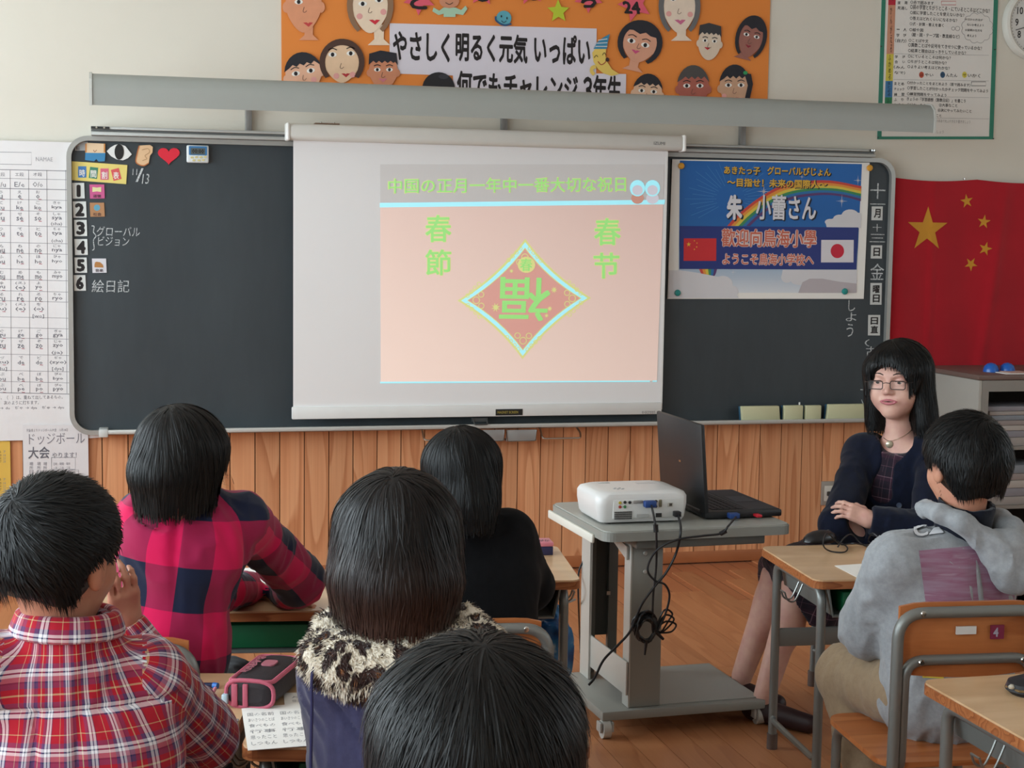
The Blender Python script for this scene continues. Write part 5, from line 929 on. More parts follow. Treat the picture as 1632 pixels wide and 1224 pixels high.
F = [tuple(range(n-1, -1, -1)), tuple(range(8*n, 9*n))]+[(k*n+(i+1) % n, k*n+i, (k+1)*n+i, (k+1)*n+(i+1) % n) for k in range(8) for i in range(n)]; F = [f[::-1] for f in F]
pcs.part('pouch', MB().add(V, F, BK, True)); top = Hh+.004
flap = [(-W_*.9, -L_*.9), (W_*.9, -L_*.9), (W_*.9, L_*.9), (-W_*.9, L_*.9)]
pcs.part('piping', MB().tube(fillet([(-W_*.85, -L_*.88, Hh*.93), (W_*.85, -L_*.88, Hh*.93), (W_*.88, L_*.88, Hh*.93), (-W_*.88, L_*.88, Hh*.93), (-W_*.85, -L_*.88, Hh*.93), (-W_*.6, -L_*.89, Hh*.93)], .015), .0045, PK, 8).tube(loop_at(-L_*.95, .97)+loop_at(-L_*.95, .97)[:1], .0042, PK, 8), label='pink piping')
pcs.part('end_strap', MB().box(-.034, -.022, -L_-.002, -L_*.9, .004, Hh*.88, PK, .002).box(-.012, -.002, -L_-.003, -L_*.9, .004, Hh*.9, PK, .002), label='pink end straps'); pcs.part('zip_tag', MB().box(-.052, -.04, -L_-.006, -L_+.01, .006, .026, M('#AFC6D2', .3), .003), label='pale zip tag')
mb = MB(); PKD = M('#A8626E', .7)
for k in range(3):
    v, f = glyphs(['GIRLS', 'MUSIC', 'LOVE'][k], .03, 1); a = v[:, :2]; a = (a-a.min(0))/(a.max(0)-a.min(0)); x = (-.032+a[:, 1]*.014+.0) if k == 0 else ((.022+a[:, 1]*-.0+a[:, 1]*.012) if k == 1 else (.0+a[:, 1]*.0)); 
    if k < 2: mb.add(np.stack([-x if k else x, -.055+a[:, 0]*.11, Hh*1.0+.0045+v[:, 2]*4e-5], 1), f, PKD)
mb.plate(rrect(-.013, .013, .0, .035, .008), Hh+.002, Hh+.0048, PKD); pcs.part('printed_emblem', mb, label='pink lettering and round emblem')
# pen set on the tartan boy's desk
pz = lambda x, y, h=.006: tuple(PZ(x, y, H+h)); pm = Thing('pen_set', 'navy pen with a blue end lying by the tartan sleeve', 'pen', pz(340, 1095, 0)); pm.part('barrel', MB().tube([pz(318, 1092), pz(340, 1092)], .005, M('#1B2244', .4), 10)); pm.part('end_cap', MB().tube([pz(340, 1092), pz(347, 1093)], .0058, M('#2F6FC0', .4), 10))
pm = Thing('pink_pen', 'pink pen standing out behind the tartan sleeve', 'pen', pz(340, 1105, 0)); pm.part('barrel', MB().tube([pz(336, 1112, .006), pz(343, 1097, .010)], .0035, M('#D88A98', .4), 8)); 
ry = Thing('plastic_ruler', 'clear plastic ruler corner at the tartan elbow', 'ruler', pz(372, 1150, 0)); ry.part('blade', MB().plate([pz(360, 1142)[:2], pz(352, 1164)[:2], pz(368, 1168)[:2], pz(381, 1143)[:2]][::1], H+.001, H+.003, M('#8C8886', .2)))
# box on the black-haired girl's desk
b0 = PZ(842, 886, H); b1 = PZ(884, 886, H); w_ = b1[0]-b0[0]; bxx = Thing('eraser_box', 'small box with pink lid and navy base on the desk by the cart', 'box', ((b0[0]+b1[0])/2, b0[1]+.02, H), rz=-5*D2R, local=True)
bxx.part('base', MB().box(-w_/2, w_/2, -.02, .045, 0, .024, M('#262A52', .4), .002)); lid = bxx.part('lid', MB().box(-w_/2-.001, w_/2+.001, -.021, .046, .0245, .036, M('#D98292', .4), .002)); mb = MB(); v, f = glyphs('ぴかぴか', .02, 1); a = v[:, :2]; a = (a-a.min(0))/(a.max(0)-a.min(0)); mb.add(np.stack([-.03+a[:, 0]*.06, -.008+a[:, 1]*.03, .0363+v[:, 2]*4e-5], 1), f, M('#5A3A50', .5)); link('lettering', mb.mesh('lettering'), lid)
# dark pouch at the lower right
pq = PZ(1612, 1108, H); po = Thing('pencil_pouch', 'dark patterned zip pouch on the nearest desk at the right edge', 'pencil case', (pq[0]+.09, pq[1]-.02, H), rz=-30*D2R, local=True)
t = NT('pouch_cloth'); vo = t.n('TexVoronoi', ins={'Scale': 38.0}); t.set(vo.inputs[0], t.coord()); t.color(t.ramp(vo.outputs[0], [(0, '#5A3A44'), (.35, '#1C1A20'), (1, '#121216')])); t.p(rough=.6); PO = t.m
sec = []
for z, k in ((0, .9), (.008, 1), (.022, .95), (.032, .7), (.037, .3)): sec.append(([(x*k, y*k) for x, y in rrect(-.10, .10, -.045, .045, .04, 6)], z))
po.part('pouch', loft(sec, PO)); po.part('zip', MB().tube([(-.098, -.012, .012), (-.075, -.043, .013), (.0, -.046, .014), (.08, -.044, .014)], .0025, M('#8C7450', .35, .7), 6)); po.part('zip_pull', MB().lathe([(.006, 0), (.007, .004), (.003, .008)], M('#CFC8B8', .3, .5), 12, eul(0, 0, 0, (-.088, -.03, .014))))
# blue bag hanging under the black-haired girl's desk
# ================================================================== things under the desks
# ================================================================== distance-field modelling of people, clothes and hair
def nrm(v): v = np.asarray(v, float); return v/(np.linalg.norm(v)+1e-12)
class Sdf:
    def __init__(s): s.p = []
    def _add(s, f, lo, hi, op, k, tag): s.p.append((f, np.minimum(lo, hi), np.maximum(lo, hi), op, k, tag)); return s
    def rc(s, a, b, r1, r2=None, op='u', k=.015, tag=None):
        a, b = np.asarray(a, float), np.asarray(b, float); r2 = r1 if r2 is None else r2; ba = b-a; L = ba@ba+1e-12
        def f(X, Y, Z):
            px, py, pz_ = X-a[0], Y-a[1], Z-a[2]; h = np.clip((px*ba[0]+py*ba[1]+pz_*ba[2])/L, 0, 1)
            return np.sqrt((px-ba[0]*h)**2+(py-ba[1]*h)**2+(pz_-ba[2]*h)**2)-(r1+(r2-r1)*h)
        m = max(r1, r2); return s._add(f, np.minimum(a, b)-m, np.maximum(a, b)+m, op, k, tag)
    def chain(s, pts, rs, op='u', k=.012, tag=None):
        for i in range(len(pts)-1): s.rc(pts[i], pts[i+1], rs[i], rs[i+1], op, k, tag)
        return s
    def el(s, c, r, R=None, op='u', k=.015, tag=None):
        c, r = np.asarray(c, float), np.asarray(r, float); R = np.eye(3) if R is None else np.asarray(R)   # columns = local axes
        def f(X, Y, Z):
            px, py, pz_ = X-c[0], Y-c[1], Z-c[2]; q = [(px*R[0, i]+py*R[1, i]+pz_*R[2, i])/r[i] for i in range(3)]
            k0 = np.sqrt(q[0]**2+q[1]**2+q[2]**2); k1 = np.sqrt((q[0]/r[0])**2+(q[1]/r[1])**2+(q[2]/r[2])**2)+1e-9
            return k0*(k0-1)/k1
        e = np.abs(R)@r; return s._add(f, c-e, c+e, op, k, tag)
    def bx(s, c, h, R=None, r=.01, op='u', k=.015, tag=None):
        c, h = np.asarray(c, float), np.asarray(h, float); R = np.eye(3) if R is None else np.asarray(R)
        def f(X, Y, Z):
            px, py, pz_ = X-c[0], Y-c[1], Z-c[2]; q = [np.abs(px*R[0, i]+py*R[1, i]+pz_*R[2, i])-h[i]+r for i in range(3)]
            return np.sqrt(sum(np.maximum(a, 0)**2 for a in q))+np.minimum(np.maximum(np.maximum(q[0], q[1]), q[2]), 0)-r
        e = np.abs(R)@h; return s._add(f, c-e, c+e, op, k, tag)
    def cut(s, c, n, R, k=.004):
        """removes what lies beyond the plane (c, n) within R of c"""
        c = np.asarray(c, float); n = nrm(n)
        def f(X, Y, Z):
            px, py, pz_ = X-c[0], Y-c[1], Z-c[2]; return np.maximum(-(px*n[0]+py*n[1]+pz_*n[2]), np.sqrt(px**2+py**2+pz_**2)-R)
        return s._add(f, c-R, c+R, 's', k, None)
    @staticmethod
    def comb(D, d, op, k):
        if op == 's': d = -d; h = np.maximum(k-np.abs(D-d), 0)/k; return np.maximum(D, d)+h*h*k*.25
        h = np.maximum(k-np.abs(D-d), 0)/k; return np.minimum(D, d)-h*h*k*.25
    def ev(s, P):
        X, Y, Z = P[:, 0], P[:, 1], P[:, 2]; D = np.full(len(P), .2)
        for f, lo, hi, op, k, tag in s.p: D = s.comb(D, f(X, Y, Z), op, k)
        return D
    def grad(s, P, e=.002):
        d = s.ev(P); g = np.stack([s.ev(P+np.eye(3)[i]*e)-d for i in range(3)], 1); return d, g/(np.linalg.norm(g, axis=1)[:, None]+1e-12)
    def tags(s, P):
        best = np.full(len(P), 9.); out = np.zeros(len(P), int); names = []
        for f, lo, hi, op, k, tag in s.p:
            if tag is None or op != 'u': continue
            if tag not in names: names.append(tag)
            d = f(P[:, 0], P[:, 1], P[:, 2]); m = d < best; best[m] = d[m]; out[m] = names.index(tag)
        return out, names
    def mesh(s, vox=.008, fine=(), fv=.003):
        U = [q for q in s.p if q[3] == 'u']; lo = np.min([q[1] for q in U], 0)-.02; hi = np.max([q[2] for q in U], 0)+.02; ax = []
        for i in range(3):
            g = [lo[i]]
            while g[-1] < hi[i]:
                st = fv if any(a[i]-.002 <= g[-1] <= b[i] for a, b in fine) else vox
                g.append(g[-1]+st)
            ax.append(np.array(g))
        xs, ys_, zs = ax; D = np.full((len(xs), len(ys_), len(zs)), .05, np.float32)
        for f, l, h, op, k, tag in s.p:
            m = k+vox*2.5; i0 = [np.searchsorted(a, l[j]-m) for j, a in enumerate(ax)]; i1 = [np.searchsorted(a, h[j]+m) for j, a in enumerate(ax)]
            if any(a >= b for a, b in zip(i0, i1)): continue
            sl_ = tuple(slice(a, b) for a, b in zip(i0, i1))
            d = f(xs[sl_[0]][:, None, None].astype(np.float32), ys_[sl_[1]][None, :, None].astype(np.float32), zs[sl_[2]][None, None, :].astype(np.float32)); D[sl_] = s.comb(D[sl_], d, op, k)
        return nets(D, xs, ys_, zs)
def nets(D, xs, ys_, zs):
    S_ = D < 0; c = S_[:-1, :-1, :-1].astype(np.int8)
    for o in ((1, 0, 0), (0, 1, 0), (0, 0, 1), (1, 1, 0), (1, 0, 1), (0, 1, 1), (1, 1, 1)): c = c+S_[o[0]:D.shape[0]-1+o[0], o[1]:D.shape[1]-1+o[1], o[2]:D.shape[2]-1+o[2]]
    act = np.argwhere((c > 0) & (c < 8)); idx = np.full(c.shape, -1, np.int32); idx[act[:, 0], act[:, 1], act[:, 2]] = np.arange(len(act))
    acc = np.zeros((len(act), 3)); cnt = np.zeros(len(act)); I, J, K = act.T
    def val(o): return D[I+o[0], J+o[1], K+o[2]], np.stack([xs[I+o[0]], ys_[J+o[1]], zs[K+o[2]]], 1)
    C = {o: val(o) for o in [(a, b, c_) for a in (0, 1) for b in (0, 1) for c_ in (0, 1)]}
    for o, (d0, p0) in C.items():
        for a in range(3):
            if o[a]: continue
            q = list(o); q[a] = 1; d1, p1 = C[tuple(q)]; m = (d0 < 0) != (d1 < 0); t_ = d0[m]/(d0[m]-d1[m]); acc[m] += p0[m]+(p1[m]-p0[m])*t_[:, None]; cnt[m] += 1
    V = acc/cnt[:, None]; F = []
    for a in range(3):
        b, c_ = (a+1) % 3, (a+2) % 3; sl0 = [slice(None)]*3; sl1 = [slice(None)]*3; sl0[a] = slice(0, -1); sl1[a] = slice(1, None); A, B = S_[tuple(sl0)], S_[tuple(sl1)]
        e = np.argwhere(A != B); e = e[(e[:, b] > 0) & (e[:, c_] > 0) & (e[:, b] < D.shape[b]-1) & (e[:, c_] < D.shape[c_]-1)]
        def ci(db, dc): q = e.copy(); q[:, b] += db; q[:, c_] += dc; return idx[q[:, 0], q[:, 1], q[:, 2]]
        f = np.stack([ci(-1, -1), ci(0, -1), ci(0, 0), ci(-1, 0)], 1); inside = A[e[:, 0], e[:, 1], e[:, 2]]; f[~inside] = f[~inside][:, ::-1]; F.append(f)
    F = np.concatenate(F); F = F[(F >= 0).all(1)]; return V, F
def vnoise(P, seed=0):
    """smooth lattice noise in -1..1"""
    i = np.floor(P).astype(np.int64); f = P-i; f = f*f*(3-2*f); o = 0
    for a in (0, 1):
        for b in (0, 1):
            for c in (0, 1):
                h = ((i[:, 0]+a)*73856093 ^ (i[:, 1]+b)*19349663 ^ (i[:, 2]+c)*83492791 ^ (seed*2654435)) & 0xffffff
                h = (h*1103515245+12345) & 0x7fffff; w_ = (f[:, 0] if a else 1-f[:, 0])*(f[:, 1] if b else 1-f[:, 1])*(f[:, 2] if c else 1-f[:, 2]); o = o+w_*(h/0x3fffff-1)
    return o
def vnorms(V, F):
    n = np.cross(V[F[:, 2]]-V[F[:, 0]], V[F[:, 3]]-V[F[:, 1]]); N = np.zeros_like(V)
    for j in range(4): np.add.at(N, F[:, j], n)
    return N/(np.linalg.norm(N, axis=1)[:, None]+1e-12)
def relax(V, F, it=1, lam=.5):
    e = np.concatenate([F[:, [0, 1]], F[:, [1, 2]], F[:, [2, 3]], F[:, [3, 0]]])
    for _ in range(it):
        s_ = np.zeros_like(V); c = np.zeros(len(V)); np.add.at(s_, e[:, 0], V[e[:, 1]]); np.add.at(c, e[:, 0], 1); np.add.at(s_, e[:, 1], V[e[:, 0]]); np.add.at(c, e[:, 1], 1); V = V+(s_/c[:, None]-V)*lam
    return V
def folds(V, F, amp=.004, fr=(14, 14, 9), seed=1, extra=None):
    N = vnorms(V, F); q = V*np.array(fr); w_ = np.stack([vnoise(q*.6+7, seed+5), vnoise(q*.6+3, seed+6), vnoise(q*.6, seed+7)], 1)*.9
    n = vnoise(q+w_, seed); r = 1-np.abs(vnoise(q*1.7+w_*1.5, seed+2)); a = amp*(n*.6+(r-.75)*1.3)
    if extra is not None: a = a+extra(V)
    return V+N*a[:, None]
def cyl_uv(V, a, b, R, ref=(0, 1, 0)):
    a, b = np.asarray(a, float), np.asarray(b, float); ax = nrm(b-a); ref = np.asarray(ref, float); e1 = nrm(ref-ax*(ref@ax)); e2 = np.cross(ax, e1); q = V-a
    return np.stack([np.arctan2(q@e2, -(q@e1))*R, q@ax, np.zeros(len(V))], 1)
def cloth_part(person, name, sdf, mat, vox=.007, amp=.0035, uvs=None, seed=1, label=None, extra=None, fine=(), fv=.004, sm=1):
    V, F = sdf.mesh(vox, fine, fv); V = relax(V, F, sm); 
    if amp: V = folds(V, F, amp, seed=seed, extra=extra)
    mb = MB().add(V, [tuple(f) for f in F.tolist()], mat, True)
    if uvs:
        tg, nm = sdf.tags(V); ft = tg[F[:, 0]]; cuv = np.zeros((len(F), 4, 3))
        for i, n in enumerate(nm):
            m = ft == i
            if m.any() and n in uvs:
                u = uvs[n](V); q = u[F[m]]; r_ = np.ptp(u[:, 0]); q[..., 0] = np.where(q[..., 0]-q[:, :1, 0] > r_*.5, q[..., 0]-r_, np.where(q[..., 0]-q[:, :1, 0] < -r_*.5, q[..., 0]+r_, q[..., 0])); cuv[m] = q
        mb.corner = cuv.reshape(-1, 3)
    o = person.part(name, mb, label=label); o_bvh[name] = BVHTree.FromPolygons([Vector(v) for v in V], F.tolist()); return o
from mathutils.bvhtree import BVHTree
o_bvh = {}
def on_cloth(name, px, py, off=.0012):
    d = nrm(_ray(px, py)); h = o_bvh[name].ray_cast(Vector(CAM), Vector(d), 9)
    if h[0] is None: return None
    n = np.array(h[1]); n = n if n@d < 0 else -n
    return np.array(h[0])+n*off
# ---- hair: a shaped shell with thousands of thin locks lying on it
def mat_hair(name, c0, c1, tip=None, rough=.36):
    t = NT(name); a = t.n('Attribute', attribute_name='hv'); f = a.outputs['Fac']; tp_ = t.n('Attribute', attribute_name='ht').outputs['Fac']
    c = t.mix(f, lin(c0), lin(c1))
    if tip: c = t.mix(t.math('MULTIPLY', tp_, .9), c, lin(tip))
    t.color(c); t.p(rough=rough+.06, spec=.28); t.b.inputs['Coat Weight'].default_value = .03; t.b.inputs['Coat Roughness'].default_value = .25
    t.bump(t.noise(t.mapping(t.coord(), (1, 1, .15)), 500, 2), .15, .001); return t.m
def hair_part(person, sdf, mat, whorl, n=3000, L=.05, seg=8, w0=.0022, grav=.4, swirl=0.0, lift=(.0005, .004), seed=3, vox=.006, hem=None, spread=.12, up=None, avoid=None, name='hair', clump=.35, tipfn=None, rad=1.0, vn=60, label=None, part_dir=None):
    V, F = sdf.mesh(vox); V = relax(V, F, 2); N = vnorms(V, F); V = V+N*(vnoise(V*vn*np.array([1, 1, .5]), seed)*.0015)[:, None]
    rg = np.random.default_rng(seed); hv0 = np.full(len(V), .1); mb = MB(); mb.add(V, [tuple(f) for f in F.tolist()], mat, True)
    ok = (N[:, 2] > -.55)
    if avoid is not None: ok &= ~avoid(V)
    cand = np.where(ok)[0]; st = V[rg.choice(cand, n)]+rg.normal(0, vox*.4, (n, 3)); P = st.copy(); W = np.asarray(whorl, float); path = []; offs = rg.uniform(.2, 1.3, n); Ls = L*rg.uniform(.55, 1.15, n); ds = Ls/seg
    hj = .034*rg.beta(1.3, 1.8, n)+.008*vnoise(st*45, seed+9); ja = rg.normal(0, spread, n)+clump*vnoise(st*38, seed+1); prev = np.zeros((n, 3)); G = []
    for k in range(seg+1):
        d, g = sdf.grad(P); t_ = k/seg; f = (P-W); f = f-g*(f*g).sum(1)[:, None]; f /= np.linalg.norm(f, axis=1)[:, None]+1e-9; gr = np.array([0, 0, -1.])-g*(-g[:, 2:3]); f = f*rad+gr*grav
        if part_dir is not None: f = f+part_dir(P)
        f = f+np.cross(g, f)*(swirl+ja[:, None]); f = f-g*(f*g).sum(1)[:, None]; f /= np.linalg.norm(f, axis=1)[:, None]+1e-9
        under = (g[:, 2] < -.35)
        if hem is not None: under |= P[:, 2] < (hem(P) if callable(hem) else hem)
        if k: f[under] = prev[under]*.9+np.array([0, 0, -.2]); f /= np.linalg.norm(f, axis=1)[:, None]+1e-9
        tgt = lift[0]+offs*(lift[0]*.5+lift[1]*t_**2); corr = (d-tgt); corr[under & (k > 0)] = 0; P = P-g*corr[:, None]; path.append(P.copy()); G.append(g); prev = f; P = P+f*(ds*(1 if hem is None else np.clip((P[:, 2]-(hem(P) if callable(hem) else hem)+hj)/.01, 0, 1)))[:, None]
    path = np.array(path); G = np.array(G); T_ = np.gradient(path, axis=0); T_ /= np.linalg.norm(T_, axis=2)[..., None]+1e-9; sd = np.cross(T_, G); sd /= np.linalg.norm(sd, axis=2)[..., None]+1e-9
    tilt = rg.normal(0, .20, n)[None, :, None]; sd = sd*np.cos(tilt)+G*np.sin(tilt); ww = w0*rg.uniform(.5, 1.5, n)[None, :]*np.clip(1.15-np.linspace(0, 1, seg+1)[:, None]**2.5*1.05, .05, 1)
    A, B = path+sd*ww[..., None]/2, path-sd*ww[..., None]/2; VV = np.stack([A, B], 2).transpose(1, 0, 2, 3).reshape(-1, 3); per = 2*(seg+1); base = (np.arange(n)*per)[:, None]; k = np.arange(seg)*2
    FF = np.stack([base+k, base+k+1, base+k+3, base+k+2], 2).reshape(-1, 4); mb.add(VV, [tuple(f) for f in FF.tolist()], mat, True)
    hv = np.clip(rg.beta(1.2, 3.5, n)+.25*vnoise(st*55, seed+4), 0, 1); mb.attr['hv'] = np.concatenate([hv0, np.repeat(hv, per)])
    if tipfn: mb.attr['ht'] = np.clip(tipfn(np.concatenate([V, VV])), 0, 1)
    else: mb.attr['ht'] = np.zeros(len(V)+len(VV))
    me = mb.mesh(name, person.off); return link(name, me, person.r, label=label)
# ---- skin
def mat_skin(name, c, red):
    t = NT(name); n = t.noise(t.coord(), 30, 3); t.color(t.ramp(n, [(.3, c), (.75, red)])); t.p(rough=.48, spec=.4, sss=.08); t.b.inputs['Subsurface Radius'].default_value = (.01, .004, .002); t.bump(t.noise(t.coord(), 350, 2), .06, .0006); return t.m
SKINM = mat_skin('skin_child', '#C48E74', '#B87A64'); SKINT = mat_skin('skin_adult', '#D6AA98', '#C8958A')
def head_frame(c, yaw, pitch=0, roll=0):
    """columns: right, forward, up. yaw 0 looks to +y, positive turns to the left (counter-clockwise); pitch > 0 looks down"""
    m = Matrix.Rotation(yaw, 3, 'Z') @ Matrix.Rotation(-pitch, 3, 'X') @ Matrix.Rotation(roll, 3, 'Y'); return np.asarray(c, float), np.array(m)
def add_head(s, hc, R, k=1.0, face=False, tag='skin'):
    L = lambda x, y, z: hc+R@(np.array([x, y, z])*k)
    e = lambda c, r, **q: s.el(L(*c), np.array(r)*k, R, tag=tag, **q)
    e((0, -.012, .027), (.071, .088, .074)); e((0, .018, -.02), (.059, .064, .077), k=.03); e((0, .034, -.062), (.044, .042, .036), k=.03); e((0, .060, -.088), (.019, .016, .012), k=.02)
    for q in (-1, 1):
        e((q*.034, .052, -.030), (.024, .022, .026), k=.02); e((q*.078, -.008, -.014), (.011, .019, .031), k=.008); e((q*.088, .002, -.012), (.005, .010, .018), op='s', k=.006)
    s.rc(L(-.028, .070, .021), L(.028, .070, .021), .010*k, k=.02, tag=tag)
    s.rc(L(0, .076, .004), L(0, .093, -.022), .0065*k, .0088*k, k=.012, tag=tag)
    for q in (-1, 1): e((q*.0095, .084, -.026), (.0068, .008, .006), k=.008)
    for q in (-1, 1):
        if face:
            e((q*.031, .0815, .005), (.018, .010, .010), op='s', k=.012); e((q*.031, .0665, .003), (.0158, .0135, .0125), k=.006); e((q*.031, .0845, .0012), (.0135, .012, .0034), op='s', k=.002)
        else: e((q*.031, .083, .004), (.016, .010, .008), op='s', k=.012)
    s.rc(L(-.019, .077, -.051), L(.019, .077, -.051), .0065*k, k=.012, tag=tag)
    if face: s.rc(L(-.013, .0885, -.0515), L(.013, .0885, -.0515), .0028*k, op='s', k=.004)
    return L
def hand_sdf(s, wr, R, k=1.0, curl=(.5, .5, .5, .5), thumb=.6, side=1, spread=.05, tag='skin'):
    """R columns: across (towards the little finger), along the fingers, out of the back of the hand; side=+1: thumb on -x"""
    L = lambda x, y, z: wr+R@(np.array([x*side, y, z])*k)
    s.bx(L(0, .042, 0), np.array([.033, .040, .011])*k, R, r=.010*k, k=.014, tag=tag); s.rc(L(0, -.01, 0), L(0, .02, 0), .019*k, .022*k, k=.018, tag=tag)
    for i, (x, l, r) in enumerate(((-.0255, .066, .0078), (-.0085, .074, .0080), (.0085, .069, .0076), (.0245, .054, .0066))):
        a = curl[i]; p = np.array([x, .076, .001]); dx = spread*(i-1.5)*.9; pts = [p-np.array([0, .02, 0]), p]; ang = 0.
        for seg_, fr_ in ((.45, .55), (.30, 1.0), (.25, .8)):
            ang += a*fr_; p = p+np.array([math.sin(dx), math.cos(dx)*math.cos(ang), -math.sin(ang)])*l*seg_; pts.append(p)
        s.chain([L(*q) for q in pts], [r*k*1.05, r*k, r*k*.93, r*k*.86, r*k*.74], k=.004, tag=tag)
    t_ = thumb; pts = [(-.020, .012, -.004), (-.038, .032, -.010), (-.044-.008*t_, .056, -.016-.012*t_), (-.036+.006*t_, .078, -.022-.018*t_)]
    s.chain([L(*q) for q in pts], [.012*k, .0105*k, .0088*k, .007*k], k=.006, tag=tag); return L
def frame_from(y, z):
    y = nrm(y); z = np.asarray(z, float); z = nrm(z-y*(z@y)); return np.stack([np.cross(y, z), y, z], 1)
def body_sdf(J, k=1.0, thin=0.0, adult=False):
    s = Sdf(); A = lambda n: np.asarray(J[n], float); RB = J['RB']; t = thin
    s.el(A('hip'), np.array([.115, .088, .09])*k-t, RB, k=.04, tag='skin'); s.el((A('hip')*.45+A('chest')*.55), np.array([.100, .078, .13])*k-t, RB, k=.04, tag='skin'); s.el(A('chest'), np.array([.115, .080, .12])*k-t, RB, k=.04, tag='skin')
    s.rc(A('shL'), A('shR'), .046*k-t, k=.04, tag='skin'); s.rc(A('neck'), A('skull'), .046*k, .043*k, k=.03, tag='skin')
    for q in 'LR':
        s.rc(A('sh'+q), A('el'+q), .040*k-t, .033*k-t*.7, k=.02, tag='skin'); s.rc(A('el'+q), A('wr'+q), .032*k, .0225*k, k=.015, tag='skin')
        s.rc(A('hp'+q), A('kn'+q), .070*k-t, .050*k-t, k=.03, tag='skin'); s.rc(A('kn'+q), A('an'+q), .047*k, .031*k, k=.02, tag='skin')
        m = A('kn'+q)*.68+A('an'+q)*.32; bk = nrm(A('hip')-A('kn'+q)); s.el(m+bk*.012*k, np.array([.038, .042, .08])*k, None, k=.03, tag='skin')
        d = nrm((A('to'+q)-A('an'+q))*np.array([1, 1, 0])); h0 = A('an'+q)*np.array([1, 1, 0])+[0, 0, .030*k]; s.rc(h0-d*.03*k, A('to'+q)*np.array([1, 1, 0])+[0, 0, .02*k], .028*k, .020*k, k=.02, tag='skin')
    return s
def skeleton(base, yaw, hip_z=.43, lean=.05, side=0.0, sh_z=.80, sh_w=.125, neck_z=.845, head=None, k=1.0, feet=None):
    """a seated body; base = point under the pelvis; yaw turns it like head_frame"""
    c, s_ = math.cos(yaw), math.sin(yaw); r = np.array([c, s_, 0]); f = np.array([-s_, c, 0]); b = np.array([base[0], base[1], 0.]); u = np.array([0, 0, 1.])
    W = lambda x, y, z: b+r*x+f*y+u*z; J = dict(hip=W(0, 0, hip_z), chest=W(side*.8, lean*.8, sh_z-.11), neck=W(side, lean, neck_z), shL=W(side-sh_w, lean*.95, sh_z), shR=W(side+sh_w, lean*.95, sh_z)); J['r'], J['f'], J['W'] = r, f, W
    ax = nrm(J['neck']-J['hip']); J['RB'] = np.stack([nrm(r-ax*(r@ax)), nrm(np.cross(ax, r)), ax], 1)
    for q, x in (('L', -1), ('R', 1)):
        J['hp'+q] = W(x*.07*k, .02, hip_z-.005); J['kn'+q] = W(x*.09*k, .35*k, hip_z-.0); J['an'+q] = W(x*.09*k, .33*k, .065); J['to'+q] = W(x*.10*k, .45*k, .02)
    J['skull'] = head[0]+head[1]@np.array([0, -.02, -.055])*k if head is not None else W(side, lean, neck_z+.1); return J
def eyes_of(p, L, R, k, iris='#1C120E', look=(0, 0)):
    EW = M('#D8D2CE', .25, var=0); IR = M(iris, .12, var=0)
    for q in (-1, 1):
        c = L(q*.031, .0655, .002); mb = MB().lathe([(.0008, -.0128), (.009, -.009), (.0128, 0), (.009, .009), (.0008, .0128)], EW, 16, np.block([[R, c[:, None]], [np.zeros((1, 3)), np.ones((1, 1))]]))
        V = [];
        d = nrm(R@np.array([look[0], 1, look[1]])); e1 = nrm(np.cross(d, R[:, 2])); e2 = np.cross(d, e1); o = c+d*.0131*k
        n = 16; V = [o+d*.0006]+[o+(e1*math.cos(a)+e2*math.sin(a))*.0056-d*.0013 for a in np.linspace(0, 2*PI, n, endpoint=False)]; mb.add(V, [(0, 1+i, 1+(i+1) % n) for i in range(n)], IR, True); p.part('eye', mb)
def shoes(p, J, mat, k=1.0, name='shoe'):
    for q in 'LR':
        a, t_ = np.asarray(J['an'+q]), np.asarray(J['to'+q]); d = nrm((t_-a)*[1, 1, 0]); s = Sdf(); h0 = a*[1, 1, 0]+[0, 0, .036*k]; s.rc(h0-d*.035*k, t_*[1, 1, 0]+[0, 0, .028*k], .036*k, .027*k, k=.02); s.bx((h0+t_*[1, 1, 0])*.5*[1, 1, 0]+[0, 0, -.02], [.3, .3, .0206], op='s', k=.002); s.cut(a*[1, 1, 0]+[0, 0, .075*k], (0, 0, 1), .08)
        V, F = s.mesh(.006); p.part(name, MB().add(relax(V, F, 1), [tuple(f) for f in F.tolist()], mat, True))
def person(label, base, sdf, skin, fine=(), fv=.003, vox=.009):
    """the body itself is the thing; everything worn is its child"""
    V, F = sdf.mesh(vox, fine, fv); V = relax(V, F, 1, .35); mb = MB().add(V, [tuple(f) for f in F.tolist()], skin, True); off = np.array([base[0], base[1], 0.]); me = mb.mesh('person', off)
    o = bpy.data.objects.new('person', me); COL.objects.link(o); o.location = off; o['label'] = label; o['category'] = 'person'
    class Pn: pass
    p = Pn(); p.r = o; p.off = off
    p.part = lambda name, m, parent=None, label=None, kind=None: link(name, m.mesh(name, p.off), parent or p.r, kind=kind, label=label); return p
def plaid(name, pu, pv, su, sv, mode=.5, rough=.85, bump=.25):
    t = NT(name); a = t.n('Attribute', attribute_name='cuv').outputs['Vector']; sp = t.n('SeparateXYZ'); t.set(sp.inputs[0], a)
    cu = t.ramp(t.math('FRACT', t.math('DIVIDE', sp.outputs[0], pu)), su, 'CONSTANT'); cv = t.ramp(t.math('FRACT', t.math('DIVIDE', sp.outputs[1], pv)), sv, 'CONSTANT')
    n = t.noise(t.mapping(a, (900, 900, 1)), 1, 1); t.color(t.mix(mode, cu, cv)); t.p(rough=rough, spec=.2, sheen=.15); t.bump(n, bump, .0006); return t.m
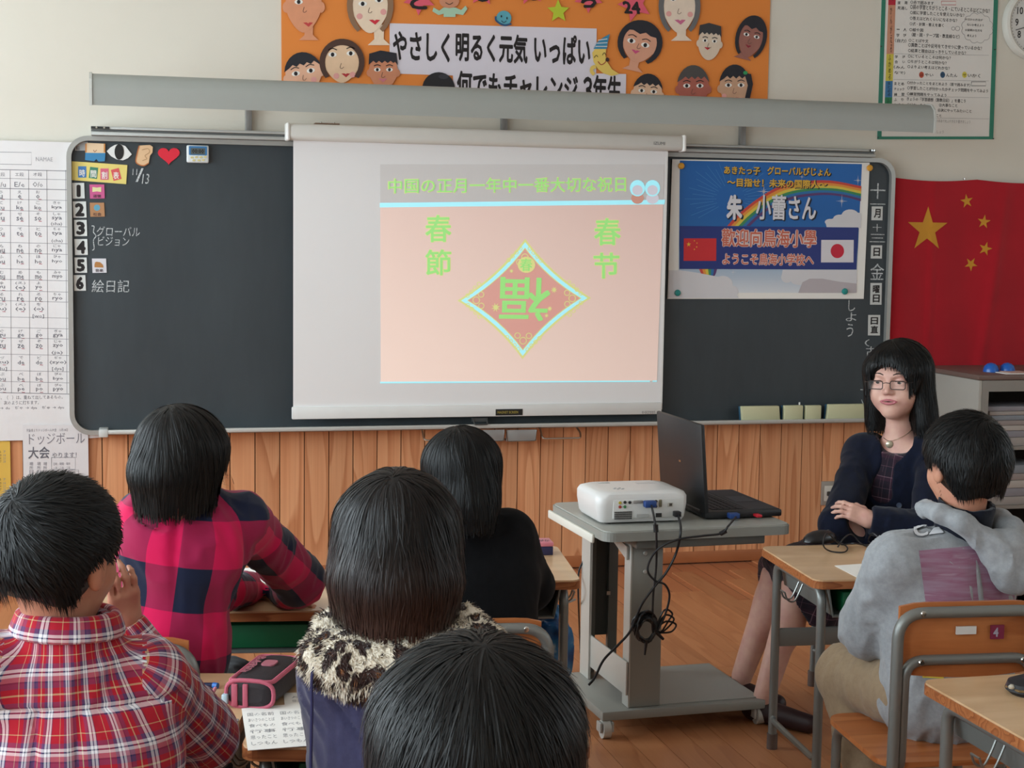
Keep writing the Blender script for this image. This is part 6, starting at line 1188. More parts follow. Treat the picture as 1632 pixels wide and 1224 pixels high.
def knit(name, c, c2=None, sheen=.15, rough=.9, sc=60):
    t = NT(name); n = t.noise(t.coord(), sc, 4, .65); t.color(t.ramp(n, [(.3, c), (.7, c2 or c)])); t.p(rough=rough, spec=.15, sheen=sheen); t.bump(t.noise(t.coord(), 600, 2), .3, .0008); return t.m
# ================================================================== the people
HB = mat_hair('hair_black', '#050607', '#0F1113', rough=.44); HBL = mat_hair('hair_soft_black', '#070707', '#141313', rough=.42); HBR = mat_hair('hair_brown', '#080606', '#1A1312', tip='#38241D', rough=.38)
SHOE = M('#D8D6D0', .6); SOCK = M('#8A8C96', .8)
def hairshape(hc, R, k=1.0, puff=0.0, nape=True):
    s = Sdf(); L = lambda x, y, z: hc+R@(np.array([x, y, z])*k); e = lambda c, r, op='u', kk=.03: s.el(L(*c), np.array(r)*k, R, op=op, k=kk)
    e((0, -.016, .030), (.086+puff, .101+puff, .088+puff)); e((0, -.048, -.008), (.075+puff, .064+puff, .066), kk=.04)
    if nape: e((0, -.048, -.046), (.058, .046, .052), kk=.03)
    return s, L, e
def ear_hem(hc, R, nz=.070): return lambda P: np.where((np.abs((P-hc)@R[:, 0]) > .055) & ((P-hc)@R[:, 1] > -.042), hc[2]+.010, hc[2]-nz)
def short_cut(s, L, e, R, nz=.066):
    e((0, .078, -.030), (.074, .062, .080), 's', .02)
    for q in (-1, 1): e((q*.093, .008, -.048), (.031, .046, .055), 's', .008)
    s.cut(L(0, -.055, -nz), R@np.array([0, -.40, -1.]), .16, k=.015)
def top_sdf(J, tr=(.150, .112), arm=(.060, .058, .056, .042), shr=.058, neck=.066, open_=.052, hem=-.09, cuffs=True, collar=.050, kk=.05, nx=None):
    c = Sdf(); A = lambda n: np.asarray(J[n], float); RB = J['RB']; w_, d = tr
    c.el(A('hip')-[0, 0, .01], (w_*.97, d*1.02, .12), RB, k=kk, tag='torso'); c.el(A('hip')*.5+A('chest')*.5, (w_*.93, d, .18), RB, k=kk, tag='torso'); c.el(A('chest')+[0, 0, .01], (w_, d, .125), RB, k=kk, tag='torso'); c.rc(A('shL'), A('shR'), shr, k=kk, tag='torso')
    nx = nrm(A('skull')-A('neck')) if nx is None else nrm(nx)
    if neck: c.rc(A('neck')-nx*.03, A('neck')+nx*(collar+.02), neck+.012, neck, k=.03, tag='torso')
    for q in 'LR': c.rc(A('sh'+q), A('el'+q), arm[0], arm[1], k=.022, tag='up'+q); c.rc(A('el'+q), A('wr'+q), arm[2], arm[3], k=.022, tag='lo'+q)
    if neck: c.cut(A('neck')+nx*collar, nx, neck+.03, k=.004); c.rc(A('neck')+nx*.015, A('skull')+nx*.06, open_, open_+.003, op='s', k=.006)
    c.cut(A('hip')+[0, 0, hem], (0, 0, -1), .26)
    if cuffs:
        for q in 'LR': c.cut(A('wr'+q), A('wr'+q)-A('el'+q), .07)
    def uvs(Rt=.165, ra=.085, rl=.075, sh=0):
        o = {'torso': lambda V: cyl_uv(V, A('hip'), A('neck'), Rt, J['f'])+[sh, 0, 0]}
        for q in 'LR': o['up'+q] = (lambda a, b: lambda V: cyl_uv(V, a, b, ra, J['f']))(A('sh'+q), A('el'+q)); o['lo'+q] = (lambda a, b: lambda V: cyl_uv(V, a, b, rl, J['f']))(A('el'+q), A('wr'+q))
        return o
    return c, A, nx, uvs
def lower(p, J, A, mat, seed=5, name='trousers', r=(.085, .066, .060, .045), amp=.003, cut=True):
    sh = Sdf()
    for q in 'LR':
        sh.rc(A('hp'+q), A('kn'+q), r[0], r[1], k=.03); sh.rc(A('kn'+q), A('an'+q), r[2], r[3], k=.02)
        if cut: sh.cut(A('an'+q)+[0, 0, .02], (0, 0, -1), .08)
    sh.el(A('hip')-[0, 0, .01], (.132, .100, .095), J['RB'], k=.03); cloth_part(p, name, sh, mat, .009, amp, seed=seed)
# ---------- boy in red tartan shirt
def boy_tartan():
    hc = PY(96, 880, -4.22); H_ = head_frame(hc, -38*D2R, 6*D2R, 4*D2R); hc, R = H_
    J = skeleton((-.085, -4.24), -8*D2R, hip_z=.43, lean=.03, sh_z=.795, sh_w=.135, neck_z=.845, head=H_)
    J['neck'] = PY(107, 1026, -4.22); J['shL'] = PY(-30, 1075, -4.24); J['shR'] = PY(232, 1082, -4.20); J['elR'] = PY(322, 1172, -4.05); J['wrR'] = PY(199, 998, -4.02); J['elL'] = J['W'](-.24, .12, .62); J['wrL'] = J['W'](-.10, .26, .615)
    s = body_sdf(J, .97, .006); L = add_head(s, hc, R, .97, face=True)
    RH = frame_from(np.array(PY(196, 915, -4.06))-J['wrR'], nrm(np.array([.4, -.9, .1]))); hand_sdf(s, J['wrR'], RH, .82, curl=(.5, .45, .5, .6), side=1)
    hand_sdf(s, J['wrL'], frame_from((.6, .8, 0), (0, 0, 1)), .82)
    p = person('boy with short black hair in a red tartan shirt at the left, hand on cheek', J['hip'], s, SKINM, fine=[(hc-.10, hc+.10), (J['wrR']-.03, J['wrR']+[.03, .05, .10])], fv=.0035)
    eyes_of(p, L, R, .97)
    red, nv, wh, ye, pu = '#AE1A2C', '#1E2A52', '#E4E0E4', '#D0B888', '#5E3A62'
    st = [(0, red), (.13, nv), (.15, wh), (.20, nv), (.22, wh), (.27, nv), (.29, pu), (.35, red), (.43, ye), (.455, red), (.53, pu), (.60, nv), (.62, '#B07080'), (.68, wh), (.72, nv), (.74, wh), (.78, pu), (.84, red), (.93, ye), (.945, red)]
    PL = plaid('tartan_cloth', .105, .108, st, st)
    c, A, nx, uvs = top_sdf(J, (.156, .112), (.060, .058, .048, .035), .058, neck=.064, open_=.050, collar=.046, nx=(.05, .05, 1)); yoke = A('neck')[2]-.075
    def ex(V): q = V-A('neck'); b_ = ((q@J['f']) < .02)*(np.abs(q@J['r']) < .17); return -.005*np.exp(-((V[:, 2]-yoke)/.004)**2)*b_-(V[:, 2] < yoke)*b_*(.007*np.exp(-((q@J['r']+.03)/.007)**2)+.006*np.exp(-((q@J['r']-.03)/.007)**2))
    cloth_part(p, 'shirt', c, PL, .0065, .0045, uvs(), seed=11, extra=ex)
    cl = Sdf(); nb = A('neck')+nx*.044; e1 = nrm(np.cross(nx, [0, 1, .2])); e2 = np.cross(nx, e1); rg = [nb+e1*.066*math.cos(a)+e2*.065*math.sin(a) for a in np.linspace(0, 2*PI, 33)[:-1]]
    for a, b in zip(rg, rg[1:]+rg[:1]): m = nrm((a+b)/2-nb)*.010; cl.rc(a-nx*.024+m, b-nx*.024+m, .0040, k=.012, tag='c'); cl.rc(a-nx*.012+m*.5, b-nx*.012+m*.5, .0042, k=.012, tag='c'); cl.rc(a, b, .0045, k=.012, tag='c')
    cloth_part(p, 'collar', cl, PL, .004, .0004, {'c': lambda V: cyl_uv(V, nb-nx*.1, nb, .085, J['f'])}, seed=3)
    lower(p, J, A, knit('dark_trousers', '#1C2430', '#262E3A')); shoes(p, J, SHOE)
    hs, Lh, e = hairshape(hc, R, .975); short_cut(hs, Lh, e, R)
    hair_part(p, hs, HB, Lh(-.010, -.086, .070), n=7000, L=.040, seg=6, w0=.0018, grav=.15, swirl=.35, lift=(.0006, .0048), seed=21, spread=.16, clump=.4, hem=ear_hem(hc, R))
boy_tartan()
# ---------- girl in pink and navy check
def bob_hair(hc, R, k, length=.12, flare=.012, fringe=True, back=.0):
    s = Sdf(); L = lambda x, y, z: hc+R@(np.array([x, y, z])*k); e = lambda c, r, op='u', kk=.03: s.el(L(*c), np.array(r)*k, R, op=op, k=kk)
    e((0, -.012, .030), (.089, .100, .086)); z1 = -length
    s.rc(L(0, -.030, .02), L(0, -.040-back, z1+.055), .086*k, (.084+flare)*k, k=.03)
    for q in (-1, 1): s.rc(L(q*.045, .0, .03), L(q*(.052+flare), .005, z1+.05), .044*k, .040*k, k=.03)
    return s, L, e
def girl_check():
    hc = PY(293, 733, -3.36); H_ = head_frame(hc, -38*D2R, 12*D2R, 6*D2R); hc, R = H_
    J = skeleton((.045, -3.32), -14*D2R, hip_z=.43, lean=.13, side=.05, sh_z=.80, sh_w=.125, neck_z=.85, head=H_)
    J['neck'] = PY(296, 808, -3.33); J['chest'] = PY(288, 880, -3.33); J['shL'] = PY(228, 832, -3.28); J['shR'] = PY(384, 830, -3.30); J['elR'] = PY(478, 925, -3.02); J['wrR'] = PY(452, 948, -2.86); J['elL'] = PY(330, 945, -3.05); J['wrL'] = PY(404, 938, -2.82)
    ax = nrm(J['neck']-J['hip']); J['RB'] = np.stack([nrm(J['r']-ax*(J['r']@ax)), nrm(np.cross(ax, J['r'])), ax], 1)
    s = body_sdf(J, .97, .006); L = add_head(s, hc, R, .95, face=True)
    hand_sdf(s, J['wrR']+[0, -.0, -.012], frame_from((.35, -.25, -.02), (0, .3, 1)), .80, curl=(.3, .35, .4, .4), side=-1); hand_sdf(s, J['wrL']+[0, 0, -.006], frame_from((1, -.15, -.06), (0, 0, 1)), .80, curl=(.25, .3, .3, .3), side=1)
    p = person('girl with chin-length dark hair in a pink and navy checked shirt, leaning on the desk', J['hip'], s, SKINM, fine=[(hc-.10, hc+.10), (J['wrL']-[.02, .04, .03], J['wrL']+[.16, .04, .03])], fv=.0035)
    eyes_of(p, L, R, .95)
    a_, b_ = '#C8104E', '#141C36'; PL = plaid('buffalo_check', .185, .185, [(0, a_), (.5, b_)], [(0, a_), (.5, b_)], bump=.35)
    c, A, nx, uvs = top_sdf(J, (.140, .108), (.056, .058, .056, .040), .056, neck=.062, open_=.048, collar=.050, hem=-.02)
    c.el(A('hip')+[0, 0, -.005], (.165, .13, .10), J['RB'], k=.05, tag='torso')
    def ex(V): q = V-A('neck'); return -.010*np.exp(-((q@J['r']-.0)/.010)**2)*((q@J['f']) < 0)*np.clip(1+(q[:, 2])/.22, 0, 1)
    cloth_part(p, 'shirt', c, PL, .0065, .0060, uvs(.155, .09, .08, .03), seed=31, extra=ex)
    lower(p, J, A, knit('black_leggings', '#141519', '#1C1D22'), r=(.08, .06, .052, .04)); shoes(p, J, SHOE)
    hs, Lh, e = bob_hair(hc, R, .93, .085, -.002, back=.010); e((0, .085, -.055), (.066, .062, .080), 's', .02); e((.090, .058, -.050), (.040, .046, .046), 's', .012)
    hair_part(p, hs, HBL, Lh(-.014, -.060, .098), n=5200, L=.12, seg=12, w0=.0021, grav=1.1, lift=(.0006, .0030), seed=41, spread=.05, clump=.22, hem=lambda P: np.where((((P-hc)@R[:, 0]) > .045) & (((P-hc)@R[:, 1]) > .022), hc[2]+.0, hc[2]-.082), rad=.8)
girl_check()
# ---------- girl in black
def girl_black():
    hc = PY(736, 755, -3.03); H_ = head_frame(hc, -6*D2R, 10*D2R, -3*D2R); hc, R = H_
    J = skeleton((.79, -3.09), -6*D2R, hip_z=.42, lean=.10, side=.0, sh_z=.765, sh_w=.118, neck_z=.81, head=H_)
    J['neck'] = PY(745, 835, -3.03); J['shL'] = PY(672, 865, -3.02); J['shR'] = PY(812, 852, -3.02); J['elR'] = PY(846, 935, -2.94); J['wrR'] = PY(800, 925, -2.68); J['elL'] = PY(652, 950, -2.94); J['wrL'] = PY(700, 925, -2.68)
    s = body_sdf(J, .95, .006); L = add_head(s, hc, R, .93)
    for q, sd in (('L', 1), ('R', -1)): hand_sdf(s, J['wr'+q]+[0, 0, -.008], frame_from((.25*sd, 1, -.03), (0, 0, 1)), .8, side=sd)
    p = person('girl with long black hair and black top sitting beside the projector cart', J['hip'], s, SKINM)
    c, A, nx, uvs = top_sdf(J, (.138, .108), (.055, .056, .054, .040), .054, neck=.060, open_=.049, collar=.03, hem=-.06)
    cloth_part(p, 'sweater', c, knit('black_wool', '#08090B', '#0E0F12', sheen=.05), .008, .0035, seed=51); lower(p, J, A, knit('navy_trousers', '#12151F', '#181C28')); shoes(p, J, SHOE)
    hs, Lh, e = bob_hair(hc, R, .93, .125, -.002, back=.0); e((0, .080, -.070), (.066, .060, .11), 's', .02); hs.rc(Lh(.02, -.06, -.06), Lh(.028, -.080, -.115), .052, .030, k=.03)
    hair_part(p, hs, HB, Lh(-.012, -.050, .108), n=5600, L=.13, seg=13, w0=.0020, grav=1.2, lift=(.0006, .0032), seed=61, spread=.05, clump=.22, hem=Lh(0, -.05, -.115)[2], rad=.8)
girl_black()
# ---------- girl with leopard hood
def mat_leopard():
    t = NT('leopard_fur'); co = t.coord(); w_ = t.n('TexNoise', ins={'Scale': 30.0, 'Detail': 2.0}); t.set(w_.inputs[0], co); va = t.n('VectorMath', operation='SCALE'); t.set(va.inputs[0], w_.outputs[1]); va.inputs[3].default_value = .030
    vb = t.n('VectorMath', operation='ADD'); t.set(vb.inputs[0], t.mapping(co, (1, 1, .72))); t.set(vb.inputs[1], va.outputs[0]); vo = t.n('TexVoronoi', ins={'Scale': 47.0, 'Randomness': .8}); t.set(vo.inputs[0], vb.outputs[0]); d = vo.outputs[0]
    n = t.noise(co, 50, 3); d2 = t.math('ADD', d, t.math('MULTIPLY_ADD', n, .5, -.25)); t.color(t.ramp(d2, [(0, '#8A5A34'), (.13, '#7A4C2C'), (.18, '#3A2018'), (.48, '#2A1612'), (.55, '#DDD0BA'), (.66, '#E9DFCE')])); t.p(rough=.8, spec=.2, sheen=.4); t.bump(t.noise(co, 260, 2), .4, .002); return t.m
def girl_leopard():
    hc = PY(632, 868, -4.19); H_ = head_frame(hc, -6*D2R, 10*D2R, 2*D2R); hc, R = H_
    J = skeleton((.40, -4.20), -12*D2R, hip_z=.43, lean=.03, side=.0, sh_z=.80, sh_w=.125, neck_z=.85, head=H_)
    J['neck'] = PY(632, 1010, -4.19); J['shL'] = PY(538, 1075, -4.19); J['shR'] = PY(735, 1068, -4.20); J['elL'] = PY(548, 1215, -4.03); J['elR'] = PY(765, 1200, -4.03); J['wrL'] = J['W'](-.09, .28, .615); J['wrR'] = J['W'](.13, .28, .615)
    s = body_sdf(J, .97, .006); L = add_head(s, hc, R, .97)
    for q, sd in (('L', 1), ('R', -1)): hand_sdf(s, J['wr'+q]+[0, 0, -.01], frame_from((.2*sd, 1, -.03), (0, 0, 1)), .8, side=sd)
    p = person('girl with brown-black bob and leopard-print fur hood on a purple hoodie', J['hip'], s, SKINM)
    c, A, nx, uvs = top_sdf(J, (.142, .112), (.058, .058, .054, .042), .056, neck=.0, hem=-.09)
    def ex(V): q = V-A('neck'); return -.006*np.exp(-((q[:, 2]+.17-.6*(q@J['r']-.03)**2/.1)/.006)**2)*((q@J['f']) < 0)
    cloth_part(p, 'hoodie', c, knit('purple_fleece', '#3A3956', '#444362', sheen=.3), .0065, .005, seed=71, extra=ex); lower(p, J, A, knit('navy_trousers2', '#1A1E2C', '#20263A')); shoes(p, J, SHOE)
    # fur-lined hood lying round the neck and down the back
    LE = mat_leopard(); h = Sdf(); b = J['neck']; Wd = lambda x, y, z: b+J['r']*x+J['f']*y+np.array([0, 0, z])
    pts = [Wd(-.055, .07, .01), Wd(-.095, .02, -.008), Wd(-.100, -.055, -.022), Wd(-.06, -.095, -.026), Wd(.0, -.108, -.022), Wd(.075, -.09, -.018), Wd(.128, -.04, -.008), Wd(.105, .03, .0), Wd(.055, .075, .01)]
    h.chain(pts, [.030, .034, .037, .038, .038, .036, .036, .032, .028], k=.02, tag='h'); h.el(Wd(-.02, -.098, -.024), (.075, .034, .036), J['RB'], k=.03, tag='h'); h.el(Wd(.0, -.075, .0), (.085, .035, .035), J['RB'], k=.03, tag='h')
    h.rc(A('neck'), A('skull')+nx*.05, .055, .062, op='s', k=.01)
    fur_part(p, h, LE, 'fur_hood', 16000, .011, seed=73, label='leopard-print fur hood')
    q0 = PY(497, 1080, -4.27); mb = MB().tube(curve([q0+[.01, .03, .02], q0, PY(497, 1130, -4.28), PY(496, 1180, -4.28), PY(495, 1240, -4.28)], 5), .0024, M('#26244E', .8), 8); p.part('drawstring', mb)
    hs, Lh, e = bob_hair(hc, R, .99, .105, .012, back=.004); e((0, .085, -.060), (.066, .062, .10), 's', .02)
    hair_part(p, hs, HBR, Lh(-.012, -.072, .090), n=7500, L=.13, seg=13, w0=.0019, grav=1.2, lift=(.0006, .0042), seed=81, spread=.06, clump=.28, hem=Lh(0, -.05, -.100)[2], rad=.8, tipfn=lambda V: (hc[2]+.02-V[:, 2])/.12)
def fur_part(p, sdf, mat, name, n, L, seed=1, seg=3, w0=.0022, label=None):
    V, F = sdf.mesh(.006); V = relax(V, F, 1); N = vnorms(V, F); V = V+N*(vnoise(V*45, seed)*.004)[:, None]; rg = np.random.default_rng(seed); i = rg.integers(0, len(V), n)
    st, g = V[i], N[i]; cl = np.stack([vnoise(st*40, seed+j) for j in range(3)], 1); d = g+cl*.9+np.array([0, 0, -.35])+rg.normal(0, .25, (n, 3)); d /= np.linalg.norm(d, axis=1)[:, None]; l = L*rg.uniform(.6, 1.2, (n, 1)); t_ = np.linspace(0, 1, seg+1)
    path = np.stack([st+d*l*t-np.array([0, 0, 1])*l*.35*t*t for t in t_]); sd = np.cross(d, g+rg.normal(0, .6, (n, 3))); sd /= np.linalg.norm(sd, axis=1)[:, None]+1e-9; w_ = w0*np.clip(1.1-t_, .08, 1)[:, None, None]/2
    VV = np.stack([path+sd[None]*w_, path-sd[None]*w_], 2).transpose(1, 0, 2, 3).reshape(-1, 3); per = 2*(seg+1); base = (np.arange(n)*per)[:, None]; k = np.arange(seg)*2; FF = np.stack([base+k, base+k+1, base+k+3, base+k+2], 2).reshape(-1, 4)
    return p.part(name, MB().add(V, [tuple(f) for f in F.tolist()], mat, True).add(VV, [tuple(f) for f in FF.tolist()], mat, True), label=label)
girl_leopard()
# ---------- nearest child, only the head in view
def child_near():
    hc = PY(757, 1207, -5.10); H_ = head_frame(hc, -8*D2R, 4*D2R, 0); hc, R = H_
    J = skeleton((.315, -5.10), -8*D2R, hip_z=.43, lean=.02, side=.0, sh_z=.755, sh_w=.13, neck_z=.805, head=H_)
    J['elL'] = J['W'](-.20, .10, .60); J['elR'] = J['W'](.20, .10, .60); J['wrL'] = J['W'](-.10, .30, .62); J['wrR'] = J['W'](.10, .30, .62)
    s = body_sdf(J, .97, .006); L = add_head(s, hc, R, .97)
    for q, sd in (('L', 1), ('R', -1)): hand_sdf(s, J['wr'+q]+[0, 0, -.01], frame_from((.2*sd, 1, -.03), (0, 0, 1)), .8, side=sd)
    p = person('child nearest the camera, only the back of the dark-haired head in view', J['hip'], s, SKINM)
    c, A, nx, uvs = top_sdf(J, (.145, .11), neck=.062, open_=.050, collar=.03); cloth_part(p, 'sweater', c, knit('grey_wool', '#3A3C44', '#464952'), .010, .003, seed=91); lower(p, J, A, knit('dark_trousers3', '#20242E', '#282E3A')); shoes(p, J, SHOE)
    hs, Lh, e = bob_hair(hc, R, 1.04, .115, .0, back=.0); e((0, .085, -.050), (.068, .062, .09), 's', .02)
    hair_part(p, hs, HBL, Lh(.004, -.050, .100), n=12000, L=.095, seg=12, w0=.0015, grav=.8, lift=(.0006, .006), seed=93, spread=.10, clump=.35, hem=Lh(0, -.05, -.10)[2], rad=.9, swirl=.1, vox=.005)
child_near()
# ---------- boy in grey hoodie
def boy_grey():
    hc = PY(1534, 738, -3.36); H_ = head_frame(hc, 8*D2R, 10*D2R, 0); hc, R = H_
    J = skeleton((1.80, -3.40), -4*D2R, hip_z=.43, lean=.06, side=.0, sh_z=.775, sh_w=.135, neck_z=.83, head=H_)
    J['neck'] = PY(1533, 842, -3.37); J['shL'] = PY(1428, 895, -3.37); J['shR'] = PY(1650, 885, -3.37); J['elL'] = PY(1386, 1000, -3.26); J['wrL'] = PY(1455, 985, -3.02); J['elR'] = PY(1700, 985, -3.30); J['wrR'] = PY(1640, 930, -3.05)
    J['knL'] = PY(1352, 1075, -3.10); J['anL'] = PY(1400, 1240, -3.30); J['anL'][2] = .075; J['anL'][:2] = PZ(1405, 1330, .075)[:2]; J['toL'] = J['anL']+[-.05, .12, -.05]
    s = body_sdf(J, .98, .006); L = add_head(s, hc, R, .96, face=True)
    hand_sdf(s, J['wrL']+[0, 0, -.0], frame_from((.8, .5, -.1), (0, 0, 1)), .82, side=1); hand_sdf(s, J['wrR']+[0, 0, -.0], frame_from((-.5, .8, -.05), (0, 0, 1)), .82, side=-1)
    p = person('boy in a grey hoodie and khaki trousers seated at the right on a school chair', J['hip'], s, SKINM, fine=[(hc-.10, hc+.10)], fv=.0035); eyes_of(p, L, R, .96)
    c, A, nx, uvs = top_sdf(J, (.165, .118), (.066, .070, .064, .048), .062, neck=.0, hem=-.11)
    GM = NT('grey_marl'); n = GM.noise(GM.coord(), 70, 5, .7); n2 = GM.noise(GM.coord(), 9, 3); GM.color(GM.mix(.5, GM.ramp(n, [(.3, '#808285'), (.7, '#A6A8AB')]), GM.ramp(n2, [(.35, '#868A8E'), (.65, '#9DA0A4')]))); GM.p(rough=.9, spec=.15, sheen=.2); GM.bump(GM.noise(GM.coord(), 500, 2), .3, .0008)
    V_ = cloth_part(p, 'hoodie', c, GM.m, .0065, .0075, seed=101)
    # hood folded down the back, navy lining standing up at the neck
    h = Sdf(); b = J['neck']; Wd = lambda x, y, z: b+J['r']*x+J['f']*y+np.array([0, 0, z])
    h.chain([Wd(-.06, .07, .03), Wd(-.084, .02, .044), Wd(-.080, -.04, .046), Wd(-.040, -.080, .026), Wd(.03, -.098, -.022), Wd(.06, -.088, -.022), Wd(.10, -.04, .002), Wd(.098, .02, .010), Wd(.06, .07, .0)], [.016, .018, .018, .021, .030, .032, .030, .028, .022], k=.02)
    h.el(Wd(.080, -.105, -.050), (.068, .034, .052), J['RB'], k=.03); h.el(Wd(.075, -.116, -.090), (.050, .030, .040), J['RB'], k=.03); h.rc(A('neck')-[0, 0, .02], A('skull')+nx*.06, .058, .066, op='s', k=.01)
    cloth_part(p, 'hood', h, GM.m, .006, .008, seed=103, label='grey hood lying folded on the back')
    lin_ = Sdf(); lin_.rc(A('neck')-nx*.01, A('neck')+nx*.070, .062, .064, k=.02); lin_.cut(A('neck')+nx*.066, nx, .09); lin_.rc(A('neck')+nx*.0, A('skull')+nx*.05, .052, .056, op='s', k=.005); cloth_part(p, 'inner_collar', lin_, knit('navy_lining', '#10131E', '#161A28'), .005, .003, seed=104, label='navy inner collar')
    lower(p, J, A, knit('khaki_cotton', '#8D7860', '#9B866C'), r=(.092, .078, .070, .056), amp=.006, seed=105); shoes(p, J, SHOE)
    # printed panel and letters on the back, laid on the cloth
    def on_back(px, py, off=.0012): r_ = on_cloth('hoodie', px, py, off); return last.__setitem__(0, r_) or r_ if r_ is not None else last[0]
    last = [J['neck']]
    def patch(name, pts_px, mat, off, nx_=14, nz=10, label=None):
        tl, tr, br, bl = [np.array(q, float) for q in pts_px]; V = []
        for j in range(nz+1):
            for i in range(nx_+1): u, v = i/nx_, j/nz; q = tl*(1-u)*(1-v)+tr*u*(1-v)+br*u*v+bl*(1-u)*v; V.append(on_back(*q, off))
        V = np.array(V); F = [(j*(nx_+1)+i, (j+1)*(nx_+1)+i, (j+1)*(nx_+1)+i+1, j*(nx_+1)+i+1) for j in range(nz) for i in range(nx_)]; p.part(name, MB().add(V, F, mat, True), label=label)
    t = NT('worn_pink_print'); co = t.coord(); n = t.noise(t.mapping(co, (8, 8, 90)), 1.2, 3); t.color(t.ramp(n, [(.35, '#94788A'), (.6, '#8A5A72'), (.75, '#A08C98')])); t.p(rough=.85); patch('pink_print', [(1464, 878), (1640, 862), (1640, 968), (1476, 966)], t.m, .0012, label='faded pink-grey printed panel')
    patch('yellow_emblem', [(1471, 1063), (1505, 1066), (1504, 1082), (1470, 1080)], M('#C9B43A', .7), .0012, 6, 3, label='yellow emblem with black scribbled face')
    mb = MB()
    for pts in ([(1474, 1078), (1476, 1070), (1484, 1066), (1494, 1067), (1501, 1073), (1502, 1079)], [(1486, 1067), (1485, 1075)], [(1490, 1066), (1490, 1075)], [(1494, 1067), (1493, 1075)], [(1478, 1072), (1480, 1076)]): mb.tube([on_back(*q, .002) for q in pts], .0010, INK, 5)
    p.part('emblem_lines', mb)
    for ch, q in (('C', [(1455, 837), (1478, 833), (1479, 855), (1456, 858)]), ('A', [(1481, 833), (1505, 829), (1504, 851), (1480, 854)])):
        for m_, bo, of, gr_ in ((M('#6A6C70', .7, var=0), .07, .0022, 2), (M('#D5D5D8', .7, var=0), .035, .0036, 0)):
            v, f = glyphs(ch, bo, 3); a = v[:, :2]; a = (a-a.min(0))/(a.max(0)-a.min(0)); q_ = [np.array(x, float) for x in q]; cen = sum(q_)/4; q_ = [x+(x-cen)*(.06 if gr_ else 0) for x in q_]; pt = []
            for u, w_ in a: w_ = 1-w_; pt.append(on_back(*(q_[0]*(1-u)*(1-w_)+q_[1]*u*(1-w_)+q_[2]*u*w_+q_[3]*(1-u)*w_), of))
            pt = np.array(pt)-nrm(_ray(1480, 845))*v[:, 2:3]*6e-5; p.part('back_letter', MB().add(pt, f, m_), label='white letter '+ch if not gr_ else None)
    hs, Lh, e = hairshape(hc, R, .99, puff=.002); short_cut(hs, Lh, e, R, .082)
    hair_part(p, hs, HB, Lh(.012, -.080, .078), n=6000, L=.038, seg=6, w0=.0019, grav=.25, swirl=.3, lift=(.0006, .0045), seed=111, spread=.15, clump=.4, hem=ear_hem(hc, R, .088))
boy_grey()
